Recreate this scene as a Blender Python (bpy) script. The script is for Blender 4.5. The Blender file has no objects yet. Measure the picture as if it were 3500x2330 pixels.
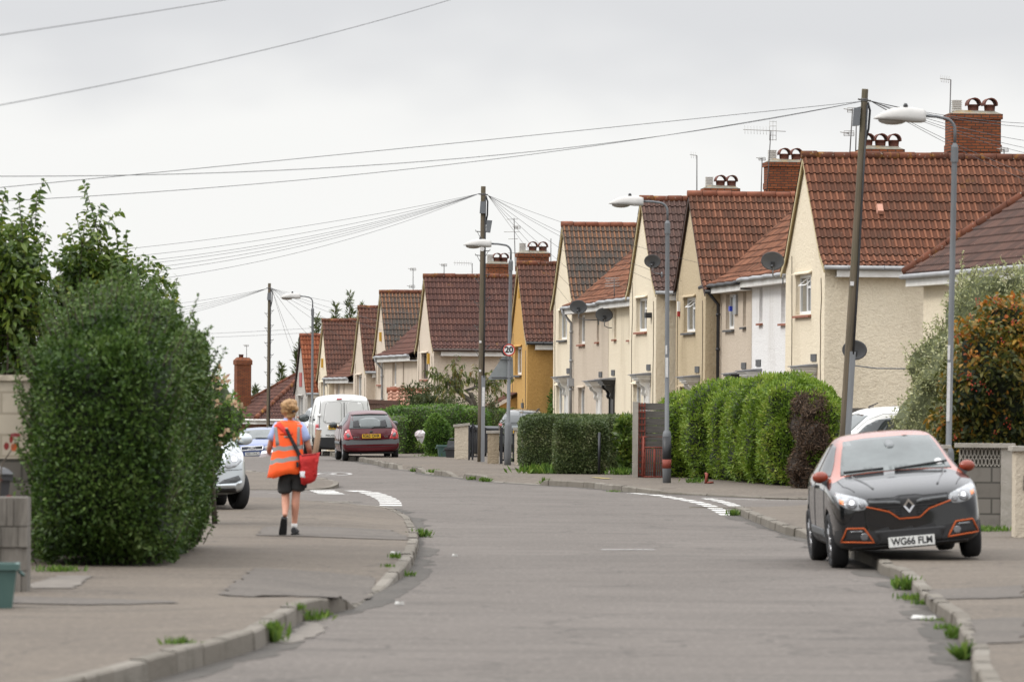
import bpy, bmesh, math, random
import numpy as np
from mathutils import Vector, Matrix, noise
from mathutils.bvhtree import BVHTree
from mathutils.geometry import delaunay_2d_cdt

scene = bpy.context.scene
COL = scene.collection
R = math.radians
random.seed(7)
rng = np.random.default_rng(7)

# ------------------------------------------------------------------ camera, sky, sun, exposure
F = 16500.0            # focal length in units of 1/3500 of the frame width (about 170 mm on full frame)
HC = 1.94              # camera height
ROLL = R(0.4)
cam_d = bpy.data.cameras.new('camera')
cam = bpy.data.objects.new('camera', cam_d)
COL.objects.link(cam)
cam.matrix_world = Matrix.Translation((0, 0, HC)) @ Matrix.Rotation(R(90), 4, 'X') @ Matrix.Rotation(ROLL, 4, 'Z')
cam_d.sensor_width = 36.0
cam_d.lens = F / 3500 * 36.0
cam_d.shift_y = 174 / 3500
cam_d.clip_start = 1.0
cam_d.clip_end = 6000
cam_d.dof.use_dof = True
cam_d.dof.focus_distance = 135
cam_d.dof.aperture_fstop = 4.8
scene.camera = cam

scene.view_settings.view_transform = 'Standard'
scene.view_settings.look = 'None'
scene.view_settings.gamma = 1.0
scene.view_settings.exposure = 0.0
scene.cycles.max_bounces = 6
scene.cycles.transparent_max_bounces = 8
scene.cycles.caustics_reflective = False
scene.cycles.caustics_refractive = False
scene.cycles.use_denoising = True

SUN_EL, SUN_AZ = R(42), R(-104)     # azimuth from +Y towards +X: the light comes from the left
def build_world():
    w = bpy.data.worlds.new('World'); scene.world = w; w.use_nodes = True
    nt = w.node_tree; N = nt.nodes; L = nt.links; N.clear()
    out = N.new('ShaderNodeOutputWorld')
    sky = N.new('ShaderNodeTexSky'); sky.sky_type = 'NISHITA'; sky.sun_disc = False
    sky.sun_elevation = SUN_EL; sky.sun_rotation = SUN_AZ
    b1 = N.new('ShaderNodeBackground'); b1.inputs[1].default_value = 0.05
    L.new(sky.outputs[0], b1.inputs[0])
    tc = N.new('ShaderNodeTexCoord')
    sep = N.new('ShaderNodeSeparateXYZ'); L.new(tc.outputs['Generated'], sep.inputs[0])
    ramp = N.new('ShaderNodeMapRange'); ramp.inputs[1].default_value = 0.10; ramp.inputs[2].default_value = 1.0
    ramp.inputs[3].default_value = 0.99; ramp.inputs[4].default_value = 4.3
    L.new(sep.outputs[2], ramp.inputs[0])
    mp = N.new('ShaderNodeMapping'); mp.inputs[3].default_value = (1, 1, 2.0)
    L.new(tc.outputs['Generated'], mp.inputs[0])
    nz = N.new('ShaderNodeTexNoise'); nz.inputs['Scale'].default_value = 9.0; nz.inputs['Detail'].default_value = 4.0
    nz.inputs['Roughness'].default_value = 0.5
    L.new(mp.outputs[0], nz.inputs['Vector'])
    # heavier grey cloud begins a few degrees above the horizon
    hi = N.new('ShaderNodeMapRange'); hi.interpolation_type = 'SMOOTHSTEP'
    hi.inputs[1].default_value = 0.052; hi.inputs[2].default_value = 0.094; hi.inputs[3].default_value = 0.0; hi.inputs[4].default_value = 1.0
    add = N.new('ShaderNodeMath'); add.operation = 'MULTIPLY_ADD'; add.inputs[1].default_value = 0.11
    L.new(nz.outputs[0], add.inputs[0]); L.new(sep.outputs[2], add.inputs[2])
    sub = N.new('ShaderNodeMath'); sub.operation = 'SUBTRACT'; sub.inputs[1].default_value = 0.050
    L.new(add.outputs[0], sub.inputs[0]); L.new(sub.outputs[0], hi.inputs[0])
    dk = N.new('ShaderNodeMapRange'); dk.inputs[3].default_value = 1.0; dk.inputs[4].default_value = 0.80
    L.new(hi.outputs[0], dk.inputs[0])
    mul = N.new('ShaderNodeMath'); mul.operation = 'MULTIPLY'
    L.new(ramp.outputs[0], mul.inputs[0]); L.new(dk.outputs[0], mul.inputs[1])
    colr = N.new('ShaderNodeMix'); colr.data_type = 'RGBA'
    colr.inputs['A'].default_value = (1.0, 1.0, 0.985, 1); colr.inputs['B'].default_value = (0.965, 0.975, 1.0, 1)
    L.new(hi.outputs[0], colr.inputs[0])
    b2 = N.new('ShaderNodeBackground')
    L.new(colr.outputs['Result'], b2.inputs[0]); L.new(mul.outputs[0], b2.inputs[1])
    mix = N.new('ShaderNodeMixShader'); mix.inputs[0].default_value = 0.94
    L.new(b1.outputs[0], mix.inputs[1]); L.new(b2.outputs[0], mix.inputs[2])
    L.new(mix.outputs[0], out.inputs[0])
build_world()
sd = bpy.data.lights.new('sun', 'SUN'); sd.energy = 1.5; sd.angle = R(14); sd.color = (1.0, 0.96, 0.9)
sun = bpy.data.objects.new('sun', sd); COL.objects.link(sun)
_d = Vector((math.sin(SUN_AZ) * math.cos(SUN_EL), math.cos(SUN_AZ) * math.cos(SUN_EL), math.sin(SUN_EL)))
sun.rotation_euler = _d.to_track_quat('Z', 'Y').to_euler()

# ------------------------------------------------------------------ survey helpers: sight lines of the photograph to points of the place
CR, SR = math.cos(ROLL), math.sin(ROLL)
def P(px, py, Z):
    u, v = px - 1750, py - 1339
    return Vector((Z / F * (u * CR + v * SR), Z, HC + Z / F * (u * SR - v * CR)))
def G(px, py, z0=0.0):
    u, v = px - 1750, py - 1339
    return P(px, py, F * (z0 - HC) / (u * SR - v * CR))
def D(dx, dy, Z):
    return P(dx * 1.4862, dy * 1.4862, Z)
def sstep(a, b, x):
    t = min(1, max(0, (x - a) / (b - a))); return t * t * (3 - 2 * t)
def H(x, y):
    h = 0.0
    if y > 135: h -= 0.00027 * (min(y, 330) - 135) ** 2
    if x < -6: h -= 0.12 * min(8, -x - 6) * sstep(140, 172, y)
    return h

# ------------------------------------------------------------------ materials
MATS = {}
def nodes_of(name):
    m = bpy.data.materials.new(name); m.use_nodes = True
    nt = m.node_tree; nt.nodes.clear()
    out = nt.nodes.new('ShaderNodeOutputMaterial'); b = nt.nodes.new('ShaderNodeBsdfPrincipled')
    nt.links.new(b.outputs[0], out.inputs[0])
    MATS[name] = m
    return m, nt, b, out
def mixrgb(nt, fac, a, b, mode='MIX'):
    n = nt.nodes.new('ShaderNodeMix'); n.data_type = 'RGBA'; n.blend_type = mode
    for s, v in ((n.inputs[0], fac), (n.inputs['A'], a), (n.inputs['B'], b)):
        if isinstance(v, bpy.types.NodeSocket): nt.links.new(v, s)
        elif isinstance(v, (tuple, list)): s.default_value = (*v[:3], 1)
        else: s.default_value = v
    return n.outputs['Result']
def tex_noise(nt, scale, detail=3, rough=0.55, coord='Object', stretch=None):
    tc = nt.nodes.new('ShaderNodeTexCoord'); n = nt.nodes.new('ShaderNodeTexNoise')
    n.inputs['Scale'].default_value = scale; n.inputs['Detail'].default_value = detail; n.inputs['Roughness'].default_value = rough
    src = tc.outputs[coord]
    if stretch:
        mp = nt.nodes.new('ShaderNodeMapping'); mp.inputs[3].default_value = stretch
        nt.links.new(src, mp.inputs[0]); src = mp.outputs[0]
    nt.links.new(src, n.inputs['Vector'])
    return n.outputs[0]
def ramp(nt, sock, lo, hi, a=0.0, b=1.0):
    n = nt.nodes.new('ShaderNodeMapRange'); n.inputs[1].default_value = lo; n.inputs[2].default_value = hi
    n.inputs[3].default_value = a; n.inputs[4].default_value = b
    nt.links.new(sock, n.inputs[0]); return n.outputs[0]
def bump(nt, b, sock, strength, dist=0.02):
    n = nt.nodes.new('ShaderNodeBump'); n.inputs['Strength'].default_value = strength; n.inputs['Distance'].default_value = dist
    nt.links.new(sock, n.inputs['Height']); nt.links.new(n.outputs[0], b.inputs['Normal'])
def mat(name, col, rough=0.7, col2=None, vs=3.0, spec=0.5, metal=0.0, bs=0, bstr=0.4, bd=0.02, coat=0.0, stretch=None, dirt=None, ds=1.2, cior=1.5):
    if name in MATS: return MATS[name]
    m, nt, b, out = nodes_of(name)
    b.inputs['Roughness'].default_value = rough; b.inputs['Metallic'].default_value = metal
    b.inputs['Specular IOR Level'].default_value = spec
    b.inputs['Coat Weight'].default_value = coat; b.inputs['Coat Roughness'].default_value = 0.04; b.inputs['Coat IOR'].default_value = cior
    c = None
    if col2 is not None:
        c = mixrgb(nt, ramp(nt, tex_noise(nt, vs, 4, 0.6, stretch=stretch), 0.32, 0.68), col, col2)
    if dirt is not None:
        c = mixrgb(nt, ramp(nt, tex_noise(nt, ds, 5, 0.65, stretch=(1, 1, 0.35)), 0.52, 0.75, 0, 0.8), c if c is not None else col, dirt)
    if c is None: b.inputs['Base Color'].default_value = (*col, 1)
    else: nt.links.new(c, b.inputs['Base Color'])
    if bs: bump(nt, b, tex_noise(nt, bs, 3, 0.6, stretch=stretch), bstr, bd)
    return m
def mat_render_wall(name, col, col2, dirt, amount=0.5):
    if name in MATS: return MATS[name]
    m, nt, b, out = nodes_of(name)
    b.inputs['Roughness'].default_value = 0.95; b.inputs['Specular IOR Level'].default_value = 0.2
    c = mixrgb(nt, ramp(nt, tex_noise(nt, 14, 3, 0.7), 0.3, 0.7), col, col2)
    c = mixrgb(nt, ramp(nt, tex_noise(nt, 1.1, 5, 0.65, stretch=(1, 1, 0.22)), 0.5, 0.8, 0, amount), c, dirt)
    nt.links.new(c, b.inputs['Base Color'])
    h = nt.nodes.new('ShaderNodeMath'); h.operation = 'ADD'
    nt.links.new(tex_noise(nt, 7, 3, 0.6), h.inputs[0]); nt.links.new(tex_noise(nt, 19, 3, 0.65), h.inputs[1])
    bump(nt, b, h.outputs[0], 0.62, 0.035)
    return m
def mat_tint(name, stops, rough=0.75, spec=0.3, vs=0, vcol=None, vlo=0.5, vhi=0.7, vamt=0.6, bs=0, bstr=0.4, specks=None, transl=0.0):
    """a material whose base colour follows the per-face 'tint' attribute"""
    if name in MATS: return MATS[name]
    m, nt, b, out = nodes_of(name)
    b.inputs['Roughness'].default_value = rough; b.inputs['Specular IOR Level'].default_value = spec
    at = nt.nodes.new('ShaderNodeAttribute'); at.attribute_name = 'tint'
    cr = nt.nodes.new('ShaderNodeValToRGB'); nt.links.new(at.outputs['Fac'], cr.inputs[0])
    e = cr.color_ramp.elements
    while len(e) < len(stops): e.new(0.5)
    for k, (p, c) in enumerate(stops): e[k].position = p; e[k].color = (*c, 1)
    c = cr.outputs[0]
    if vs:
        c = mixrgb(nt, ramp(nt, tex_noise(nt, vs, 4, 0.65), vlo, vhi, 0, vamt), c, vcol)
    for (sc, col, lo, hi, amt) in (specks or ()):
        c = mixrgb(nt, ramp(nt, tex_noise(nt, sc, 2, 0.5), lo, hi, 0, amt), c, col)
    nt.links.new(c, b.inputs['Base Color'])
    if bs: bump(nt, b, tex_noise(nt, bs, 3, 0.6), bstr)
    if transl:
        t = nt.nodes.new('ShaderNodeBsdfTranslucent'); nt.links.new(c, t.inputs[0])
        mx = nt.nodes.new('ShaderNodeMixShader'); mx.inputs[0].default_value = transl
        nt.links.new(b.outputs[0], mx.inputs[1]); nt.links.new(t.outputs[0], mx.inputs[2]); nt.links.new(mx.outputs[0], out.inputs[0])
    return m
def mat_brick(name, c1, c2, mortar, bw=0.225, bh=0.075, soot=(0.05, 0.03, 0.025)):
    if name in MATS: return MATS[name]
    m, nt, b, out = nodes_of(name)
    b.inputs['Roughness'].default_value = 0.9; b.inputs['Specular IOR Level'].default_value = 0.2
    tc = nt.nodes.new('ShaderNodeTexCoord'); sp = nt.nodes.new('ShaderNodeSeparateXYZ'); nt.links.new(tc.outputs['Object'], sp.inputs[0])
    ad = nt.nodes.new('ShaderNodeMath'); ad.operation = 'ADD'; nt.links.new(sp.outputs[0], ad.inputs[0]); nt.links.new(sp.outputs[1], ad.inputs[1])
    cb = nt.nodes.new('ShaderNodeCombineXYZ'); nt.links.new(ad.outputs[0], cb.inputs[0]); nt.links.new(sp.outputs[2], cb.inputs[1])
    bt = nt.nodes.new('ShaderNodeTexBrick'); nt.links.new(cb.outputs[0], bt.inputs['Vector'])
    bt.inputs['Color1'].default_value = (*c1, 1); bt.inputs['Color2'].default_value = (*c2, 1); bt.inputs['Mortar'].default_value = (*mortar, 1)
    bt.inputs['Scale'].default_value = 1.0; bt.inputs['Mortar Size'].default_value = 0.013; bt.inputs['Brick Width'].default_value = bw; bt.inputs['Row Height'].default_value = bh
    bt.inputs['Bias'].default_value = -0.2
    c = mixrgb(nt, ramp(nt, tex_noise(nt, 2.5, 5, 0.65), 0.52, 0.78, 0, 0.65), bt.outputs[0], soot)
    nt.links.new(c, b.inputs['Base Color'])
    bump(nt, b, bt.outputs['Fac'], -0.5, 0.012)
    return m

# ------------------------------------------------------------------ mesh builder
class MB:
    def __init__(s): s.v = []; s.f = []; s.m = []; s.s = []; s.t = []; s.M = Matrix.Identity(4); s.mi = 0; s.sm = False; s.tint = 0.5
    def pt(s, p): s.v.append(tuple(s.M @ Vector(p))); return len(s.v) - 1
    def face(s, idx, mi=None, sm=None, tint=None):
        s.f.append(tuple(idx)); s.m.append(s.mi if mi is None else mi); s.s.append(s.sm if sm is None else sm); s.t.append(s.tint if tint is None else tint)
    def poly(s, pts, **k): s.face([s.pt(p) for p in pts], **k)
    def box(s, x0, x1, y0, y1, z0, z1, **k):
        i = [s.pt(p) for p in ((x0,y0,z0),(x1,y0,z0),(x1,y1,z0),(x0,y1,z0),(x0,y0,z1),(x1,y0,z1),(x1,y1,z1),(x0,y1,z1))]
        for q in ((0,3,2,1),(4,5,6,7),(0,1,5,4),(1,2,6,5),(2,3,7,6),(3,0,4,7)): s.face([i[a] for a in q], **k)
    def hull8(s, p, **k):
        i = [s.pt(q) for q in p]
        for q in ((0,3,2,1),(4,5,6,7),(0,1,5,4),(1,2,6,5),(2,3,7,6),(3,0,4,7)): s.face([i[a] for a in q], **k)
    def tube(s, pts, r, n=8, cap=True, sm=True, **k):
        pts = [Vector(p) for p in pts]; rings = []
        rr = r if isinstance(r, (list, tuple)) else [r] * len(pts)
        ref = None
        for a, p in enumerate(pts):
            d = (pts[min(a+1, len(pts)-1)] - pts[max(a-1, 0)]).normalized()
            if ref is None: ref = Vector((1, 0, 0)) if abs(d.x) < 0.8 else Vector((0, 0, 1))
            e1 = (ref - d * ref.dot(d)).normalized(); e2 = d.cross(e1); ref = e1
            rings.append([s.pt(p + (e1 * math.cos(2*math.pi*j/n) + e2 * math.sin(2*math.pi*j/n)) * rr[a]) for j in range(n)])
        for a in range(len(pts) - 1):
            for j in range(n):
                s.face((rings[a][j], rings[a][(j+1) % n], rings[a+1][(j+1) % n], rings[a+1][j]), sm=sm, **k)
        if cap:
            s.face(rings[0][::-1], sm=False, **k); s.face(rings[-1], sm=False, **k)
    def lathe(s, prof, n=20, axis='Z', c=(0,0,0), closed=False, sm=True, **k):
        c = Vector(c); rings = []
        for (r, h) in prof:
            row = []
            for j in range(n):
                a = 2*math.pi*j/n; q = (r*math.cos(a), r*math.sin(a), h)
                if axis == 'X': q = (h, r*math.cos(a), r*math.sin(a))
                if axis == 'Y': q = (r*math.cos(a), h, r*math.sin(a))
                row.append(s.pt(c + Vector(q)))
            rings.append(row)
        m = len(rings)
        for a in range(m if closed else m - 1):
            b = (a + 1) % m
            for j in range(n): s.face((rings[a][j], rings[a][(j+1)%n], rings[b][(j+1)%n], rings[b][j]), sm=sm, **k)
        if not closed:
            s.face(rings[0][::-1], sm=False, **k); s.face(rings[-1], sm=False, **k)
    def prism(s, poly, d0, d1, plane='XZ', **k):
        """extrude a 2-D outline between d0 and d1 along the missing axis"""
        def q(a, b, d): return {'XZ': (a, d, b), 'YZ': (d, a, b), 'XY': (a, b, d)}[plane]
        A = [s.pt(q(a, b, d0)) for a, b in poly]; B = [s.pt(q(a, b, d1)) for a, b in poly]; n = len(poly)
        s.face(A[::-1], **k); s.face(B, **k)
        for j in range(n): s.face((A[j], A[(j+1)%n], B[(j+1)%n], B[j]), **k)
    def ball(s, c, r, nu=12, nv=8, **k):
        c = Vector(c); rx, ry, rz = (r, r, r) if isinstance(r, (int, float)) else r
        rows = []
        for a in range(1, nv):
            t = math.pi * a / nv
            rows.append([s.pt(c + Vector((rx*math.sin(t)*math.cos(2*math.pi*j/nu), ry*math.sin(t)*math.sin(2*math.pi*j/nu), rz*math.cos(t)))) for j in range(nu)])
        top = s.pt(c + Vector((0,0,rz))); bot = s.pt(c - Vector((0,0,rz)))
        for j in range(nu):
            s.face((top, rows[0][j], rows[0][(j+1)%nu]), sm=True, **k); s.face((bot, rows[-1][(j+1)%nu], rows[-1][j]), sm=True, **k)
            for a in range(len(rows)-1): s.face((rows[a][j], rows[a+1][j], rows[a+1][(j+1)%nu], rows[a][(j+1)%nu]), sm=True, **k)
    def build(s, name, mats, parent=None, fix=True, loc=None):
        me = bpy.data.meshes.new(name); me.from_pydata(s.v, [], s.f)
        mats = mats if isinstance(mats, (list, tuple)) else [mats]
        for m in mats: me.materials.append(m)
        me.polygons.foreach_set('material_index', s.m); me.polygons.foreach_set('use_smooth', s.s)
        at = me.attributes.new('tint', 'FLOAT', 'FACE'); at.data.foreach_set('value', s.t)
        if fix:
            b = bmesh.new(); b.from_mesh(me); bmesh.ops.recalc_face_normals(b, faces=b.faces); b.to_mesh(me); b.free()
        me.update()
        o = bpy.data.objects.new(name, me); COL.objects.link(o)
        if parent is not None: o.parent = parent
        if loc is not None: o.location = loc
        return o
def np_obj(name, verts, faces, mats, tint=None, smooth=False, parent=None, mi=None):
    me = bpy.data.meshes.new(name)
    me.from_pydata([tuple(v) for v in verts], [], [tuple(f) for f in faces])
    for m in (mats if isinstance(mats, (list, tuple)) else [mats]): me.materials.append(m)
    if tint is not None:
        at = me.attributes.new('tint', 'FLOAT', 'FACE'); at.data.foreach_set('value', np.asarray(tint, dtype=np.float32))
    if mi is not None: me.polygons.foreach_set('material_index', np.asarray(mi, dtype=np.int32))
    if smooth: me.polygons.foreach_set('use_smooth', [True] * len(me.polygons))
    me.update()
    o = bpy.data.objects.new(name, me); COL.objects.link(o)
    if parent is not None: o.parent = parent
    return o
def tag(o, label=None, cat=None, group=None, kind=None):
    if label: o['label'] = label
    if cat: o['category'] = cat
    if group: o['group'] = group
    if kind: o['kind'] = kind
    return o
def thing(name, loc, rz, label, cat, group=None):
    o = bpy.data.objects.new(name, None); COL.objects.link(o); o.empty_display_size = 0.2
    o.location = loc; o.rotation_euler = (0, 0, rz)
    return tag(o, label, cat, group)
def children(o): return [c for c in bpy.data.objects if c.parent == o]
def copy_tree(o, parent=None):
    c = o.copy(); COL.objects.link(c); c.parent = parent
    for ch in children(o): copy_tree(ch, c)
    return c
def text_obj(name, s, size, m, parent=None, M=None, ext=0.002, align='CENTER', width=None, bold=0.0):
    cu = bpy.data.curves.new(name, 'FONT'); cu.body = s; cu.size = size; cu.extrude = ext; cu.align_x = align; cu.align_y = 'CENTER'; cu.offset = bold
    o = bpy.data.objects.new(name, cu); COL.objects.link(o)
    dg = bpy.context.evaluated_depsgraph_get()
    me = bpy.data.meshes.new_from_object(o.evaluated_get(dg))
    bpy.data.objects.remove(o); bpy.data.curves.remove(cu)
    if width:
        xs = [v.co.x for v in me.vertices]; k = width / (max(xs) - min(xs)); cx = (max(xs) + min(xs)) / 2
        for v in me.vertices: v.co.x = (v.co.x - cx) * k
    if M is not None: me.transform(M)
    me.materials.clear(); me.materials.append(m)
    o = bpy.data.objects.new(name, me); COL.objects.link(o)
    if parent is not None: o.parent = parent
    return o

# ------------------------------------------------------------------ foliage
def superblob(c, r, e=1.0, lump=0.08, ls=1.2, nu=28, nv=18, zcut=None, seed=0.0):
    """closed lumpy superellipsoid: verts, faces"""
    V = []; Fc = []
    def sp(w, e): return math.copysign(abs(w) ** e, w)
    for a in range(nv + 1):
        t = -math.pi/2 + math.pi * a / nv
        for j in range(nu):
            ph = 2*math.pi*j/nu
            x = sp(math.cos(t), e)*sp(math.cos(ph), e); y = sp(math.cos(t), e)*sp(math.sin(ph), e); z = sp(math.sin(t), e)
            p = Vector((x*r[0], y*r[1], z*r[2]))
            q = p + Vector(c)
            k = noise.noise(q*ls + Vector((seed, seed*1.7, 0)))*lump*2 + noise.noise(q*ls*2.7 + Vector((seed, 3, 0)))*lump
            nrm = Vector((x/r[0], y/r[1], z/r[2])).normalized()
            q = q + nrm*k
            if zcut is not None and q.z < zcut: q.z = zcut
            V.append(q)
    for a in range(nv):
        for j in range(nu):
            Fc.append((a*nu+j, a*nu+(j+1)%nu, (a+1)*nu+(j+1)%nu, (a+1)*nu+j))
    return V, Fc
def sample_faces(V, Fc, n, rg, zmin=None):
    V = np.array([tuple(v) for v in V]); T = []
    for f in Fc:
        T.append((f[0], f[1], f[2]))
        if len(f) == 4: T.append((f[0], f[2], f[3]))
    T = np.array(T); a, b, c = V[T[:,0]], V[T[:,1]], V[T[:,2]]
    cr = np.cross(b-a, c-a); ar = np.linalg.norm(cr, axis=1); nr = cr/np.maximum(ar, 1e-9)[:,None]
    if zmin is not None: ar = np.where((a[:,2]+b[:,2]+c[:,2])/3 < zmin + 0.03, 0, ar)
    ny = nr[:, 1]; ar = ar*np.where(ny < -.45, 3.0, np.where(ny > .35, .35, 1.0))    # the backs of hedges are sparser
    k = rg.choice(len(T), n, p=ar/ar.sum()); u = rg.random((n,2)); w = u.sum(1) > 1; u[w] = 1-u[w]
    return a[k] + (b-a)[k]*u[:,:1] + (c-a)[k]*u[:,1:], nr[k]
def leaves_geo(P0, N0, L, W, rg, up=0.3, spread=0.9, droop=0.0, bent=False):
    """leaf blades growing from P0 roughly along N0: verts, faces (rhombus, or a bent three-piece blade)"""
    n = len(P0)
    d = N0*(1-spread*0.5) + rg.normal(size=(n,3))*spread*0.6 + np.array([0,0,up]); d /= np.linalg.norm(d,axis=1)[:,None]
    s = np.cross(d, rg.normal(size=(n,3))); s /= np.maximum(np.linalg.norm(s,axis=1),1e-6)[:,None]
    l = L*(0.6+0.8*rg.random(n))[:,None]; w = W*(0.7+0.6*rg.random(n))[:,None]
    if not bent:
        V = np.stack([P0, P0+d*l*0.5+s*w*0.5, P0+d*l, P0+d*l*0.5-s*w*0.5], 1).reshape(-1,3)
        b = np.arange(n)*4; Fc = np.stack([b,b+1,b+2,b+3],1).tolist(); per = 1
    else:
        dz = np.array([0,0,-1.0])*droop
        m1 = P0+d*l*0.35+dz*l*0.06; m2 = P0+d*l*0.7+dz*l*0.28; tip = P0+d*l+dz*l*0.6
        V = np.stack([P0, m1+s*w*0.5, m1-s*w*0.5, m2+s*w*0.42, m2-s*w*0.42, tip],1).reshape(-1,3)
        b = np.arange(n)*6; f1 = np.stack([b,b+1,b+2],1); f2 = np.stack([b+1,b+3,b+4,b+2],1); f3 = np.stack([b+3,b+5,b+4],1)
        Fc = []
        for i in range(n): Fc += [f1[i].tolist(), f2[i].tolist(), f3[i].tolist()]
        per = 3
    return V, Fc, per
def bush(name, blobs, n, L, W, leafmat, coremat, parent=None, seed=1, depth=0.10, up=0.3, spread=0.9, shrink=0.9, zmin=None, tint=None, bent=False, droop=0.0, extra=None):
    """foliage mesh: leaf blades on and just under the surface of lumpy blobs, with twigs-and-shade cores inside"""
    rg = np.random.default_rng(seed)
    AV = []; AF = []; AT = []; AM = []; off = 0
    tot = sum(b[2] if len(b) > 2 else 1 for b in blobs)
    for bl in blobs:
        V, Fc = bl[0], bl[1]; share = (bl[2] if len(bl) > 2 else 1)/tot
        cen = sum((Vector(v) for v in V), Vector())/len(V)
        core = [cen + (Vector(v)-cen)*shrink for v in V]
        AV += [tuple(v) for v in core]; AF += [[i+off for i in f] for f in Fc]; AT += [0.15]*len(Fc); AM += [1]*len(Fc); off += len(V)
        k = int(n*share); p, nr = sample_faces(V, Fc, k, rg, zmin)
        p = p - nr*(rg.random(k)**1.5*depth)[:,None] + nr*0.0
        LV, LF, per = leaves_geo(p, nr, L, W, rg, up, spread, droop, bent)
        AV += LV.tolist(); AF += [[i+off for i in f] for f in LF]
        # leaf tint: clumps of shoots plus leaf-to-leaf scatter
        cl = np.array([noise.noise(Vector(q)*2.2 + Vector((seed,0,0))) for q in p])
        t = np.clip(0.5 + 0.42*cl + rg.normal(size=k)*0.17, 0, 1) if tint is None else tint(p, rg)
        AT += np.repeat(t, per).tolist(); AM += [0]*(k*per); off += len(LV)
    if extra:
        for (P0, N0, l, w) in extra:
            LV, LF, per = leaves_geo(P0, N0, l, w, rg, up, spread, droop, bent)
            AV += LV.tolist(); AF += [[i+off for i in f] for f in LF]
            AT += np.repeat(np.clip(0.6+rg.normal(size=len(P0))*0.2,0,1), per).tolist(); AM += [0]*len(LF); off += len(LV)
    return np_obj(name, AV, AF, [leafmat, coremat], AT, parent=parent, mi=AM)
# ------------------------------------------------------------------ ground, road, pavements, kerbs, markings
def mat_asphalt(name, c1, c2, c3, speck):
    m, nt, b, out = nodes_of(name)
    b.inputs['Roughness'].default_value = 0.88; b.inputs['Specular IOR Level'].default_value = 0.35
    c = mixrgb(nt, ramp(nt, tex_noise(nt, 0.35, 5, 0.6, stretch=(1, 0.8, 1)), 0.35, 0.68), c1, c2)
    c = mixrgb(nt, ramp(nt, tex_noise(nt, 1.7, 5, 0.7, stretch=(0.30, 1.0, 1)), 0.47, 0.72, 0, 0.55), c, c3)
    c = mixrgb(nt, ramp(nt, tex_noise(nt, 17, 4, 0.8), 0.50, 0.70, 0, 0.7), c, speck)
    c = mixrgb(nt, ramp(nt, tex_noise(nt, 24, 4, 0.8), 0.50, 0.28, 0, 0.6), c, c3)
    c = mixrgb(nt, ramp(nt, tex_noise(nt, 0.9, 3, 0.6, stretch=(0.22, 1.3, 1)), 0.56, 0.70, 0, 0.28), c, c3)
    tc = nt.nodes.new('ShaderNodeTexCoord'); vo = nt.nodes.new('ShaderNodeTexVoronoi'); vo.feature = 'DISTANCE_TO_EDGE'; vo.inputs['Scale'].default_value = .33
    dn = nt.nodes.new('ShaderNodeTexNoise'); dn.inputs['Scale'].default_value = 1.5; va = nt.nodes.new('ShaderNodeVectorMath'); va.operation = 'ADD'
    nt.links.new(tc.outputs['Object'], dn.inputs['Vector']); nt.links.new(tc.outputs['Object'], va.inputs[0]); nt.links.new(dn.outputs['Color'], va.inputs[1]); nt.links.new(va.outputs[0], vo.inputs['Vector'])
    c = mixrgb(nt, ramp(nt, vo.outputs['Distance'], .003, .012, .6, 0), c, c3)
    nt.links.new(c, b.inputs['Base Color'])
    bump(nt, b, tex_noise(nt, 60, 2, 0.6), 0.5, 0.006)
    return m
mat_asphalt('road_asphalt', (.116, .100, .087), (.090, .077, .066), (.050, .043, .037), (.24, .212, .185))
mat_asphalt('pavement_asphalt', (.118, .096, .073), (.090, .073, .056), (.056, .046, .037), (.24, .197, .155))
mat_asphalt('patch_asphalt', (.100, .086, .072), (.083, .071, .060), (.056, .048, .041), (.18, .155, .13))
mat_asphalt('gutter_grime', (.075, .066, .056), (.056, .05, .042), (.036, .032, .027), (.125, .11, .098))
mat('soil', (.06, .045, .03), 0.95, col2=(.03, .045, .015), vs=0.6, bs=20)
mat_tint('kerb_concrete', [(0, (.13, .114, .093)), (0.6, (.165, .147, .122)), (1, (.215, .196, .168))], 0.9, 0.25, vs=3.5, vcol=(.085, .078, .06), vlo=0.5, vhi=0.75, vamt=0.75, bs=30, bstr=0.5)
mat('white_paint_road', (.60, .59, .56), 0.8, col2=(.40, .39, .365), vs=9, dirt=(.17, .16, .15), ds=6)
mat('yellow_paint_road', (.5, .38, .08), 0.8, col2=(.3, .24, .1), vs=8)
mat('worn_white_paint', (.44, .43, .41), 0.85, col2=(.2, .185, .175), vs=14)
mat('old_concrete', (.165, .145, .122), 0.9, col2=(.115, .1, .084), vs=5, bs=25)

def sheet(name, xs, ys, dz, m, kind='structure'):
    V = [(x, y, H(x, y) + dz) for y in ys for x in xs]; nx = len(xs)
    Fc = [(j*nx+i, j*nx+i+1, (j+1)*nx+i+1, (j+1)*nx+i) for j in range(len(ys)-1) for i in range(nx-1)]
    o = np_obj(name, V, Fc, m, smooth=True); tag(o, kind=kind); return o
tag(sheet('ground', [-2500, -800, -300, -150, -90, -45, -20, -14, -10, -6, 0, 10, 25, 60, 120, 300, 800, 2500],
      [-60, 0, 20, 60, 100, 135, 140, 150, 160, 172, 185, 200, 220, 240, 270, 300, 330, 500, 1000, 2500, 4500], -0.12, MATS['soil']))
sheet('road', [-60, -40, -25, -18] + [-14 + i for i in range(0, 20)] + [8, 12, 20, 35, 60],
      [18, 30, 45, 60, 75, 90, 105, 120, 130] + [135 + 3*i for i in range(0, 40)] + [270, 300, 330], 0.0, MATS['road_asphalt'])

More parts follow.
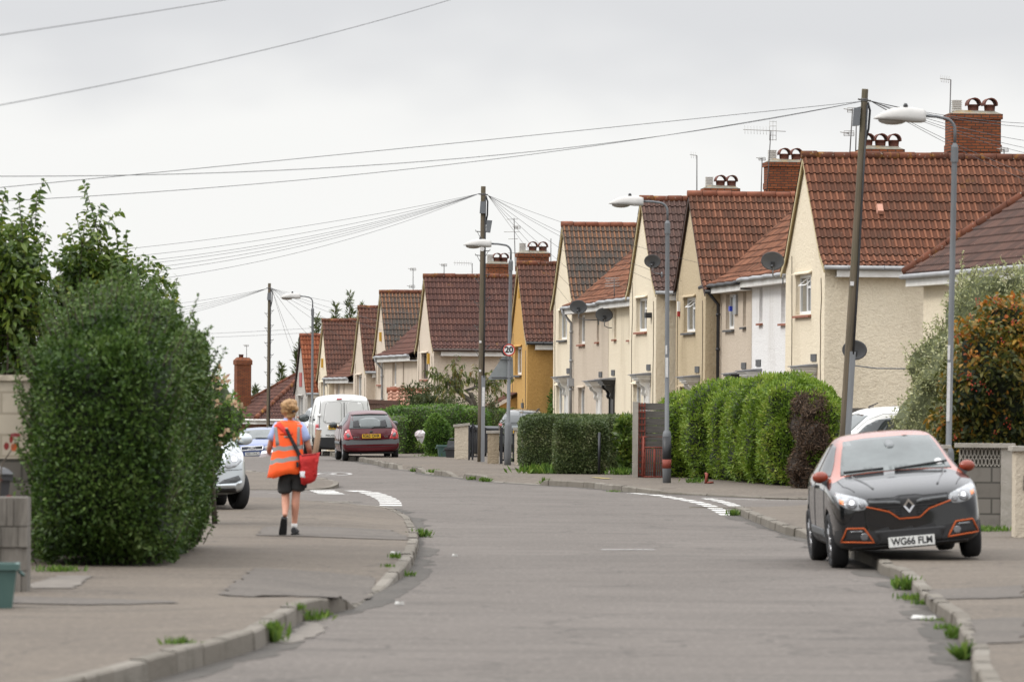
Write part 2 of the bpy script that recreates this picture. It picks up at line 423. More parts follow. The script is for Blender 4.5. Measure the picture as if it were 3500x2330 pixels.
def dens(pts, step, hs=None):
    out = []; ho = []
    for a in range(len(pts) - 1):
        p, q = pts[a], pts[a+1]; n = max(1, int((q - p).length / step))
        for k in range(n):
            t = k / n; out.append(p.lerp(q, t))
            if hs: ho.append(hs[a]*(1-t) + hs[a+1]*t)
    out.append(pts[-1]);
    if hs: ho.append(hs[-1])
    return out, ho
def smooth_line(pts, hs, step):
    """Catmull-Rom through 2-D points"""
    out = []; ho = []
    n = len(pts)
    for a in range(n - 1):
        p0, p1, p2, p3 = pts[max(a-1,0)], pts[a], pts[a+1], pts[min(a+2,n-1)]
        k = max(1, int((p2-p1).length/step))
        for j in range(k):
            t = j/k
            q = 0.5*((2*p1) + (p2-p0)*t + (2*p0-5*p1+4*p2-p3)*t*t + (3*p1-p0-3*p2+p3)*t**3)
            out.append(q); ho.append(hs[a]*(1-t)+hs[a+1]*t)
    out.append(pts[-1]); ho.append(hs[-1])
    return out, ho
def g2(px, py): v = G(px, py); return Vector((v.x, v.y))

LK = [(526,2326,.15),(852,2230,.15),(925,2192,.15),(1040,2122,.15),(1110,2103,.15),(1172,2088,.14),(1222,2075,.015),(1270,2040,.015),(1318,2012,.02),(1369,1978,.09),(1411,1932,.11),(1430,1880,.11),(1431,1844,.08),(1417,1798,.05),(1390,1764,.03),(1335,1738,.02),(1250,1727,.015),(1120,1718,.015),(800,1712,.02)]
RK = [(3326,2330,.115),(3318,2262,.115),(3282,2198,.115),(3254,2142,.115),(3202,2102,.11),(3154,2062,.1),(3113,2021,.1),(3073,1981,.11),(3012,1962,.12),(2985,1938,.12),(2920,1912,.12),(2850,1888,.10),(2790,1866,.02),(2757,1843,.06),(2729,1836,.11),(2668,1820,.115),(2566,1778,.115),(2520,1758,.11),(2512,1749,.09),(2545,1742,.05),(2620,1738,.03),(2760,1738,.02),(3000,1739,.02)]
RF = [(3300,1707,.03),(2775,1708,.03),(2332,1690,.04),(2250,1687,.06),(2138,1681,.115),(2007,1667,.12),(1873,1659,.12),(1858,1658,.1),(1842,1657,.015),(1785,1653,.015),(1672,1646,.015),(1640,1642,.12),(1584,1635,.12),(1578,1634,.015),(1547,1630,.015),(1520,1627,.12),(1482,1623,.12),(1478,1622,.015),(1457,1619,.015),(1424,1613,.12),(1406,1607,.12),(1402,1606.5,.015),(1361,1604,.015),(1357,1603,.12),(1317,1597,.12),(1308,1594,.12)]
LF = [(700,1672,.015),(1044,1671,.02),(1115,1669,.05),(1136,1665,.1),(1120,1657,.1),(1060,1645,.1),(960,1634,.1),(857,1624,.09),(740,1610,.09)]
def line_of(lst): return [g2(a, b) for a, b, c in lst], [c for a, b, c in lst]
lk, lkh = line_of(LK); rk, rkh = line_of(RK); rf, rfh = line_of(RF); lf, lfh = line_of(LF)
d = (lk[0]-lk[1]).normalized(); lk.insert(0, lk[0]+d*12); lkh.insert(0, .15); lk.append(Vector((-26, lk[-1].y+.4))); lkh.append(.02)
rk.insert(0, Vector((rk[0].x-0.55, 24))); rkh.insert(0, .115); rk.append(Vector((45, rk[-1].y+.6))); rkh.append(.02)
rf.insert(0, Vector((45, rf[0].y))); rfh.insert(0, .03)
for p in ((-4.1, 132), (-4.85, 138), (-5.5, 146), (-6.4, 155), (-7.6, 165), (-9.0, 175), (-11.0, 188), (-14, 204), (-19, 225), (-27, 252)): rf.append(Vector(p)); rfh.append(.12)
lf.insert(0, Vector((-26, lf[0].y))); lfh.insert(0, .02)
for p in ((-11.2, 130), (-13.6, 148), (-16.2, 165), (-19, 180), (-24, 200), (-32, 225)): lf.append(Vector(p)); lfh.append(.1)

def left_normal(pl, i):
    d = (pl[min(i+1, len(pl)-1)] - pl[max(i-1, 0)]).normalized(); return Vector((-d.y, d.x))
KERBW = 0.13
def make_kerb(name, pts, hs, side, label_m='kerb_concrete'):
    pl, hh = smooth_line(pts, hs, 0.22)
    # clean tiny steps
    P2 = [pl[0]]; H2 = [hh[0]]
    for q, h in zip(pl[1:], hh[1:]):
        if (q - P2[-1]).length > 0.06: P2.append(q); H2.append(h)
    pl, hh = P2, H2
    mb = MB(); run = 0; st = []; rg = random.Random(len(pts))
    sect = None; L = rg.uniform(.75, .95); tn = rg.random()
    jit = (0, 0)
    for i in range(len(pl) - 1):
        n0, n1 = left_normal(pl, i)*side, left_normal(pl, i+1)*side
        seg = (pl[i+1]-pl[i]).length
        newstone = run + seg > L
        a, b = pl[i], pl[i+1]
        if newstone: b = a.lerp(b, max(0.3, 1 - 0.014/seg))
        ha, hb = hh[i] + jit[0], hh[i+1] + jit[0]
        def ring(p, n, h):
            z = H(p.x, p.y)
            p = p + n*jit[1]
            o = [(p.x, p.y, z-.05), (p.x+n.x*.012, p.y+n.y*.012, z+h-.015), (p.x+n.x*.03, p.y+n.y*.03, z+h), (p.x+n.x*KERBW, p.y+n.y*KERBW, z+h), (p.x+n.x*KERBW, p.y+n.y*KERBW, z-.05)]
            return [mb.pt(q) for q in o]
        A, B = ring(a, n0, ha), ring(b, n1, hb)
        for j in range(4): mb.face((A[j], B[j], B[j+1], A[j+1]), tint=tn)
        if newstone: mb.face(B, tint=tn)
        run += seg
        if newstone:
            run = 0; L = rg.uniform(.75, .95); tn = min(1, max(0, rg.gauss(.5, .22))); jit = (rg.gauss(0, .004), rg.gauss(0, .006))
            if True:
                A2 = ring(b.lerp(pl[i+1], 1.0), n1, hb); mb.face(A2[::-1], tint=tn)
    o = mb.build(name, MATS[label_m]); tag(o, kind='structure')
    return pl, hh
lkp, lkhh = make_kerb('kerb', lk, lkh, 1)
rkp, rkhh = make_kerb('kerb', rk, rkh, -1)
rfp, rfhh = make_kerb('kerb', rf, rfh, -1)
lfp, lfhh = make_kerb('kerb', lf, lfh, -1)

def pavement(name, pl, hh, side, outer, m):
    """pavement sheet between the back of a kerb line and an outer boundary, dipping at dropped kerbs"""
    back = [p + left_normal(pl, i)*side*(KERBW-0.006) for i, p in enumerate(pl)]
    kd = np.array([(p.x, p.y) for p in back]); kh = np.array(hh)
    bd = back + [Vector(q) for q in outer]
    pts = [Vector((q.x, q.y)) for q in bd]; n = len(pts); edges = [(i, (i+1) % n) for i in range(n)]
    for off in (0.35, 0.7, 1.1, 1.8, 3.5, 7):
        for i in range(0, len(back), 2 if off < 1.5 else 6):
            pts.append(back[i] + left_normal(pl, i)*side*off)
    xs = [p.x for p in bd]; ys = [p.y for p in bd]
    gx = min(xs)
    while gx < max(xs):
        gy = min(ys)
        while gy < max(ys): pts.append(Vector((gx+.13, gy+.17))); gy += 4
        gx += 3
    res = delaunay_2d_cdt(pts, edges, [list(range(n))], 1, 1e-4)
    V = []
    for p in res[0]:
        dd = np.hypot(kd[:,0]-p.x, kd[:,1]-p.y); k = int(dd.argmin())
        z = kh[k] + (.118-kh[k])*sstep(0.0, 1.3, dd[k]) - 0.006
        V.append((p.x, p.y, H(p.x, p.y)+z))
    o = np_obj(name, V, res[2], m, smooth=True); tag(o, kind='structure'); return o
PA = MATS['pavement_asphalt']
pavement('pavement', lkp, lkhh, 1, [(-26, 20), (lkp[0].x-1, 20)], PA)
pavement('pavement', rkp, rkhh, -1, [(45, 20), (rkp[0].x+1, 20)], PA)
pavement('pavement', rfp, rfhh, -1, [(-20, 300), (45, 300)], PA)
pavement('pavement', lfp, lfhh, -1, [(-60, 230), (-60, lfp[0].y)][::1], PA)

def pave_z(x, y):
    best = None
    for pl, hh, sd in ((lkp, lkhh, 1), (rkp, rkhh, -1)):
        k = min(range(len(pl)), key=lambda i: (pl[i].x-x)**2+(pl[i].y-y)**2); q = pl[k]+left_normal(pl, k)*sd*KERBW; d = math.hypot(q.x-x, q.y-y)
        if best is None or d < best[0]: best = (d, hh[k]+(.118-hh[k])*sstep(0, 1.3, d)-.006)
    return best[1]
def flat_poly(name, pts, dz, m, z0=0.0):
    """thin sheet lying on the ground"""
    rj = random.Random(int(abs(pts[0].x*100))); V = []
    for a, b in zip(pts, pts[1:]+pts[:1]):
        k = max(1, int((b-a).length/.16))
        for j in range(k):
            q = a.lerp(b, j/k); V.append((q.x+rj.gauss(0, .022), q.y+rj.gauss(0, .035)))
    n = len(V)
    inner = []; gx0, gx1 = min(v[0] for v in V), max(v[0] for v in V); gy0, gy1 = min(v[1] for v in V), max(v[1] for v in V)
    if z0 > .05:
        x = gx0+.1
        while x < gx1:
            y = gy0+.1
            while y < gy1: inner.append((x, y)); y += .4
            x += .25
    res = delaunay_2d_cdt([Vector(v) for v in V+inner], [(i, (i+1)%n) for i in range(n)], [list(range(n))], 1, 1e-5)
    o = np_obj(name, [(p.x, p.y, H(p.x, p.y)+dz*(2 if z0 > .05 else 1)+(pave_z(p.x, p.y) if z0 > .05 else z0)) for p in res[0]], res[2], m); tag(o, kind='structure'); return o
def patch(pxs, z0=.112, m='patch_asphalt', name='pavement_patch', dz=.004):
    return flat_poly(name, [G(a, b, z0) for a, b in pxs], dz, MATS[m], z0)
patch([(748,2036),(872,1947),(1285,1956),(1262,2010),(1150,2060)], .10)
patch([(0,2062),(0,2040),(120,2040),(560,2052),(620,2062),(300,2068)], .112)
patch([(3180,2045),(3165,2008),(3500,2000),(3500,2040)], .112)
patch([(3330,2200),(3310,2115),(3500,2110),(3500,2195)], .112)
patch([(880,1830),(900,1800),(1330,1800),(1400,1830),(1395,1842)], .112)
patch([(95,2000),(200,1968),(310,1968),(255,2012),(100,2012)], .112, 'old_concrete', 'paving_slab')
patch([(940,2198),(1052,2126),(1130,2142),(1085,2168),(1005,2200)], 0.0, 'old_concrete', 'drain_cover', .007)
# grit and grime gathered along the kerb feet
def grime(pl, side, wmax, seed, i0, i1):
    rj = random.Random(seed); mb = MB(); run = None; i = i0; w = .1
    for i in range(i0, min(i1, len(pl)-1)):
        w0 = w; w = min(wmax, max(.03, w+rj.gauss(0, wmax*.22)))
        n0, n1 = left_normal(pl, i)*side, left_normal(pl, i+1)*side
        q = [pl[i]-n0*(-.02), pl[i+1]-n1*(-.02), pl[i+1]-n1*w, pl[i]-n0*w0]
        mb.poly([(v.x, v.y, H(v.x, v.y)+.003) for v in q])
    o = mb.build('gutter_grime', MATS['gutter_grime']); tag(o, kind='structure')
grime(lkp, 1, .26, 4, 0, 330); grime(rkp, -1, .30, 5, 0, 240); grime(rfp, -1, .25, 6, 60, 420)

# painted markings
def dashes(px, nd, wid, m='white_paint_road', skew=0.0, ln=.62):
    pl, _ = smooth_line([g2(a, b) for a, b in px], [0]*len(px), .05)
    L = [0]
    for i in range(1, len(pl)): L.append(L[-1] + (pl[i]-pl[i-1]).length)
    def at(s):
        s = min(max(s, 0), L[-1]-1e-6)
        i = next(k for k in range(1, len(L)) if L[k] >= s)
        t = (s-L[i-1])/max(1e-6, L[i]-L[i-1]); p = pl[i-1].lerp(pl[i], t); d = (pl[i]-pl[i-1]).normalized()
        return p, Vector((-d.y, d.x))
    mb = MB()
    for k in range(nd):
        s0 = L[-1]*(k+.5-ln/2)/nd; s1 = L[-1]*(k+.5+ln/2)/nd
        q = []
        for j in range(4): p, n = at(s0+(s1-s0)*j/3); q.append((p-n*wid, p+n*wid))
        for j in range(3):
            pts = [q[j][0], q[j+1][0], q[j+1][1], q[j][1]]
            mb.poly([(p.x, p.y, H(p.x, p.y)+.005) for p in pts])
    o = mb.build('road_marking', MATS[m]); tag(o, kind='structure')
dashes([(1195,1675),(1255,1682),(1290,1692),(1320,1705),(1333,1716),(1336,1730)], 8, .19, ln=.6)
dashes([(1098,1675),(1116,1682),(1138,1689)], 3, .24, ln=.7)
dashes([(2140,1684),(2225,1690),(2300,1701),(2380,1716),(2440,1735),(2490,1762)], 12, .12, ln=.66)
dashes([(2410,1703),(2450,1710),(2490,1721),(2528,1736)], 6, .11, ln=.66)
def line_px(pxs, w, m='white_paint_road', dz=.005):
    pts = [G(a, b) for a, b in pxs]; mb = MB()
    for a, b in zip(pts, pts[1:]):
        d = (b-a).normalized(); n = Vector((-d.y, d.x, 0))*w
        mb.poly([(q.x, q.y, H(q.x, q.y)+dz) for q in (a-n, b-n, b+n, a+n)])
    o = mb.build('road_marking', MATS[m]); tag(o, kind='structure')
line_px([(870,1683),(1010,1686),(1190,1690)], .05, 'worn_white_paint')
line_px([(2400,1702),(2600,1708),(3000,1711)], .05)
line_px([(2054,1878),(2236,1878)], .10, 'worn_white_paint')
line_px([(2030,1650),(2085,1655)], .07, 'yellow_paint_road', .125)
# 20 roundel painted on the road
def roundel():
    c = G(1068, 1619); mb = MB(); a, b = .93, 3.0
    n = 48
    for k in range(n):
        t0, t1 = 2*math.pi*k/n, 2*math.pi*(k+1)/n
        q = [(c.x+math.cos(t)*a*f, c.y+math.sin(t)*b*f) for t, f in ((t0,1),(t1,1),(t1,.9),(t0,.9))]
        mb.poly([(x, y, H(x, y)+.005) for x, y in q])
    o = mb.build('road_marking', MATS['worn_white_paint']); tag(o, kind='structure')
    M = Matrix.Translation((c.x, c.y, H(c.x, c.y)+.005)) @ Matrix.Diagonal((1, 2.6, 1, 1))
    t = text_obj('road_marking', '20', 1.2, MATS['worn_white_paint'], None, M, 0.0005, bold=.005); tag(t, kind='structure')
roundel()

# weeds in the gutters and along the kerbs
mat_tint('weed_leaf', [(0, (.035, .075, .012)), (.5, (.085, .16, .02)), (1, (.17, .24, .04))], 0.7, 0.3, transl=0.3)
def weed(px, py, w, h, z0, n, i, label='small bright green weed tuft growing in the road gutter', grp='weeds along the kerbs'):
    c = G(px, py, z0); rg = np.random.default_rng(i)
    P0 = np.stack([rg.normal(size=n)*w/4.2, rg.normal(size=n)*w/4.2, np.zeros(n)], 1)
    N0 = np.stack([rg.normal(size=n)*.5, rg.normal(size=n)*.5, np.ones(n)], 1); N0 /= np.linalg.norm(N0, axis=1)[:,None]
    V, Fc, per = leaves_geo(P0, N0, h*.66, h*.16, rg, up=.5, spread=.7)
    o = np_obj('weed_tuft', V, Fc, MATS['weed_leaf'], np.clip(rg.normal(.5, .25, n), 0, 1)); o.location = (c.x, c.y, H(c.x, c.y)+z0)
    tag(o, label, 'weed', grp)
W_ = [(606,2214,.22,.12,.11,90),(470,2322,.12,.08,0,40),(688,2212,.08,.06,.11,30),(918,2194,.22,.2,0,130),(935,2150,.14,.10,.11,60),(1015,2085,.14,.09,.11,60),(1050,2120,.3,.13,0,130),(1110,2106,.12,.09,0,50),
      (1352,1908,.16,.10,.11,60),(1330,1938,.14,.07,.11,40),(1440,1835,.28,.16,0,110),(1400,1970,.12,.1,0,40),(2508,1762,.16,.16,0,90),(1864,1655,.16,.2,0,80),(1480,1618,.35,.16,0,110),(1612,1640,.22,.14,0,60),(1662,1646,.28,.16,0,90),(2100,1681,.3,.07,0,60),
      (3096,2016,.2,.2,0,110),(3122,2050,.36,.10,0,120),(3148,2066,.2,.08,0,60),(3228,2150,.22,.09,0,60),(3262,2182,.16,.16,0,80),(3300,2256,.13,.2,0,80),(3204,2122,.3,.06,0,60),(1412,1612,.2,.13,0,50),(1760,1578,.2,.3,.11,70)]
for i, (a, b, w, h, z, n) in enumerate(W_): weed(a, b, w, h, z, n, i+11)
# moss and low weeds by the right-hand wall and by the left-hand pillar
weed(3370, 1815, .9, .12, .11, 300, 77, 'spread of low weeds on the pavement at the foot of the pierced block wall', 'weeds by the walls')
weed(190, 1953, .5, .1, .11, 200, 78, 'low weeds between the stone gate pillar and the tall dark hedge', 'weeds by the walls')
def litter(px, py, w, z0, i, label):
    c = G(px, py, z0); mb = MB(); rg = random.Random(i)
    mb.hull8([(-w/2,-w/3,.004),(w/2,-w/2,.004),(w/3,w/2,.004),(-w/2,w/3,.004),(-w/2.2,-w/3.5,.02),(w/2.5,-w/2.4,.035),(w/3.5,w/2.6,.02),(-w/2.6,w/4,.03)])
    o = mb.build('litter', MATS['white_paint_road']); o.location = (c.x, c.y, H(c.x, c.y)+z0); tag(o, label, 'litter')
litter(1353, 1892, .13, .118, 1, 'crumpled white scrap of litter on the left pavement near the kerb')
litter(1555, 1901, .07, .003, 2, 'white scrap of litter on the road right of the left kerb')
litter(3157, 2113, .22, .003, 3, 'flat white wrapper in the right gutter among weeds')
litter(1366, 2066, .09, .003, 4, 'pale pebble of litter on the road by the dropped kerb')
# ------------------------------------------------------------------ house materials
LICH = [(5.5, (.32, .15, .015), .66, .72, .85), (30, (.42, .38, .32), .735, .76, .9)]
def mat_tiles(name, dark, mid, light, lich=0.5, moss=(.05, .045, .03), mamt=0.5):
    return mat_tint(name, [(0, dark), (.5, mid), (1, light)], 0.9, 0.2, vs=1.3, vcol=moss, vlo=.5, vhi=.72, vamt=mamt, bs=45, bstr=.5,
                    specks=[(2.6, (.30, .14, .015), .70, .78, lich), (30, (.42, .38, .32), .745, .765, .9)])
T_RED = mat_tiles('roof_tiles_red', (0.068, 0.033, 0.022), (0.127, 0.051, 0.029), (0.201, 0.084, 0.047), .2, (0.071, 0.043, 0.030), .5)
T_BRN = mat_tiles('roof_tiles_brown_red', (0.063, 0.034, 0.023), (0.128, 0.055, 0.033), (0.213, 0.094, 0.055), .15, (0.063, 0.043, 0.031), .55)
T_DRK = mat_tiles('roof_tiles_dark', (0.068, 0.037, 0.029), (0.102, 0.048, 0.034), (0.137, 0.062, 0.042), .5, (0.057, 0.043, 0.038), .6)
T_MIX = mat_tiles('roof_tiles_patchy', (0.051, 0.051, 0.046), (0.107, 0.071, 0.053), (0.216, 0.103, 0.053), .3, (0.057, 0.061, 0.056), .8)
T_MRN = mat_tiles('roof_tiles_maroon', (0.063, 0.033, 0.029), (0.090, 0.044, 0.034), (0.124, 0.061, 0.047), .35, (0.048, 0.036, 0.033), .55)
T_ORG = mat_tiles('roof_tiles_orange', (0.130, 0.039, 0.018), (0.195, 0.058, 0.026), (0.251, 0.090, 0.042), .1, (0.102, 0.056, 0.042), .7)
T_GRY = mat_tiles('roof_tiles_weathered', (0.067, 0.043, 0.036), (0.095, 0.058, 0.048), (0.128, 0.074, 0.058), .1, (0.055, 0.044, 0.039), .8)
T_PNK = mat_tiles('roof_pantiles_pink', (.25, .13, .09), (.32, .17, .12), (.4, .22, .16), 0, (.2, .12, .09), .5)
mat_tint('ridge_tiles', [(0, (.085, .035, .022)), (1, (.15, .055, .032))], .9, .2, vs=3, vcol=(.30, .145, .02), vlo=.56, vhi=.68, vamt=.75, specks=[(16, (.33, .3, .25), .68, .72, .8)])
mat_tint('ridge_tiles_new', [(0, (.17, .06, .035)), (1, (.23, .09, .055))], .9, .2, vs=3, vcol=(.12, .07, .05), vlo=.55, vhi=.7, vamt=.6)
mat_render_wall('render_cream', (.74, .66, .515), (.66, .575, .435), (.42, .345, .24), .5)
mat_render_wall('render_beige', (.52, .43, .295), (.43, .345, .225), (.27, .205, .125), .7)
mat_render_wall('render_pinkish', (.56, .485, .395), (.48, .40, .315), (.33, .27, .2), .4)
mat_render_wall('render_white', (.76, .75, .74), (.66, .65, .63), (.42, .38, .33), .4)
mat_render_wall('render_pale', (.63, .55, .455), (.55, .465, .37), (.33, .27, .20), .55)
mat_render_wall('render_orange', (.54, .33, .115), (.45, .265, .085), (.30, .17, .06), .5)
mat_render_wall('render_grey', (.46, .44, .41), (.38, .36, .33), (.25, .23, .2), .4)
mat_brick('brick_chimney', (.26, .082, .032), (.17, .048, .022), (.06, .045, .034))
mat_brick('brick_bungalow', (.23, .085, .042), (.165, .058, .03), (.15, .12, .09))
mat('upvc_white', (.78, .78, .77), .35)
mat('white_gloss_paint', (.72, .71, .68), .5, col2=(.6, .58, .54), vs=3)
mat('cream_board', (.50, .41, .235), .6, col2=(.40, .32, .17), vs=1.5)
mat('grey_pvc', (.34, .35, .36), .45, col2=(.24, .24, .24), vs=2)
mat('black_pipe', (.02, .02, .022), .5)
mat('wall_cable', (.16, .13, .09), .7)
mat('brown_gutter', (.05, .028, .02), .5)
mat('window_glass', (.05, .058, .055), .05, spec=.9, col2=(.24, .24, .22), vs=2.2, stretch=(1, 1, .25))
mat('dark_wood_frame', (.05, .025, .018), .6)
mat('terracotta_sill', (.30, .115, .07), .8, col2=(.22, .085, .05), vs=6)
mat('slate_sill', (.055, .057, .06), .7, col2=(.1, .1, .1), vs=6)
mat('lead_flashing', (.2, .205, .215), .6, col2=(.12, .12, .13), vs=4)
mat('mortar_flaunch', (.24, .22, .18), .95, col2=(.14, .13, .1), vs=7, dirt=(.28, .16, .03), ds=3, bs=20)
mat('clay_pot', (.15, .05, .03), .85, col2=(.085, .032, .022), vs=5)
mat('white_vent', (.5, .48, .44), .7)
mat('black_paint', (.015, .015, .016), .4)
mat('yellow_alarm', (.52, .30, .03), .5)
mat('red_plastic', (.33, .02, .02), .4)
mat('blue_plastic', (.02, .05, .45), .4)

def tile_slope(name, m, O, U, Wd, L, path, parent, gauge=.33, pitch=.16, clips=(), seed=0, roll=.042, lip=.036, tfun=None):
    """interlocking roll tiles over a (possibly kinked) slope; O top corner, U along the ridge, Wd downhill (horizontal), path [(out, drop)]"""
    rg = np.random.default_rng(seed + 100)
    U = np.array(U, float); Wd = np.array(Wd, float); Z = np.array((0, 0, 1.0))
    pa = np.array(path, float); seg = np.hypot(*(pa[1:]-pa[:-1]).T); cum = np.r_[0, np.cumsum(seg)]; S = cum[-1]
    def at(s):
        s = np.clip(s, 0, S); i = np.clip(np.searchsorted(cum, s, side='right')-1, 0, len(seg)-1); t = (s-cum[i])/seg[i]
        p = pa[i]+(pa[i+1]-pa[i])*t[..., None]; d = (pa[i+1]-pa[i])/seg[i][..., None]
        return p, np.stack([d[..., 1], d[..., 0]], -1)     # point and outward normal (out, up)
    nr = int(math.ceil(S/gauge)); nc = int(math.ceil(L/pitch))
    fr = np.array([0, .22, .36, .5, .64, .78]); hh = np.array([0, 0, .75, 1, .75, 0])*roll
    xs = np.minimum(np.concatenate([(c+fr)*pitch for c in range(nc)] + [[nc*pitch]]), L)
    hs = np.concatenate([np.tile(hh, nc), [0]])
    V = []; Fc = []; T = []; nx = len(xs); off = 0
    colk = np.concatenate([[c]*6 for c in range(nc)])
    for r in range(nr):
        s0, s1 = max(0, r*gauge-.02), min(S+.04, (r+1)*gauge)
        sag = rg.normal(0, .0025, nc*6+1)
        rows = [(s0, .004), (min(s1, S), lip), (min(s1, S), -.002)]
        for (s, e) in rows:
            p, n = at(np.array([s]))
            h = e + hs*(1.0 if e > .01 else (.9 if e > 0 else .2)) + sag*(e > .01)
            V.append(np.array(O) + xs[:, None]*U + (p[0, 0]+n[0, 0]*h)[:, None]*Wd + (-p[0, 1]+n[0, 1]*h)[:, None]*Z)
        tt = rg.random((nc+3)//2+1)
        if tfun is not None: tt = tfun(r/nr, tt, rg)
        tcol = tt[(colk + (r % 2))//2]
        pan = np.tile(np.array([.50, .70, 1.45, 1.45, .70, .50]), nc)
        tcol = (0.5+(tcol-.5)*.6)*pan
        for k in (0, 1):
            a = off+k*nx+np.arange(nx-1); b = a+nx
            Fc.append(np.stack([a, a+1, b+1, b], 1)); T.append(np.clip(tcol*(1 if k == 0 else .25), 0, 1))  # lip faces coloured darker: painted shadow line of each tile course
        off += 3*nx
    V = np.concatenate(V); Fc = np.concatenate(Fc); T = np.concatenate(T)
    o = np_obj(name, V, Fc, m, T, parent=parent)
    if clips:
        b = bmesh.new(); b.from_mesh(o.data)
        for co, no in clips:
            bmesh.ops.bisect_plane(b, geom=b.verts[:]+b.edges[:]+b.faces[:], plane_co=co, plane_no=no, clear_outer=True)
        b.to_mesh(o.data); b.free()
    return o
def ridge_line(name, p, q, parent, r=.105, m='ridge_tiles', seed=0):
    p, q = Vector(p), Vector(q); n = max(2, int((q-p).length/.42)); mb = MB(); rg = random.Random(seed)
    for i in range(n):
        a, b = p.lerp(q, i/n), p.lerp(q, (i+.97)/n); mb.tint = rg.random(); j = rg.gauss(0, .008)
        mb.tube([a+Vector((0, 0, j)), b+Vector((0, 0, j))], [r, r*1.05], 10)
    return mb.build(name, MATS[m], parent)
def facade_mesh(mb, y0, y1, z0, z1, holes, x=0.0, dep=.13, top=None):
    """wall in the plane x with recessed openings, and any polygon above z1"""
    ys = sorted({y0, y1, *[h[0] for h in holes], *[h[1] for h in holes]}); zs = sorted({z0, z1, *[h[2] for h in holes], *[h[3] for h in holes]})
    for i in range(len(ys)-1):
        for j in range(len(zs)-1):
            cy, cz = (ys[i]+ys[i+1])/2, (zs[j]+zs[j+1])/2
            if any(h[0] < cy < h[1] and h[2] < cz < h[3] for h in holes): continue
            mb.poly([(x, ys[i+1], zs[j]), (x, ys[i], zs[j]), (x, ys[i], zs[j+1]), (x, ys[i+1], zs[j+1])])
    for (a, b, c, d) in holes:
        X = x+dep
        mb.poly([(x, a, c), (X, a, c), (X, a, d), (x, a, d)]); mb.poly([(x, b, c), (x, b, d), (X, b, d), (X, b, c)])
        mb.poly([(x, a, d), (X, a, d), (X, b, d), (x, b, d)]); mb.poly([(x, a, c), (x, b, c), (X, b, c), (X, a, c)])
    if top: mb.poly(top)
def window(parent, a, b, c, d, x=0.0, dep=.13, frame='upvc_white', sill='terracotta_sill', style=2, hood=True, openlight=False):
    w = MB(); X = x+dep; f = .085
    def bar(y0, y1, z0, z1, x0=-.02, x1=.05): w.box(X+x0, X+x1, y0, y1, z0, z1)
    bar(a, b, c, c+f); bar(a, b, d-f, d); bar(a, a+f, c+f, d-f); bar(b-f, b, c+f, d-f)
    for k in range(1, style):
        y = a+(b-a)*k/style; bar(y-.035, y+.035, c+f, d-f)
    zt = c+(d-c)*.68
    if style >= 2:
        for k in range(style):
            if k % 2 == 0: bar(a+(b-a)*k/style+.036, a+(b-a)*(k+1)/style-.036, zt-.03, zt+.03)
    o = w.build('window', MATS[frame], parent)
    if openlight:
        ol = MB(); y0, y1 = a+.08, a+(b-a)/max(style, 1)-.05
        def q(y, t, k): return (X-.03-k*.22-(.03 if t else 0), y, d-f-.02-(d-f-zt-.05)*k)
        for (ya, yb, ka, kb) in ((y0, y1, 0, .12), (y0, y1, .88, 1), (y0, y0+.05, .12, .88), (y1-.05, y1, .12, .88)):
            ol.hull8([q(ya, 0, kb), q(yb, 0, kb), q(yb, 1, kb), q(ya, 1, kb), q(ya, 0, ka), q(yb, 0, ka), q(yb, 1, ka), q(ya, 1, ka)])
        ol.build('opening_light', MATS[frame], o)
    g = MB(); g.box(X+.012, X+.022, a+f*.8, b-f*.8, c+f*.8, d-f*.8); g.build('pane', MATS['window_glass'], o)
    s = MB()
    s.hull8([(x-.09, a-.06, c-.085), (x+dep, a-.06, c-.055), (x+dep, b+.06, c-.055), (x-.09, b+.06, c-.085), (x-.09, a-.06, c-.03), (x+dep, a-.06, c-.004), (x+dep, b+.06, c-.004), (x-.09, b+.06, c-.03)])
    s.build('sill', MATS[sill], o)
    if hood:
        h = MB(); h.hull8([(x-.09, a-.12, d+.0), (x-.003, a-.12, d+.03), (x-.003, b+.12, d+.03), (x-.09, b+.12, d+.0), (x-.09, a-.12, d+.03), (x-.003, a-.12, d+.075), (x-.003, b+.12, d+.075), (x-.09, b+.12, d+.03)])
        return o, h
    return o, None
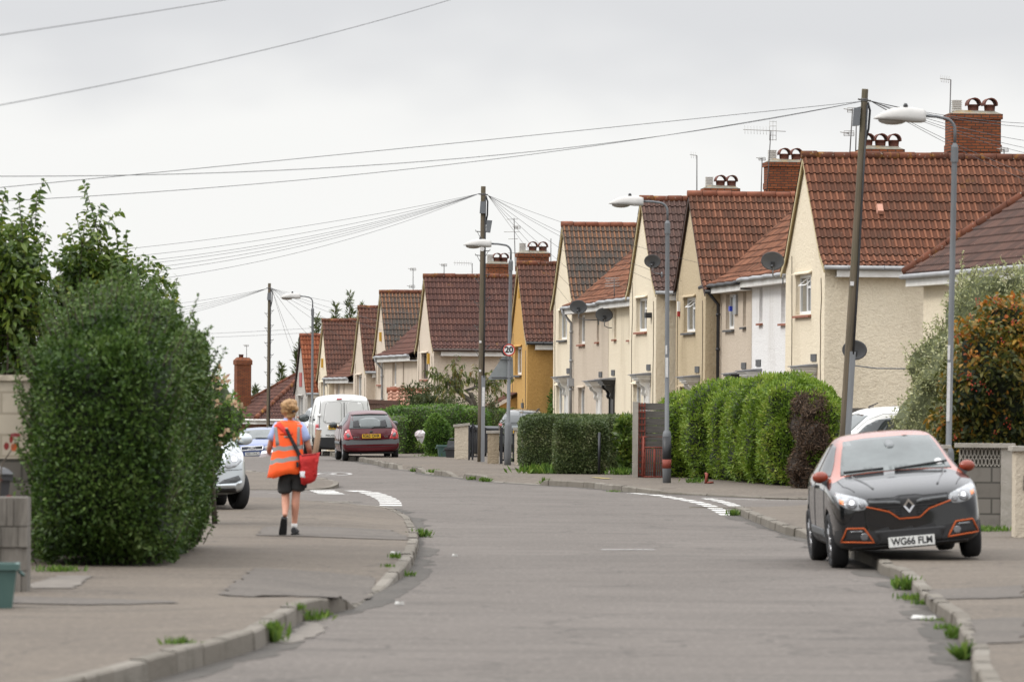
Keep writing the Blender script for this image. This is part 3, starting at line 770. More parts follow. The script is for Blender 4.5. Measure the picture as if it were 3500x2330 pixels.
def door_canopy(parent, y, z=2.0, x=0.0, paint='white_gloss_paint', roofm='lead_flashing', w=1.25, leaf=None):
    """panelled front door under a small flat canopy on scrolled brackets"""
    c = MB(); c.box(x-.46, x-.003, y-w/2, y+w/2, z+.02, z+.07); c.box(x-.41, x-.003, y-w/2+.05, y+w/2-.05, z-.05, z+.018); c.box(x-.36, x-.003, y-w/2+.1, y+w/2-.1, z-.10, z-.052)
    co = c.build('door_canopy', MATS[paint], parent)
    r = MB(); r.hull8([(x-.52, y-w/2-.05, z+.072), (x-.003, y-w/2-.05, z+.072), (x-.003, y+w/2+.05, z+.072), (x-.52, y+w/2+.05, z+.072), (x-.52, y-w/2-.05, z+.095), (x-.003, y-w/2-.05, z+.15), (x-.003, y+w/2+.05, z+.15), (x-.52, y+w/2+.05, z+.095)])
    r.build('canopy_roof', MATS[roofm], co)
    for s in (-1, 1):
        b = MB(); yc = y+s*(w/2-.24)
        prof = [(0, 0), (-.30, 0), (-.31, -.06), (-.26, -.13), (-.17, -.18), (-.13, -.27), (-.15, -.36), (-.10, -.44), (0, -.46)]
        b.prism([(x-.003+p, z-.103+q) for p, q in prof], yc-.07, yc+.07, 'XZ'); b.build('bracket', MATS[paint], co)
    d = MB(); d.box(x-.02, x+.03, y-.52, y+.52, z-2.0, z-.30); d.box(x-.025, x-.0205, y-.36, y+.36, z-.52, z-.36); dd = d.build('door', MATS[leaf or paint], parent)
    k = MB(); k.box(x-.055, x-.02, y-.52, y-.42, z-2.0, z-.2); k.box(x-.055, x-.02, y+.42, y+.52, z-2.0, z-.2); k.box(x-.055, x-.02, y-.42, y+.42, z-.32, z-.2); k.build('door_frame', MATS[paint], dd)
    v = MB(); v.box(x-.03, x-.003, y-w/2+.1, y+w/2-.45, z+.22, z+.4); v.build('nameboard', MATS['slate_sill'], parent)
ROOFPATH = [(0, 0), (2.36, 2.50), (2.97, 2.88)]
EAVE, RIDGE, WING = 4.65, 7.45, 5.3
def chimney(parent, c, w, d, z0, z1, pots=2, vent=True, pm='clay_pot'):
    """brick stack in the parent's space: c (x, y), width w along x, depth d along y"""
    x, y = c; s = MB(); s.box(x-w/2, x+w/2, y-d/2, y+d/2, z0, z1-.14)
    zb = z0+(z1-z0)*.62
    s.box(x-w/2-.022, x+w/2+.022, y-d/2-.022, y+d/2+.022, zb-.1, zb+.09)
    s.box(x-w/2-.04, x+w/2+.04, y-d/2-.04, y+d/2+.04, z1-.139, z1)
    o = s.build('chimney', MATS['brick_chimney'], parent)
    f = MB(); f.hull8([(x-w/2-.02, y-d/2-.02, z1+.001), (x+w/2+.02, y-d/2-.02, z1+.001), (x+w/2+.02, y+d/2+.02, z1+.001), (x-w/2-.02, y+d/2+.02, z1+.001), (x-w/2*.7, y-d/2*.4, z1+.11), (x+w/2*.8, y-d/2*.4, z1+.09), (x+w/2*.8, y+d/2*.4, z1+.09), (x-w/2*.7, y+d/2*.4, z1+.11)])
    f.build('flaunching', MATS['mortar_flaunch'], o)
    n = pots + (1 if vent else 0)
    for k in range(n):
        px = x-w/2+w*(k+.5)/n
        if vent and k == 0:
            v = MB(); v.box(px-.12, px+.12, y-.12, y+.12, z1+.08, z1+.13)
            for q in range(5): v.box(px-.12, px+.12, y-.12, y+.12, z1+.15+q*.05, z1+.175+q*.05)
            v.box(px-.1, px+.1, y-.1, y+.1, z1+.13, z1+.36); v.build('flue_terminal', MATS['white_vent'], o); continue
        p = MB(); r = .15
        p.lathe([(r*.9, z1+.06), (r, z1+.09), (r*.95, z1+.11), (r*1.02, z1+.23), (r*1.1, z1+.235), (r*1.1, z1+.265), (r*.8, z1+.266)], 14, 'Z', (px, y, 0))
        # half-round hood open front and back
        no = 9
        def hp(i, rr, yy):
            a = math.pi*(i/(no-1))*1.1-.05*math.pi; return (px+math.cos(a)*rr, y+yy, z1+.26+math.sin(a)*rr)
        for i in range(no-1):
            p.hull8([hp(i, .155, -.21), hp(i+1, .155, -.21), hp(i+1, .155, .21), hp(i, .155, .21), hp(i, .185, -.21), hp(i+1, .185, -.21), hp(i+1, .185, .21), hp(i, .185, .21)])
        p.build('chimney_pot', MATS[pm], o)
    return o
def wing_house(label, peak, Z, wall, tiles, th=7.3, depth=9.0, near_gutter='grey_pvc', far=False, win=True, door=True, sill='terracotta_sill', frame='upvc_white', ridge='ridge_tiles', seed=0, openlight=False,
               fascia=True, extra=None, tfun=None, board='cream_board', downpipe=None, near=True, gwin=True, style=2, brack='white_gloss_paint'):
    pk = P(peak[0], peak[1], Z); base = pk.z-RIDGE-.1
    r = thing('terraced_house', (pk.x, pk.y, base), R(th), label, 'house', 'gabled houses along the right side of the street')
    h2 = WING/2; holes = []
    uw = (-.85, 1.25, 3.42, 4.44) if win else None
    if uw: holes.append(uw)
    gw = (.15, 1.75, .75, 1.8) if gwin else None
    if gw: holes.append(gw)
    def zr(y):
        y = abs(y); a = ROOFPATH
        return RIDGE-((y/a[1][0])*a[1][1] if y < a[1][0] else a[1][1]+(y-a[1][0])/(a[2][0]-a[1][0])*(a[2][1]-a[1][1]))-.07
    w = MB(); facade_mesh(w, -h2, h2, -2.5, zr(h2), holes)
    w.poly([(0, h2, zr(h2)), (0, -h2, zr(h2)), (0, -2.36, zr(2.36)), (0, 0, zr(0)), (0, 2.36, zr(2.36))])
    X = depth
    w.poly([(0, -h2, -2.5), (X, -h2, -2.5), (X, -h2, zr(h2)), (0, -h2, zr(h2))]); w.poly([(0, h2, -2.5), (0, h2, zr(h2)), (X, h2, zr(h2)), (X, h2, -2.5)])
    w.poly([(X, h2, -2.5), (X, -h2, -2.5), (X, -h2, zr(h2)), (X, -2.36, zr(2.36)), (X, 0, zr(0)), (X, 2.36, zr(2.36)), (X, h2, zr(h2))])
    wo = w.build('wall', MATS[wall], r)
    hoods = MB()
    for q in (uw, gw):
        if q:
            o, hd = window(r, *q, sill=sill, frame=frame, style=style if q is uw else 2, openlight=openlight and q is uw)
            if hd: hd.build('window_hood', MATS[wall], r)
    if door: door_canopy(r, -1.15, 2.0, paint=brack)
    ov = .10
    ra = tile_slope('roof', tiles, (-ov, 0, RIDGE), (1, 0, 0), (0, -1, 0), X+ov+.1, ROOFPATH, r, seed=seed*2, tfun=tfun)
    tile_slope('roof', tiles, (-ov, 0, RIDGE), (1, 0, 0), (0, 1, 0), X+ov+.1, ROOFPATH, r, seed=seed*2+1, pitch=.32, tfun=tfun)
    ridge_line('ridge', (-ov-.02, 0, RIDGE+.02), (X+ov, 0, RIDGE+.02), r, m=ridge, seed=seed)
    # boards under the verge and boarded soffit
    for s, nm in ((-1, 'bargeboard'), (1, 'bargeboard')):
        b = MB()
        for (y0, z0), (y1, z1) in zip(ROOFPATH, ROOFPATH[1:]):
            b.hull8([(-ov+.012, s*y0, RIDGE-z0-.16), (-ov+.04, s*y0, RIDGE-z0-.16), (-ov+.04, s*y1, RIDGE-z1-.16), (-ov+.012, s*y1, RIDGE-z1-.16),
                     (-ov+.012, s*y0, RIDGE-z0-.012), (-ov+.04, s*y0, RIDGE-z0-.012), (-ov+.04, s*y1, RIDGE-z1-.012), (-ov+.012, s*y1, RIDGE-z1-.012)])
            b.hull8([(-ov+.041, s*y0, RIDGE-z0-.05), (X, s*y0, RIDGE-z0-.05), (X, s*y1, RIDGE-z1-.05), (-ov+.041, s*y1, RIDGE-z1-.05),
                     (-ov+.041, s*y0, RIDGE-z0-.025), (X, s*y0, RIDGE-z0-.025), (X, s*y1, RIDGE-z1-.025), (-ov+.041, s*y1, RIDGE-z1-.025)])
        b.build(nm, MATS[board], r)
    ye, ze = ROOFPATH[-1][0], RIDGE-ROOFPATH[-1][1]
    gt = MB(); gt.tube([(-ov+.02, -ye-.03, ze-.03), (X, -ye-.03, ze-.04)], .055, 10)
    for k in range(int(X/.9)): gt.tube([(.5+k*.9, -ye-.03, ze-.031), (.53+k*.9, -ye-.03, ze-.031)], .064, 10)
    g = gt.build('gutter', MATS[near_gutter], r)
    if fascia:
        f = MB(); f.box(.25, X, -ye+.03, -ye+.055, ze-.26, ze-.09); f.box(.25, X, -ye+.056, -h2-.004, ze-.26, ze-.235); f.build('fascia', MATS['white_gloss_paint'], r)
    if downpipe:
        d = MB(); xx, mm = downpipe
        d.tube([(xx, -ye-.03, ze-.06), (xx, -ye-.03, ze-.2), (xx, -h2-.075, ze-.5), (xx, -h2-.075, -1.5)], .045, 10)
        for q in range(4): d.tube([(xx, -h2-.075, ze-1.0-q*1.0), (xx, -h2-.075, ze-1.07-q*1.0)], .062, 10)
        d.build('downpipe', MATS[mm], r)
    rc = random.Random(seed)
    for yy, za, zb in ((rc.uniform(1.6, 2.3), -.5, zr(2.2)-.1), (-2.2, 1.2, 4.3)):
        cb = MB(); cb.tube([(-.012, yy+rc.uniform(-.02, .02)*k, za+(zb-za)*k/6) for k in range(7)], .011, 5); cb.build('wall_cable', MATS['wall_cable'], r)
    if extra: extra(r)
    r['_b'] = base
    return r
def mid_house(label, frame_of, y0, y1, wall, tiles, recess, openings, door_y=None, mirror=False, canopy='white_gloss_paint', leaf=None, sill='terracotta_sill', seed=0, gut='grey_pvc', zoff=0.0, downpipe=None, lead=False):
    """recessed middle house of a block, built in the frame of the near gabled house; its root stands at the middle of its own front"""
    Mx = frame_of.matrix_basis if False else Matrix.Translation(frame_of.location) @ Matrix.Rotation(frame_of.rotation_euler.z, 4, 'Z')
    yc = (y0+y1)/2; o = Mx @ Vector((recess, yc, zoff))
    r = thing('terraced_house', o, frame_of.rotation_euler.z, label, 'house', 'recessed houses between the gables')
    a, b = y0-yc, y1-yc; w = MB(); X = 6.0; top = EAVE-.12
    hl = [(c-yc, d-yc, e, f) for c, d, e, f in openings]
    facade_mesh(w, a, b, -2.5, top, hl)
    w.poly([(0, a, -2.5), (X, a, -2.5), (X, a, top), (0, a, top)]); w.poly([(0, b, -2.5), (0, b, top), (X, b, top), (X, b, -2.5)]); w.poly([(X, b, -2.5), (X, a, -2.5), (X, a, top), (X, b, top)])
    w.build('wall', MATS[wall], r)
    for q in hl:
        wd = q[1]-q[0]
        so, hd = window(r, *q, sill=sill, style=1 if wd < .9 else 2, hood=wd > .9)
        if hd: hd.build('window_hood', MATS[wall], r)
    if door_y is not None: door_canopy(r, door_y-yc, 1.98, paint=canopy, leaf=leaf)
    path = [(0, 0), (2.7, 2.45), (3.3, 2.75)]
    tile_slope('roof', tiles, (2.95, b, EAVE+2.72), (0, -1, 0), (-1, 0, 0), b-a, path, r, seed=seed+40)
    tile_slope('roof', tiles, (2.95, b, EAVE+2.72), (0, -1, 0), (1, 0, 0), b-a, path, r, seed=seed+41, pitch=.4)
    ridge_line('ridge', (2.95, a, EAVE+2.74), (2.95, b, EAVE+2.74), r, seed=seed)
    ze = EAVE-.03
    g = MB(); n = 14
    g.tube([(-.40, a+(b-a)*k/n, ze-.03+.012*math.sin(k*2.1)) for k in range(n+1)], .06, 10); g.build('gutter', MATS[gut], r)
    f = MB(); f.box(-.34, -.315, a, b, ze-.24, ze-.06); f.box(-.314, -.003, a, b, ze-.24, ze-.21); f.build('fascia', MATS['white_gloss_paint'], r)
    if downpipe:
        yy, mm = downpipe; yy -= yc; d = MB()
        d.tube([(-.40, yy, ze-.06), (-.40, yy, ze-.18), (-.09, yy+.02, ze-.55), (-.09, yy+.02, -1.2)], .05, 10)
        for q in range(4): d.tube([(-.09, yy+.02, ze-.8-q), (-.09, yy+.02, ze-.88-q)], .066, 10)
        if mm == 'grey_pvc': d.box(-.2, -.004, yy-.13, yy+.17, ze-2.72, ze-2.45)
        d.build('downpipe', MATS[mm], r)
    if lead:
        l = MB(); l.hull8([(-.36, a+.05, ze+.10), (2.3, a+.05, ze+2.36), (2.3, a+.19, ze+2.36), (-.36, a+.19, ze+.10), (-.36, a+.05, ze+.15), (2.3, a+.05, ze+2.41), (2.3, a+.19, ze+2.41), (-.36, a+.19, ze+.15)])
        l.build('flashing', MATS['lead_flashing'], r)
    return r

def ch_at(root, px0, px1, pytop, Z, zdown=1.2, d=.75, pots=2, vent=True):
    """chimney whose near face fills px0..px1 with its brick top at pytop, depth Z, in the space of its house"""
    M = (Matrix.Translation(root.location) @ Matrix.Rotation(root.rotation_euler.z, 4, 'Z')).inverted()
    c = M @ P((px0+px1)/2, pytop, Z); w = (px1-px0)*Z/F
    chimney(root, (c.x, c.y), w, d, c.z-zdown, c.z, pots, vent)

# block nearest the junction
A = wing_house('cream house with a steep red tiled roof, behind the tall leaning telegraph pole', (2754, 520), 123, 'render_cream', T_RED, seed=1, openlight=True, sill='terracotta_sill', depth=9.5)
ch_at(A, 3240, 3412, 392, 129, 2.4, .8, 2)
B = wing_house('beige weather-stained gabled house with a red alarm box and overhanging tile edge', (2363, 654), 142, 'render_beige', T_BRN, seed=2, sill='slate_sill', near_gutter='black_pipe', openlight=True, fascia=False, ridge='ridge_tiles_new', downpipe=None, board='dark_wood_frame')
fr = A
mp_ = mid_house('pinkish beige recessed house with a black door canopy and a white meter box', A, 11.3, 17.95-.3, 'render_pinkish', T_BRN, .65, [(14.1, 15.5, 3.35, 4.35), (12.2, 12.7, 3.4, 4.4)], 12.6, canopy='black_paint', sill='slate_sill', seed=3, gut='black_pipe', zoff=-.12, downpipe=(16.25, 'black_pipe'))
mw_ = mid_house('narrow white painted house front recessed beside the cream gable', A, 2.75, 11.25, 'render_white', T_BRN, .65, [(9.6, 10.1, 3.4, 4.4), (5.3, 6.8, 3.35, 4.35)], 10.3, sill='terracotta_sill', seed=4, zoff=-.05, lead=True)
ch_at(mw_, 2940, 3078, 512, 133, 1.5, .8, 3, False)
ch_at(B, 2618, 2742, 556, 148, 1.9, .8, 2)
v = MB(); v.hull8([(1.55, -1.50, 5.93), (1.73, -1.50, 5.93), (1.73, -1.30, 6.13), (1.55, -1.30, 6.13), (1.57, -1.56, 6.02), (1.71, -1.56, 6.02), (1.71, -1.40, 6.20), (1.57, -1.40, 6.20)])
mat('vent_pink', (.45, .23, .16), .7); v.build('roof_vent', MATS['vent_pink'], A)
# middle block
C = wing_house('cream gabled house with dark lichened tiles behind the second street lamp', (2199, 670), 147.6, 'render_cream', T_GRY, seed=5, tfun=None)
Dh = wing_house('cream gabled house with patchy grey and orange tiles right of the ochre house', (1929, 759), 170, 'render_cream', T_MIX, seed=6, sill='slate_sill', ridge='ridge_tiles_new', tfun=lambda v, t, rg: np.clip(t*.55+.35*np.sin(v*9+1.0)*.5+.25+rg.normal(0, .1, len(t)), 0, 1))
mc1 = mid_house('cream recessed house front with a black doorway, below the small bar aerial', C, 2.75, 11.4, 'render_cream', T_BRN, .65, [(9.7, 10.2, 3.4, 4.4), (5.5, 7.0, 3.35, 4.35)], 11.0-.55, canopy='black_paint', seed=7, zoff=-.1, lead=True)
mc2 = mid_house('pale pink recessed house with a white door canopy and grey downpipe', C, 11.45, 20.0, 'render_pinkish', T_BRN, .65, [(16.9, 18.4, 3.35, 4.35), (13.6, 14.1, 3.4, 4.4), (16.9, 18.4, .8, 1.85)], 13.3, seed=8, zoff=-.15, downpipe=(19.6, 'grey_pvc'))
ch_at(Dh, 2404, 2520, 645, 158, 1.4, .7, 2)
# ochre house
E = wing_house('ochre yellow painted gabled house with a lean-to at its side', (1776, 893), 176, 'render_orange', T_DRK, seed=9, th=6.5, near_gutter='black_pipe', sill='slate_sill', downpipe=(2.45, 'black_pipe'), ridge='ridge_tiles')
ch_at(E, 1768, 1873, 866, 181, 1.5, .8, 2)
# lower block
Fh = wing_house('pale pinkish gabled house with a broad dark red roof behind the small leaning tree', (1456, 936), 190, 'render_pale', T_MRN, seed=10, th=8, near_gutter='brown_gutter', frame='dark_wood_frame', depth=8.0)
ch_at(Fh, 1662, 1735, 902, 196, 1.5, .8, 2)
Gh = wing_house('pale gabled house with patched orange and grey tiles and an aerial over its ridge', (1305, 991), 212, 'render_pale', T_MIX, seed=11, th=8, tfun=lambda v, t, rg: np.clip(.75-.9*np.exp(-((v-.5)/.18)**2)*.6+(t-.5)*.6, 0, 1))
mf = mid_house('pale recessed house front between the broad dark red roof and the patched roof', Fh, 8.0, 20.5, 'render_pale', T_MRN, .65, [(15.5, 17.0, 3.35, 4.35), (12.6, 13.1, 3.4, 4.4)], None, seed=12, zoff=-.2, downpipe=(20.0, 'grey_pvc'))
Hh = wing_house('pale gabled house with a narrow dark roof tufted with orange lichen', (1231, 1044), 217, 'render_pale', T_DRK, seed=13, th=8)
Ih = wing_house('pale gabled house with a wide dark brown roof and yellow alarm box', (1107, 1089), 237, 'render_cream', T_DRK, seed=14, th=8)
mh = mid_house('small recessed house front between the two dark brown roofs behind the white van', Hh, 8.0, 19.0, 'render_pale', T_DRK, .65, [(15.0, 16.5, 3.35, 4.35), (12.6, 13.1, 3.4, 4.4)], None, seed=15, zoff=-.3, downpipe=(18.6, 'grey_pvc'))
Jh = wing_house('farthest gabled house with bright orange tiles and a red mark on its grey gable', (1031, 1140), 242, 'render_grey', T_ORG, seed=16, th=9, board='dark_wood_frame', ridge='ridge_tiles_new')
def local_of(root): return (Matrix.Translation(root.location) @ Matrix.Rotation(root.rotation_euler.z, 4, 'Z'))
# alarm boxes, meter box and other things fixed to the fronts
def wall_box(root, name, y, z, w, h, d, m, label=None, x=0.0, taper=0):
    b = MB(); b.hull8([(x-d, y-w/2+taper, z), (x-.002, y-w/2+taper, z), (x-.002, y+w/2-taper, z), (x-d, y+w/2-taper, z), (x-d, y-w/2, z+h), (x-.002, y-w/2, z+h), (x-.002, y+w/2, z+h), (x-d, y+w/2, z+h)])
    return b.build(name, MATS[m], root)
wall_box(B, 'alarm_box', 1.95, 4.05, .22, .3, .07, 'white_gloss_paint'); wall_box(B, 'alarm_lens', 1.95, 3.9, .16, .15, .07, 'red_plastic')
wall_box(mp_, 'meter_box', -.75, 3.75, .5, .55, .07, 'grey_pvc'); wall_box(mp_, 'alarm_lens', -.2, 3.85, .2, .14, .12, 'blue_plastic')
wall_box(Fh, 'alarm_box', -1.3, 4.0, .25, .42, .09, 'yellow_alarm')
wall_box(Gh, 'alarm_box', 0, 5.3, .22, .4, .1, 'yellow_alarm'); wall_box(Ih, 'alarm_box', .2, 5.15, .22, .45, .1, 'yellow_alarm')
wall_box(E, 'alarm_box', -.4, 6.2, .22, .35, .09, 'yellow_alarm')
wall_box(Jh, 'red_panel', .2, 4.9, 1.1, .7, .03, 'red_plastic')
wall_box(C, 'floodlight', -1.75, 3.8, .25, .16, .2, 'black_pipe')
# bay and porch of the farthest house
bp = MB(); bp.box(-1.6, 2.6, -WING/2-.72, -WING/2-.66, 1.0, 4.2); bp.box(-1.6, 2.6, -WING/2-.74, -WING/2-.64, 4.2, 4.4)
def side_bay(root, x0, x1, z0, z1, dep, m):
    b = MB(); b.box(x0, x1, -WING/2-dep, -WING/2-.003, z0, z1); return b.build('side_bay', MATS[m], root)
mat('yellow_boarding', (.52, .38, .14), .7, col2=(.42, .3, .1), vs=4)
side_bay(Jh, .5, 2.4, 2.2, 4.05, .12, 'yellow_boarding')
# lean-to beside the ochre house
def lean_to(root):
    b = MB(); h2 = WING/2; x0, x1 = -1.5, -.004
    ya, yb = .6, 2.6
    b.poly([(x0, ya, -1.5), (x1, ya, -1.5), (x1, ya, 2.62), (x0, ya, 1.80)]); b.poly([(x0, ya, -1.5), (x0, ya, 1.80), (x0, yb, 1.80), (x0, yb, -1.5)])
    b.build('porch_wall', MATS['render_orange'], root)
    tile_slope('porch_roof', T_DRK, (-.004, yb, 2.75), (0, -1, 0), (-1, 0, 0), yb-ya+.2, [(0, 0), (1.72, .95)], root, seed=77)
lean_to(E)
# ------------------------------------------------------------------ hipped houses
def hip_house(name, label, O, a, L, Wd, eave, pitch, wallm, tiles, base, hip_at=0, cat='house', gut='grey_pvc', gauge=.33, pit=.17, seed=0, roll=.042, wb=-4.0):
    """hipped roof over a rectangle: corner O (x, y), a = unit vector along the near eave, house lies to the left of a"""
    a = Vector((a[0], a[1])).normalized(); ang = math.atan2(a.y, a.x)
    r = thing(name, (O[0], O[1], base), ang, label, cat)
    ov = .35; hw = Wd/2+ov; rise = hw*math.tan(pitch); zt = eave+rise
    w = MB(); w.box(0, L, 0, Wd, wb, eave+.05); w.build('wall', MATS[wallm], r)
    path = [(0, 0), (hw, rise)]
    yc = Wd/2
    # near slope: ridge at yc, downhill -y, clipped by the two hips
    c1 = (Vector((-ov, -ov, eave)), Vector((-1, 1, 0)))
    c2 = (Vector((L+ov, -ov, eave)), Vector((1, 1, 0)))
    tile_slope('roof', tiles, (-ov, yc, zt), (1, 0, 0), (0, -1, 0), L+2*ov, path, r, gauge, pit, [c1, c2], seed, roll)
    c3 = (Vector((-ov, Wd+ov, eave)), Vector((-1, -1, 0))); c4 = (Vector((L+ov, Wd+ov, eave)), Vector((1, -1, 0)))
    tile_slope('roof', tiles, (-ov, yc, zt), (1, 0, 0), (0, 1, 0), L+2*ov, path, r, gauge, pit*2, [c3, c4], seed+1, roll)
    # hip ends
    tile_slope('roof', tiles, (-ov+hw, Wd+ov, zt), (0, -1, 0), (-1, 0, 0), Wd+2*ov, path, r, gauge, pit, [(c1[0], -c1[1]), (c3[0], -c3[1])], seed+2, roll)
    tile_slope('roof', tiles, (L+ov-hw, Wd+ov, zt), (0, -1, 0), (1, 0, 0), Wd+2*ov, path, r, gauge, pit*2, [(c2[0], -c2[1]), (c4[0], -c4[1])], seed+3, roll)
    for p, q in (((-ov, -ov, eave+.06), (-ov+hw, yc, zt+.06)), ((-ov, Wd+ov, eave+.06), (-ov+hw, yc, zt+.06)), ((L+ov, -ov, eave+.06), (L+ov-hw, yc, zt+.06)), ((L+ov, Wd+ov, eave+.06), (L+ov-hw, yc, zt+.06)), ((-ov+hw, yc, zt+.05), (L+ov-hw, yc, zt+.05))):
        ridge_line('ridge', p, q, r, .12, 'ridge_tiles', seed)
    g = MB(); z = eave-.05
    g.tube([(-ov-.05, -ov-.06, z), (L+ov, -ov-.06, z)], .06, 10); g.tube([(-ov-.06, -ov-.05, z), (-ov-.06, Wd+ov, z)], .06, 10); g.build('gutter', MATS[gut], r)
    f = MB(); f.box(-ov+.02, L+ov, -ov+.02, -ov+.045, z-.22, z-.02); f.box(-ov+.02, -ov+.045, -ov+.046, Wd+ov, z-.22, z-.02); f.box(-ov+.046, L+ov, -ov+.046, -.003, z-.22, z-.2); f.build('fascia', MATS['white_gloss_paint'], r)
    return r
# corner house on the right: its street eave runs towards the camera
e0 = P(3092, 944, 110); e1 = P(3236, 934, 106.6)
av = Vector((e1.x-e0.x, e1.y-e0.y)).normalized()
# house must lie right of the eave seen from above walking towards the camera: use the mirrored direction
base_x = .15
ow = Vector((e0.x, e0.y)) + av*13.0
nrm = Vector((-av.y, av.x))  # left of travel towards the camera points to the right side of the picture
X_ = hip_house('corner_house', 'hipped corner house with weathered dark tiles rising behind the grey-green shrub', (e0.x+nrm.x*.35+av.x*.35, e0.y+nrm.y*.35+av.y*.35), av, 12.5, 8.0, e0.z-base_x+.03, R(38), 'render_cream', T_GRY, base_x, seed=60)
# brick bungalow on the left with its tall chimney
b0 = P(866, 1432, 262)
bd_ = Vector((1, .30)).normalized()
bz = b0.z-2.45
BUN = hip_house('brick_bungalow', 'low brick bungalow with a dark hipped roof and tall brick chimney, behind the blue car', (b0.x+.35, b0.y+.35), bd_, 14.0, 8.0, 2.45, R(34), 'brick_bungalow', T_MRN, bz, cat='bungalow', gut='white_gloss_paint', seed=70)
def bung_chimney():
    M = local_of(BUN).inverted(); c = M @ P(830, 1228, 268); w = 50*268/F
    s = MB(); s.box(c.x-w/2, c.x+w/2, c.y-.35, c.y+.35, c.z-3.4, c.z-.3); s.box(c.x-w/2-.05, c.x+w/2+.05, c.y-.4, c.y+.4, c.z-.3, c.z-.06)
    s.hull8([(c.x-w/2-.05, c.y-.4, c.z-.059), (c.x+w/2+.05, c.y-.4, c.z-.059), (c.x+w/2+.05, c.y+.4, c.z-.059), (c.x-w/2-.05, c.y+.4, c.z-.059), (c.x-w/2+.12, c.y-.25, c.z+.12), (c.x+w/2-.08, c.y-.25, c.z+.1), (c.x+w/2-.08, c.y+.25, c.z+.1), (c.x-w/2+.12, c.y+.25, c.z+.12)])
    o = s.build('chimney', MATS['brick_chimney'], BUN)
    p = MB(); p.lathe([(.13, c.z+.08), (.13, c.z+.24), (.15, c.z+.25), (.15, c.z+.28), (.1, c.z+.281)], 12, 'Z', (c.x-.1, c.y, 0)); p.build('chimney_pot', MATS['clay_pot'], o)
bung_chimney()
# low garage with pale pantiles, and the brown timber fence in front of it
def garage():
    a, b = P(1326, 1336, 178), P(1470, 1334, 178); z0 = H(a.x, a.y)
    r = thing('garage', (a.x, a.y, z0), 0, 'low garage with a pale pink pantiled roof beside the brown timber fence', 'garage')
    Lg = b.x-a.x; zr = a.z-z0
    tile_slope('roof', T_PNK, (0, 0, zr), (1, 0, 0), (0, -1, 0), Lg, [(0, 0), (1.6, .82)], r, .3, .24, seed=90, roll=.06, lip=.04)
    tile_slope('roof', T_PNK, (0, 0, zr), (1, 0, 0), (0, 1, 0), Lg, [(0, 0), (1.6, .82)], r, .3, .24, seed=91, roll=.06, lip=.04)
    ridge_line('ridge', (-.05, 0, zr+.03), (Lg, 0, zr+.03), r, .11, 'ridge_tiles_new')
    w = MB(); zz = zr-.66
    w.box(.05, Lg-.05, -1.35, 1.35, -1, zz); w.poly([(.05, -1.35, zz), (.05, 1.35, zz), (.05, 0, zr-.06)]); w.build('wall', MATS['render_grey'], r)
garage()
mat('brown_timber', (.075, .032, .018), .8, col2=(.045, .02, .012), vs=2, stretch=(9, 9, .5), bs=0)
def timber_fence():
    a, b = P(1240, 1362, 170), P(1364, 1368, 168); z0 = H(a.x, a.y); mb = MB(); n = 22; d = b-a
    r = thing('timber_fence', (a.x, a.y, z0), 0, 'dark brown boarded timber fence above the hedge, right of the white van', 'fence')
    for k in range(n):
        p = d*(k/n); q = d*((k+.96)/n)
        mb.hull8([(p.x, p.y, 0), (q.x, q.y, 0), (q.x, q.y+.03, 0), (p.x, p.y+.03, 0), (p.x, p.y, a.z-z0-.16), (q.x, q.y, a.z-z0-.16), (q.x, q.y+.03, a.z-z0-.16), (p.x, p.y+.03, a.z-z0-.16)])
    mb.build('board_panel', MATS['brown_timber'], r)
    c = MB(); h = a.z-z0; c.hull8([(-.05, -.05, h-.16), (d.x+.05, d.y-.05, h-.2), (d.x+.05, d.y+.08, h-.2), (-.05, .08, h-.16), (-.05, -.05, h-.02), (d.x+.05, d.y-.05, h-.06), (d.x+.05, d.y+.08, h-.06), (-.05, .08, h-.02)]); c.build('rail', MATS['brown_timber'], r)
timber_fence()
# ------------------------------------------------------------------ poles, lamps, signs, wires, aerials, dishes
mat('pole_wood', (.135, .105, .07), .9, col2=(.075, .062, .042), vs=2.2, stretch=(14, 14, .6), dirt=(.10, .10, .045), ds=1.5, bs=0)
mat('galvanised', (.24, .25, .26), .6, col2=(.17, .175, .18), vs=2, metal=.3, stretch=(4, 4, .6))
mat('lamp_column', (.165, .172, .178), .65, col2=(.11, .115, .12), vs=1.6, stretch=(5, 5, .5), metal=.2)
mat('lamp_shell', (.46, .445, .42), .6, col2=(.38, .37, .35), vs=4)
mat('lamp_bowl', (.33, .31, .28), .25, spec=.6)
mat('cable_black', (.018, .018, .02), .6)
mat('wire_black', (.085, .085, .088), .7)
mat('aerial_metal', (.3, .29, .27), .5, metal=.5)
mat('aerial_mast', (.10, .095, .09), .6, metal=.3)
mat('dish_grey', (.105, .112, .12), .5, col2=(.14, .147, .155), vs=2.0)
mat('sign_back_grey', (.235, .25, .25), .6, col2=(.2, .215, .215), vs=5)
mat('sign_white', (.78, .77, .75), .5)
mat('sign_red', (.46, .035, .02), .5)
mat('sign_black', (.012, .012, .013), .5)
mat('sticker_white', (.66, .65, .63), .6, col2=(.5, .49, .48), vs=20)
mat('rust_red_paint', (.26, .05, .03), .7, col2=(.16, .035, .02), vs=8)

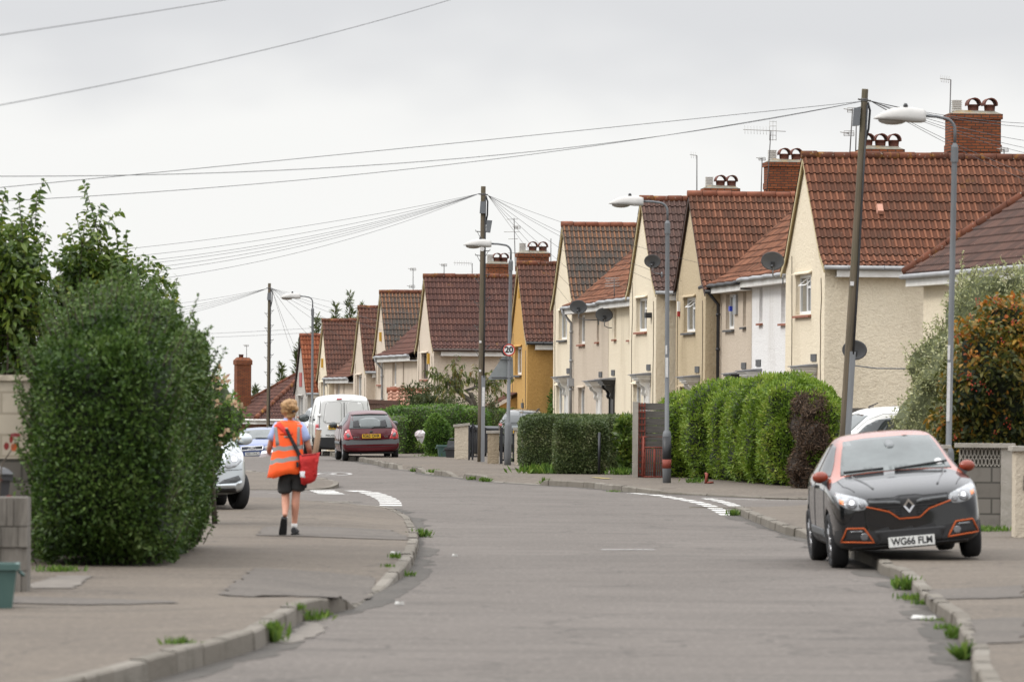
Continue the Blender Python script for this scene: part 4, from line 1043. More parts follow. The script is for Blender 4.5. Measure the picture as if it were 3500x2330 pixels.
def lamp_post(label, base, h, arm, lean=0.0, lean2=0.0, k=1.0, bands=None, kl=1.12):
    r = thing('street_lamp', base, 0, label, 'street lamp', 'street lamps along the road')
    r.rotation_euler = (lean2, lean, 0)
    c = MB(); hb = .98
    c.lathe([(.085*k, -.1), (.085*k, .22), (.088*k, .23), (.088*k, hb), (.075*k, hb+.06), (.046*k, hb+.10), (.044*k, h-.62), (.041*k, h-.5)], 18)
    c.build('column', MATS['lamp_column'], r)
    cb = MB(); cb.lathe([(.042*k, h-.66), (.058*k, h-.655), (.058*k, h-.44), (.05*k, h-.42), (.026*k, h-.38)], 16, sm=False); cb.build('collar', MATS['lamp_column'], r)
    a = MB(); pts = [(0, 0, h-.4), (0, 0, h-.2)]
    for q in range(1, 8):
        t = q/7*math.pi/2; pts.append((-.18*(1-math.cos(t)), 0, h-.2+.18*math.sin(t)))
    pts += [(-arm*.6, 0, h), (-arm, 0, h+.005)]
    a.tube(pts, .024*k, 10); a.build('arm', MATS['lamp_column'], r)
    k = kl
    ln = MB(); st = [(0, .075, .07, -.065), (.04, .1, .085, -.075), (.16, .13, .105, -.075), (.30, .145, .105, -.06), (.42, .14, .085, -.055), (.52, .11, .045, -.05), (.60, .06, -.01, -.045), (.63, .02, -.035, -.045)]
    n = 14; rings = []
    for (t, w, zt, zb) in st:
        row = []
        for j in range(n):
            q = math.pi*j/(n-1); row.append(ln.pt((-arm-t*k+.03, math.cos(q)*w*k, h+(zb+(zt-zb)*max(0.0, math.sin(q))**.75)*k)))
        rings.append(row)
    for i in range(len(rings)-1):
        for j in range(n-1): ln.face((rings[i][j], rings[i][j+1], rings[i+1][j+1], rings[i+1][j]), sm=True)
        ln.face((rings[i][n-1], rings[i][0], rings[i+1][0], rings[i+1][n-1]))
    ln.face(rings[0]); ln.face(rings[-1][::-1]); lo = ln.build('lantern', MATS['lamp_shell'], r)
    b = MB(); b.ball((-arm-.38*k, 0, h-.058*k), (.17*k, .1*k, .055*k), 14, 8); b.build('bowl', MATS['lamp_bowl'], lo)
    s = MB(); s.lathe([(.035, h+.1*k), (.035, h+.125*k), (.02, h+.15*k)], 10, 'Z', (-arm-.22*k, 0, 0)); s.build('photocell', MATS['sign_black'], lo)
    if bands: bands(r)
    return r
def b1(r):
    m = MB(); m.lathe([(.0895, .30), (.0895, .95)], 18); m.build('paint_band', MATS['sign_black'], r)
    t = MB(); t.lathe([(.0905, .30), (.0905, .48)], 18); t.build('rust_patch', MATS['rust_red_paint'], r)
    s = MB(); s.box(-.035, .02, -.052, -.0465, 2.15, 2.55); s.build('sticker', MATS['sticker_white'], r)
    s = MB(); s.box(-.035, .0, -.052, -.0465, 2.62, 2.8); s.build('sticker', MATS['sticker_white'], r)
def b2(r):
    s = MB(); s.box(-.047, .0, -.054, -.0475, 1.45, 2.3); s.build('sticker', MATS['sticker_white'], r)
    s = MB(); s.box(-.047, -.01, -.054, -.0475, 2.34, 2.55); s.build('sticker', MATS['sticker_white'], r)
p = G(3237, 1771, .11); LAMP1 = lamp_post('grey street lamp standing behind the black and orange car, before the berry tree', (P(3238, 1700, 70).x, 70, .11), 5.86, .46, R(.75), 0, .92, b2, 1.2)
p = G(2279, 1650, .11); LAMP2 = lamp_post('grey street lamp with a black painted base in front of the big trimmed hedge', (p.x, p.y, .11), 5.72, .52, R(-.25), 0, 1.0, b1)
p = G(1735, 1589, .11); LAMP3 = lamp_post('grey street lamp carrying the round 20 sign beside the garden gates', (p.x, p.y, .11), 5.52, .52, R(.5), 0, 1.0)
q = P(1067, 1400, 165); LAMP4 = lamp_post('far grey street lamp behind the white van', (q.x, 165, H(q.x, 165)), P(1067, 1013, 165).z-H(q.x, 165), .45, R(-.1), 0, .9)

def pole(label, top, Z, basez, lean=0.0, r0=.15, r1=.105, box=True, cover_h=2.0, steps=True, second_box=False, sl=1):
    t = P(top[0], top[1], Z); h = t.z-basez
    r = thing('telegraph_pole', (t.x-math.tan(lean)*h, Z, basez), 0, label, 'telegraph pole', 'wooden telegraph poles')
    r.rotation_euler = (0, lean, 0)
    s = MB(); s.lathe([(r0, -.2), (r0*.98, h*.2), (r0*.9, h*.45), (r1*1.1, h*.75), (r1, h-.02), (r1*.96, h)], 16); s.build('shaft', MATS['pole_wood'], r)
    c = MB(); c.box(.0, r0*1.15, -r0*1.12, -r0*.55, -.05, cover_h); c.build('cable_cover', MATS['galvanised'], r)
    cb = MB(); cb.tube([(r1*.9, -r1*.7, h-.3), (r1*1.0, -r1*.8, h*.72), (r0*.75, -r0*.85, h*.5), (r0*.7, -r0*.98, cover_h-.05)], .02, 8); cb.build('cable', MATS['cable_black'], r)
    cl = MB()
    for zz in (h-.22, h-.20): cl.lathe([(r1*1.08, zz-.02), (r1*1.12, zz-.015), (r1*1.12, zz+.015), (r1*1.08, zz+.02)], 16)
    cl.tube([(-r1*2.0, 0, h-.2), (r1*2.0, 0, h-.22)], .018, 8); cl.build('clamp', MATS['aerial_mast'], r)
    if box:
        b = MB(); x = -r1*1.15 if sl > 0 else -.06
        if sl > 0: b.hull8([(x-.13, -.08, h-.72), (x, -.1, h-.70), (x, .08, h-.70), (x-.13, .08, h-.72), (x-.12, -.08, h-.38), (x, -.1, h-.34), (x, .08, h-.34), (x-.12, .08, h-.38)])
        else: b.hull8([(-.09, -r1-.09, h-.71), (.07, -r1-.09, h-.71), (.07, -r1+.02, h-.71), (-.09, -r1+.02, h-.71), (-.07, -r1-.07, h-.40), (.055, -r1-.07, h-.40), (.055, -r1+.02, h-.40), (-.07, -r1+.02, h-.40)])
        b.build('junction_box', MATS['dish_grey'], r)
        d = MB(); d.tube([(r1*1.1, 0, h-.25), (r1*1.9, .02, h-.4), (r1*1.8, .02, h-.75), (r1*1.0, 0, h-1.0)], .022, 8); d.build('cable', MATS['cable_black'], r)
    if second_box:
        b = MB(); b.hull8([(r1+.02, -.06, h-1.2), (r1+.13, -.07, h-1.21), (r1+.13, .05, h-1.21), (r1+.02, .05, h-1.2), (r1+.03, -.06, h-.88), (r1+.18, -.07, h-.89), (r1+.18, .05, h-.89), (r1+.03, .05, h-.88)]); b.build('junction_box', MATS['dish_grey'], r)
    if steps:
        z = 2.9
        while z < h-.75:
            for sg in (-1, 1):
                zz = z+(.12 if sg > 0 else 0); st = MB()
                rr = r0+(r1-r0)*zz/h
                st.tube([(sg*rr*.9, 0, zz), (sg*(rr+.12), 0, zz+.01), (sg*(rr+.122), 0, zz+.05)], .011, 6); st.tube([(sg*(rr+.08), 0, zz), (sg*rr*.95, 0, zz-.16)], .007, 6); st.build('climbing_step', MATS['aerial_mast'], r)
            z += .62
    return r
POLE1 = pole('tall mossy wooden telegraph pole leaning right beside the big hedge', (2957, 303), 92, .11, R(3.0), .098, .062, cover_h=2.65, steps=False)
b = MB(); b.box(-.07, -.0, -.105, -.09, 3.9, 3.98); b.build('white_tag', MATS['sticker_white'], POLE1)
POLE2 = pole('wooden telegraph pole with climbing steps and a metal cover beside the black gates', (1652, 637), 126, .11, R(.15), .088, .062, cover_h=2.25, second_box=True, sl=-1)
b = MB(); b.box(.02, .09, -.1045, -.0995, 1.45, 1.95); b.build('notice', MATS['sticker_white'], POLE2)
b = MB(); b.lathe([(.06, 0), (.06, .008)], 14, 'Y', (-.015, -.076, 5.55)); b.build('number_disc', MATS['sticker_white'], POLE2)
for zz in (2.35, 3.1):
    b = MB(); b.box(-.07, -.01, -.094, -.085, zz, zz+.06); b.build('white_tag', MATS['sticker_white'], POLE2)
POLE3 = pole('far wooden telegraph pole rising behind the blue car', (921, 968), 204, H(-10, 204)-.3, R(.1), .08, .063, cover_h=2.5, sl=-1)

def wire(a, b, sag, label, grp, r=.0075):
    a, b = Vector(a), Vector(b); n = 26; pts = []
    for k in range(n+1):
        t = k/n; q = a.lerp(b, t); q.z -= 4*sag*t*(1-t); pts.append(q-a)
    m = MB(); m.tube(pts, r*.72, 5, sm=True); o = m.build('telephone_wire', MATS['wire_black']); o.location = a
    tag(o, label, 'wire', grp); return o
a1 = P(2946, 347, 92)
for (e, z, sg) in (((-250, 665), 74, .02), ((-300, 600), 66, .42), ((-150, 694), 80, .3)):
    wire(a1, P(e[0], e[1], z), sg, 'thin wire running left across the sky from the tall leaning pole', 'wires left of the leaning pole')
wire(P(-100, 135, 42), P(900, -22, 60), .01, 'wire crossing the top left corner of the sky', None, .006)
wire(P(-100, 378, 44), P(1640, -32, 70), .10, 'long wire slanting up across the upper left sky', None, .006)
a1r = P(2974, 345, 92)
for (y, z) in ((424, 105), (438, 105), (492, 112), (520, 114), (540, 115), (618, 118), (645, 118)):
    wire(a1r, P(3580, y, z), .10, 'thin wire fanning right from the tall leaning pole', 'wires right of the leaning pole')
a2 = P(1638, 662, 126)
for (y, z, s) in ((868, 112, .16), (893, 112, .25), (912, 110, .3), (922, 112, .33), (940, 108, .34), (955, 108, .36), (985, 105, .4)):
    wire(a2, P(250, y, z), s, 'thin wire fanning left from the pole beside the gates', 'wires left of the middle pole', .0065)
a2r = P(1668, 668, 126)
for (px, py, z, s) in ((2452, 914, 139, .12), (2300, 990, 146, .12), (2160, 1000, 146, .12), (1962, 936, 168, .05), (1955, 985, 168, .05), (1948, 1036, 168, .05), (2330, 960, 143, .15)):
    wire(a2r, P(px, py, z), s, 'thin wire dropping right from the pole beside the gates to a house', 'wires right of the middle pole', .0065)
a3 = P(913, 986, 204)
for (y, s) in ((1058, .12), (1080, .15), (1092, .18), (1106, .2), (1118, .22)):
    wire(a3, P(380, y, 190), s, 'thin wire fanning left from the far pole', 'wires left of the far pole', .0085)
a3r = P(929, 986, 204)
for (px, py, z) in ((1440, 1075, 196), (1440, 1130, 196), (1380, 1150, 200), (1285, 1165, 212), (1215, 1180, 218), (1095, 1190, 237), (1020, 1212, 242), (1012, 1240, 242)):
    wire(a3r, P(px, py, z), .12, 'thin wire fanning right from the far pole towards the gabled houses', 'wires right of the far pole', .0085)
wire(P(560, 1146, 280), P(1200, 1112, 290), .05, 'upper distant wire strung level behind the far pole', None, .012)
wire(P(560, 1158, 280), P(1200, 1128, 290), .05, 'lower distant wire strung level behind the far pole', None, .012)

# ---- round 20 sign and the grey back of a plate, both on the third lamp column
def sign20():
    c = P(1740, 1196, 121); r = thing('speed_limit_sign', (c.x, LAMP3.location.y-.13, c.z), R(4), 'round white speed limit sign with red ring reading 20', 'road sign')
    R0 = .152
    m = MB(); m.lathe([(R0, -.004), (R0, .02)], 40, 'Y', (0, 0, 0)); m.lathe([(.02, .021), (.02, .06)], 8, 'Y'); m.build('plate', MATS['sign_white'], r)
    g = MB(); n = 40
    for k in range(n):
        t0, t1 = 2*math.pi*k/n, 2*math.pi*(k+1)/n
        g.poly([(math.cos(t)*f*R0, -.008, math.sin(t)*f*R0) for t, f in ((t0, 1), (t1, 1), (t1, .8), (t0, .8))])
    g.build('red_ring', MATS['sign_red'], r, fix=False)
    M = Matrix.Translation((0, -.006, 0)) @ Matrix.Rotation(R(90), 4, 'X')
    text_obj('numerals', '20', .205, MATS['sign_black'], r, M, .002, bold=.008)
    k = MB(); k.lathe([(R0*1.02, 0.19), (R0*1.02, .21)], 30, 'Y', (-.03, 0, 0)); k.build('second_plate', MATS['sign_black'], r)
sign20()
def sign_back():
    c = P(1715, 1258, 121.2); r = thing('sign_plate', (c.x, LAMP3.location.y+.075, c.z), R(3), 'grey metal back of a tapered road sign below the round 20 sign', 'road sign')
    s = F/121.2
    pl = [((x-1715)/s, -(y-1258)/s) for x, y in ((1716, 1221), (1722, 1219), (1748, 1219), (1753, 1224), (1755, 1290), (1751, 1296), (1676, 1298), (1670, 1295), (1671, 1290))]
    m = MB(); m.prism(pl, .0, .004); m.build('plate', MATS['sign_back_grey'], r)
    for (x0, x1, y) in ((1706, 1749, 1228), (1680, 1752, 1289)):
        q = MB(); q.box((x0-1715)/s, (x1-1715)/s, -.03, -.001, -(y-1258)/s-.012, -(y-1258)/s+.012); q.build('fixing_rail', MATS['lamp_column'], r)
    for (x, y) in ((1739, 1228), (1739, 1289)):
        q = MB(); q.box((x-1715)/s-.055, (x-1715)/s+.055, -.135, -.031, -(y-1258)/s-.014, -(y-1258)/s+.014); q.build('clip', MATS['galvanised'], r)
sign_back()

# ---- aerials
def aerial(label, px, ytop, ybase, Z, kind='grid', lean=0.0, size=.5, px2=None, dirx=-1, n=8, ys=()):
    t = P(px, ytop, Z); b = P(px2 if px2 else px, ybase, Z); r = thing('television_aerial', b, 0, label, 'aerial', 'television aerials on the roofs')
    d = t-b; m = MB(); m.tube([(0, 0, -.25), d], .016, 6); m.build('mast', MATS['aerial_mast'], r)
    e = MB()
    def yagi(o, L, els, hgt, grid=False):
        e.tube([o+Vector((0, 0, 0)), o+Vector((dirx*L, -.15, .02))], .011, 6)
        for k in range(els):
            q = o+Vector((dirx*L, -.15, .02))*((k+.5)/els); e.tube([q-Vector((0, .12, hgt)), q+Vector((0, .12, hgt))], .006, 5)
        if grid:
            for zz in (-.28, -.14, 0, .14, .28): e.tube([o+Vector((-dirx*.06-.10, 0, zz)), o+Vector((-dirx*.06+.10, 0, zz))], .008, 5)
            for xx in (-.1, 0, .1): e.tube([o+Vector((-dirx*.06+xx, 0, -.3)), o+Vector((-dirx*.06+xx, 0, .3))], .008, 5)
            e.tube([o, o+Vector((-dirx*.45, 0, -.02))], .011, 6)
    def grid(o, w, h):
        for xx in (-.5, 0, .5): e.tube([o+Vector((xx*w, 0, -h/2)), o+Vector((xx*w, 0, h/2))], .009, 5)
        for zz in (-.5, -.17, .17, .5): e.tube([o+Vector((-w/2, 0, zz*h)), o+Vector((w/2, 0, zz*h))], .009, 5)
        e.tube([o+Vector((0, 0, 0)), o+Vector((dirx*w*.9, -.1, .03))], .012, 6)
    if kind == 'yagi': yagi(d, size, n, .1, False)
    if kind == 'bigyagi': yagi(d, size, n, .13, True)
    if kind == 'grid':
        grid(d*.97, size, size*.45)
        for f in ys: grid(d*f+Vector((-.05, 0, 0)), size, size*.5)
    if kind == 'bars':
        for f, w in ((.98, .5), (.86, .45), (.72, .5), (.58, .5)): e.tube([d*f+Vector((-w*.6, 0, -.01)), d*f+Vector((w*.35, 0, .01))], .012, 5)
    if kind == 'cross':
        for f, w in ((.97, .35), (.7, .5), (.55, .3), (.25, .35)): e.tube([d*f+Vector((-w*.8, 0, 0)), d*f+Vector((w*.4, 0, .01))], .011, 5)
        e.tube([d*.9+Vector((0, -.2, 0)), d*.9+Vector((0, .2, 0))], .011, 5); grid(d*.80+Vector((.12, 0, 0)), .2, .12)
    if e.v: e.build('antenna', MATS['aerial_metal'], r)
    return r
aerial('tall thin aerial above the big brick chimney, arrow-like head pointing left', 3250, 273, 520, 129, 'yagi', size=.3, px2=3242, n=6)
aerial('aerial with two stacked grids just left of the leaning pole top', 2914, 372, 525, 131, 'grid', size=.27, px2=2903, ys=(.45,))
aerial('thin bare mast beside the leaning pole top, behind the stacked grid aerial', 2928, 372, 525, 132, 'mast', px2=2924)
aerial('long comb-like aerial with a mesh reflector over the brick chimney', 2635, 447, 650, 147, 'bigyagi', size=.85, px2=2620, n=9)
aerial('short dark aerial at the left edge of the brick chimney below the comb-like aerial', 2605, 540, 650, 147, 'grid', size=.2, px2=2601)
aerial('single hooked mast on the ridge left of the brick chimneys', 2382, 532, 645, 150, 'yagi', size=.22, n=3)
aerial('tall aerial with several cross bars behind the middle telegraph pole', 1757, 745, 905, 182, 'cross', px2=1762)
aerial('bare upright mast behind the ochre house chimney', 1883, 815, 890, 185, 'mast')
aerial('small flag-like aerial on the dark red roof ridge', 1518, 905, 935, 196, 'grid', size=.22)
aerial('horizontal comb aerial on the dark red roof ridge left of the middle pole', 1614, 900, 938, 196, 'yagi', size=.75, n=8)
aerial('double grid aerial on the patched orange and grey roof', 1412, 918, 990, 215, 'grid', size=.25, ys=(.15,))
aerial('four-barred aerial standing on the low roof between two cream gables', 2099, 950, 1016, 156, 'bars', px2=2100)
aerial('little aerial on the tall bungalow chimney', 843, 1180, 1212, 268, 'grid', size=.22)
aerial('tilted grid aerial low on the right side of the big chimney', 3432, 512, 535, 128, 'grid', size=.22)

def dish(label, px, py, Z, root_pt, d=.6, dz=0, yaw=-8):
    """satellite dish whose bowl is centred at the sight line; root_pt = where its arm meets the wall"""
    c = P(px, py, Z); r = thing('satellite_dish', c, R(yaw), label, 'satellite dish', 'satellite dishes on the houses')
    m = MB(); n = 26; prof = [(0, .055), (.3, .05), (.6, .033), (.85, .012), (1, -.004), (1.0, .004), (.85, .026), (.6, .05), (.3, .068), (0.02, .075)]
    rings = []
    for (f, y) in prof:
        f = max(f, .01); rings.append([m.pt((math.cos(2*math.pi*j/n)*f*d/2, y-.10*math.sin(2*math.pi*j/n)*f, math.sin(2*math.pi*j/n)*f*d*.40)) for j in range(n)])
    for a in range(len(rings)-1):
        for j in range(n): m.face((rings[a][j], rings[a][(j+1) % n], rings[a+1][(j+1) % n], rings[a+1][j]), sm=True)
    m.build('reflector', MATS['dish_grey'], r)
    l = MB(); l.tube([(0, .03, -d*.36), (0, -.22, -d*.27)], .014, 6); l.tube([(0, -.2, -d*.28), (.0, -.25, -d*.2)], .034, 8); l.box(-.05, .05, .04, .1, -d*.22, -.02); l.build('receiver_arm', MATS['sign_black'], r)
    w = r.matrix_basis if False else (Matrix.Translation(c) @ Matrix.Rotation(R(yaw), 4, 'Z'))
    q = w.inverted() @ Vector(root_pt)
    a = MB(); a.tube([(0, .09, -.06), (0, .1, -d*.62), (q.x*.25, .1+(q.y-.1)*.25, -d*.72), (q.x, q.y, -d*.72)], .017, 8); a.tube([(q.x, q.y, -d*.72-.16), (q.x, q.y, -d*.72+.06)], .02, 8); a.build('mounting_arm', MATS['galvanised'], r)
    return r
MA = local_of(A); MB_ = local_of(B); MC = local_of(C); MD = local_of(Dh)
dish('dark dish on the blank side wall of the nearest cream house', 2921, 1196, 119.3, MA @ Vector((3.0, -WING/2-.03, 2.3)), .62)
dish('dark dish hung out over the white house eaves beside the nearest cream gable', 2641, 892, 124.5, Vector(P(2676, 930, 125.0)), .6)
dish('dish on a bent arm high on the cream gable behind the second lamp', 2230, 893, 144.5, Vector(P(2262, 946, 145.3)), .5)
dish('left dish of the two low pair, on the cream wall corner beside the patchy roof', 1977, 1049, 160.0, Vector(P(2046, 1110, 160.5)), .58)
dish('right dish of the two low pair, in front of the pink recessed wall', 2065, 1076, 158.0, Vector(P(2126, 1092, 158.5)), .58)

# ---- recycling boxes, wheeled bins
mat('green_plastic', (.045, .095, .085), .55, col2=(.06, .115, .10), vs=5)
mat('black_plastic', (.022, .023, .025), .5, col2=(.04, .04, .043), vs=4)
mat('grey_dark_plastic', (.05, .05, .052), .5)
def recycling_box(label, c, w, d, h, m, rz=0, lid=False):
    r = thing('recycling_box', c, rz, label, 'recycling box')
    b = MB(); k = .82
    def ring(f, z, o=0): return [b.pt((sx*(w/2*f+o), sy*(d/2*f+o), z)) for sx, sy in ((-1, -1), (1, -1), (1, 1), (-1, 1))]
    R_ = [ring(k, 0), ring(.98, h-.05), ring(1, h-.05, .02), ring(1, h, .02), ring(1, h, -.012), ring(.96, h-.06, -.02), ring(k*.95, .03)]
    for a in range(len(R_)-1):
        for j in range(4): b.face((R_[a][j], R_[a][(j+1) % 4], R_[a+1][(j+1) % 4], R_[a+1][j]))
    b.face(R_[0][::-1]); b.face(R_[-1]); b.build('tub', MATS[m], r)
    g = MB()
    for s in (-1, 1): g.tube([(s*(w/2+.02), -d*.2, h-.07), (s*(w/2+.055), -d*.1, h-.10), (s*(w/2+.055), d*.1, h-.10), (s*(w/2+.02), d*.2, h-.07)], .013, 6)
    g.build('handle', MATS[m], r)
    if lid:
        l = MB(); l.hull8([(-w*.4, -d*.2, h+.01), (w*.4, -d*.25, h+.01), (w*.42, d*.4, h+.01), (-w*.42, d*.4, h+.01), (-w*.33, -d*.1, h+.2), (w*.36, -d*.1, h+.19), (w*.38, d*.35, h+.17), (-w*.36, d*.35, h+.2)]); l.build('lid', MATS['black_plastic'], r)
        hh = MB(); hh.tube([(-w*.2, -d*.05, h+.19), (-w*.2, -d*.05, h+.25), (w*.2, -d*.05, h+.25), (w*.2, -d*.05, h+.19)], .014, 6); hh.build('lid_handle', MATS['grey_dark_plastic'], r)
    return r
c = G(-48, 2080, .11); recycling_box('weathered green recycling box by the stone pillar at the left edge', (c.x, c.y+.25, .112), .46, .40, .37, 'green_plastic', R(4))
c = G(1518, 1561, .11); recycling_box('small green recycling box against the hedge, half behind the black box', (c.x-.02, c.y+.35, .112), .34, .42, .33, 'green_plastic', R(5))
c = G(1548, 1563, .11); recycling_box('black recycling box with a second dark box on top, beside the gatepost', (c.x, c.y+.1, .112), .42, .42, .27, 'black_plastic', R(-4), True)
def wheelie_bin(label, c, rz=0, s=1.0):
    r = thing('wheeled_bin', c, rz, label, 'wheeled bin')
    b = MB(); b.hull8([(-.22*s, -.22*s, .1), (.22*s, -.22*s, .1), (.2*s, .26*s, .1), (-.2*s, .26*s, .1), (-.28*s, -.32*s, .95*s), (.28*s, -.32*s, .95*s), (.28*s, .3*s, .95*s), (-.28*s, .3*s, .95*s)]); b.box(-.3*s, .3*s, -.345*s, .32*s, .93*s, .985*s); b.build('body', MATS['black_plastic'], r)
    l = MB(); l.hull8([(-.305*s, -.37*s, .99*s), (.305*s, -.37*s, .99*s), (.305*s, .33*s, .99*s), (-.305*s, .33*s, .99*s), (-.26*s, -.3*s, 1.04*s), (.26*s, -.3*s, 1.04*s), (.27*s, .3*s, 1.07*s), (-.27*s, .3*s, 1.07*s)]); l.build('lid', MATS['black_plastic'], r)
    for sx in (-1, 1):
        w = MB(); w.lathe([(.02, sx*.2*s), (.1*s, sx*.2*s), (.1*s, sx*.26*s), (.02, sx*.26*s)], 16, 'X', (0, .28*s, .1*s)); w.build('wheel', MATS['grey_dark_plastic'], r)
    h = MB(); h.tube([(-.2*s, .33*s, 1.0*s), (-.2*s, .42*s, 1.02*s), (.2*s, .42*s, 1.02*s), (.2*s, .33*s, 1.0*s)], .014, 6); h.build('handle', MATS['grey_dark_plastic'], r)
    return r
c = P(-92, 1700, 46.5); wheelie_bin('black wheeled bin whose lid shows over the stone pillar at the left edge', (c.x, 46.5, .11), R(20), 1.02)
c = P(1630, 1520, 136); wheelie_bin('left black wheeled bin behind the garden gate and the wooden pole', (c.x, 137, .11), R(3), .82)
c = P(1678, 1520, 136); wheelie_bin('right black wheeled bin behind the low wall, with cables on its lid', (c.x, 137, .11), R(-6), .80)

# ---- walls, gateposts, gates, fences
mat_render_wall('wall_cream_paint', (.52, .455, .36), (.45, .39, .305), (.26, .22, .17), .5)
mat_render_wall('wall_pebbledash', (.38, .31, .22), (.30, .24, .165), (.2, .17, .12), .4)
mat_brick('grey_block', (.17, .155, .135), (.125, .113, .098), (.075, .07, .06), .44, .215, (.06, .055, .045))
mat_brick('cream_block', (.50, .44, .35), (.47, .41, .325), (.36, .31, .24), .45, .225, (.3, .26, .2))
mat('post_concrete', (.36, .33, .29), .9, col2=(.27, .25, .21), vs=5, bs=25)
mat('wood_grey', (.13, .118, .105), .9, col2=(.085, .078, .07), vs=3, stretch=(1, 1, 7))
mat('black_iron', (.014, .015, .018), .45)
mat('split_stone', (.19, .172, .148), .95, col2=(.10, .09, .076), vs=3.2, stretch=(3.2, 3.2, .55), dirt=(.09, .075, .05), ds=2, bs=12)
def wall_thing(name, label, cat, O, rz, parts):
    r = thing(name, O, rz, label, cat)
    for (nm, m, boxes) in parts:
        b = MB()
        for q in boxes: b.box(*q)
        b.build(nm, MATS[m], r)
    return r
# left: painted block wall, dark concrete base course
zt = P(60, 1281, 51).z; zm = P(60, 1567, 51).z; x1 = P(150, 1400, 51).x
wall_thing('block_wall', 'tall garden wall of painted cream blocks behind the dark hedge, grey below', 'wall', (x1, 51, .1), 0,
           [('painted_blocks', 'cream_block', [(-3.2, 0, 0, .2, zm-.1, zt-.1-.06)]), ('base_course', 'grey_block', [(-3.2, 0, .01, .19, -.1, zm-.101)]), ('coping', 'wall_cream_paint', [(-3.22, .02, -.03, .23, zt-.159, zt-.1)])])
c = G(95, 2022, .11)
w_ = wall_thing('stone_gate_pillar', 'low grey split-stone pillar between the green box and the dark hedge', 'pillar', (c.x, c.y, .1), 0, [('core', 'split_stone', [(-.9, -.01, 0, .32, -.1, .86)])])
rg_ = random.Random(5); sb = MB()
for k, (z0, z1) in enumerate(((0, .2), (.205, .41), (.415, .6), (.605, .855))):
    x = -.92
    while x < -.05:
        w0 = rg_.uniform(.06, .24); x2 = min(x+w0, 0.0)
        if 0.0-x2 < .05: x2 = 0.0
        d_ = rg_.uniform(.008, .035); sb.box(x, x2-.006, -d_, .3, z0, z1-.006); x = x2
sb.build('facing_stones', MATS['split_stone'], w_)
# right: block wall with a pierced screen panel, and pillars
def screen_wall():
    c = G(3278, 1806, .11); s = F/c.y; w = 140/s; top = (1806-1512)/s
    r = thing('screen_wall', (c.x, c.y, .1), R(-3), 'grey block wall with a pierced pattern panel along its top, right of the lamp', 'wall')
    b = MB(); b.box(0, w, 0, .2, -.05, top*.73); b.build('blocks', MATS['grey_block'], r)
    p = MB(); z0, z1 = top*.73+.003, top*.95
    p.box(0, w, .08, .13, z0, z1); nx = 11
    for row in range(2):
        for k in range(nx):
            cx = w*(k+.5)/nx; cz = z0+(z1-z0)*(row+.5)/2; a_, b_ = w/nx*.5, (z1-z0)/4
            n = 10
            for j in range(n):
                t0, t1 = 2*math.pi*j/n, 2*math.pi*(j+1)/n
                q = [(cx+math.cos(t)*a_*f, cz+math.sin(t)*b_*f) for t, f in ((t0, 1), (t1, 1), (t1, .7), (t0, .7))]
                p.hull8([(x_, y_, z_) for y_ in (.0,) for x_, z_ in q]+[(x_, .08, z_) for x_, z_ in q])
    p.build('pierced_panel', MATS['post_concrete'], r)
    d = MB(); d.box(w*.02, w*.98, .131, .14, z0+.01, z1-.01); d.build('panel_backing', MATS['soil'], r)
    cp = MB(); cp.box(-.06, w+.2, -.06, .28, top*.95+.003, top*.95+.06); cp.build('coping', MATS['post_concrete'], r)
    e = MB(); e.box(w+.003, w+.16, -.02, .24, -.05, top*.95); e.build('pier', MATS['post_concrete'], r)
    e = MB(); e.box(w+.17, w+.5, .02, .26, -.05, top*.82); e.build('dark_pier', MATS['grey_block'], r)
    e = MB(); e.box(-.42, -.12, .9, 1.2, -.05, top*.93); e.box(-.46, -.08, .86, 1.24, top*.93, top*.97); e.build('rear_pier', MATS['post_concrete'], r)
screen_wall()
c = G(3470, 1836, .11); h = (1836-1538)*c.y/F
wall_thing('gate_pillar', 'cream rendered gate pillar at the right edge of the street', 'pillar', (c.x, c.y, .1), 0, [('shaft', 'wall_cream_paint', [(0, .5, 0, .45, -.05, h)]), ('cap', 'post_concrete', [(-.05, .55, -.05, .5, h, h+.06)]), ('panel', 'grey_block', [(.1, .4, -.02, -.001, h*.55, h*.72)])])
# front garden walls by the wooden pole
def gp(name, label, px0, px1, y0, yb, dep=.3, slope=0, m='wall_cream_paint', rz=0):
    c = G(px0, yb, .11); s = F/c.y; w = (px1-px0)/s; h = (yb-y0)/s
    r = thing(name, (c.x, c.y, .1), R(rz), label, 'wall')
    b = MB(); b.hull8([(0, 0, -.05), (w, 0, -.05), (w, dep, -.05), (0, dep, -.05), (0, 0, h-.07), (w, 0, h-.07+slope), (w, dep, h-.07+slope), (0, dep, h-.07)]); b.build('block', MATS[m], r)
    t = MB(); t.hull8([(-.04, -.04, h-.069), (w+.04, -.04, h-.069+slope), (w+.04, dep+.04, h-.069+slope), (-.04, dep+.04, h-.069), (-.04, -.04, h-.005), (w+.04, -.04, h-.005+slope), (w+.04, dep+.04, h-.005+slope), (-.04, dep+.04, h-.005)]); t.build('coping', MATS['post_concrete'], r)
    return r
gp('garden_wall', 'cream garden wall end with a sloping coping between the round bush and black gate', 1553, 1600, 1449, 1568, .35, .05)
gp('garden_wall', 'low pebbledashed wall right of the wooden pole', 1666, 1705, 1470, 1584, .3, .01, 'wall_pebbledash')
gp('garden_wall', 'cream gatepost against the clipped square hedge', 1758, 1784, 1459, 1588, .25, 0)
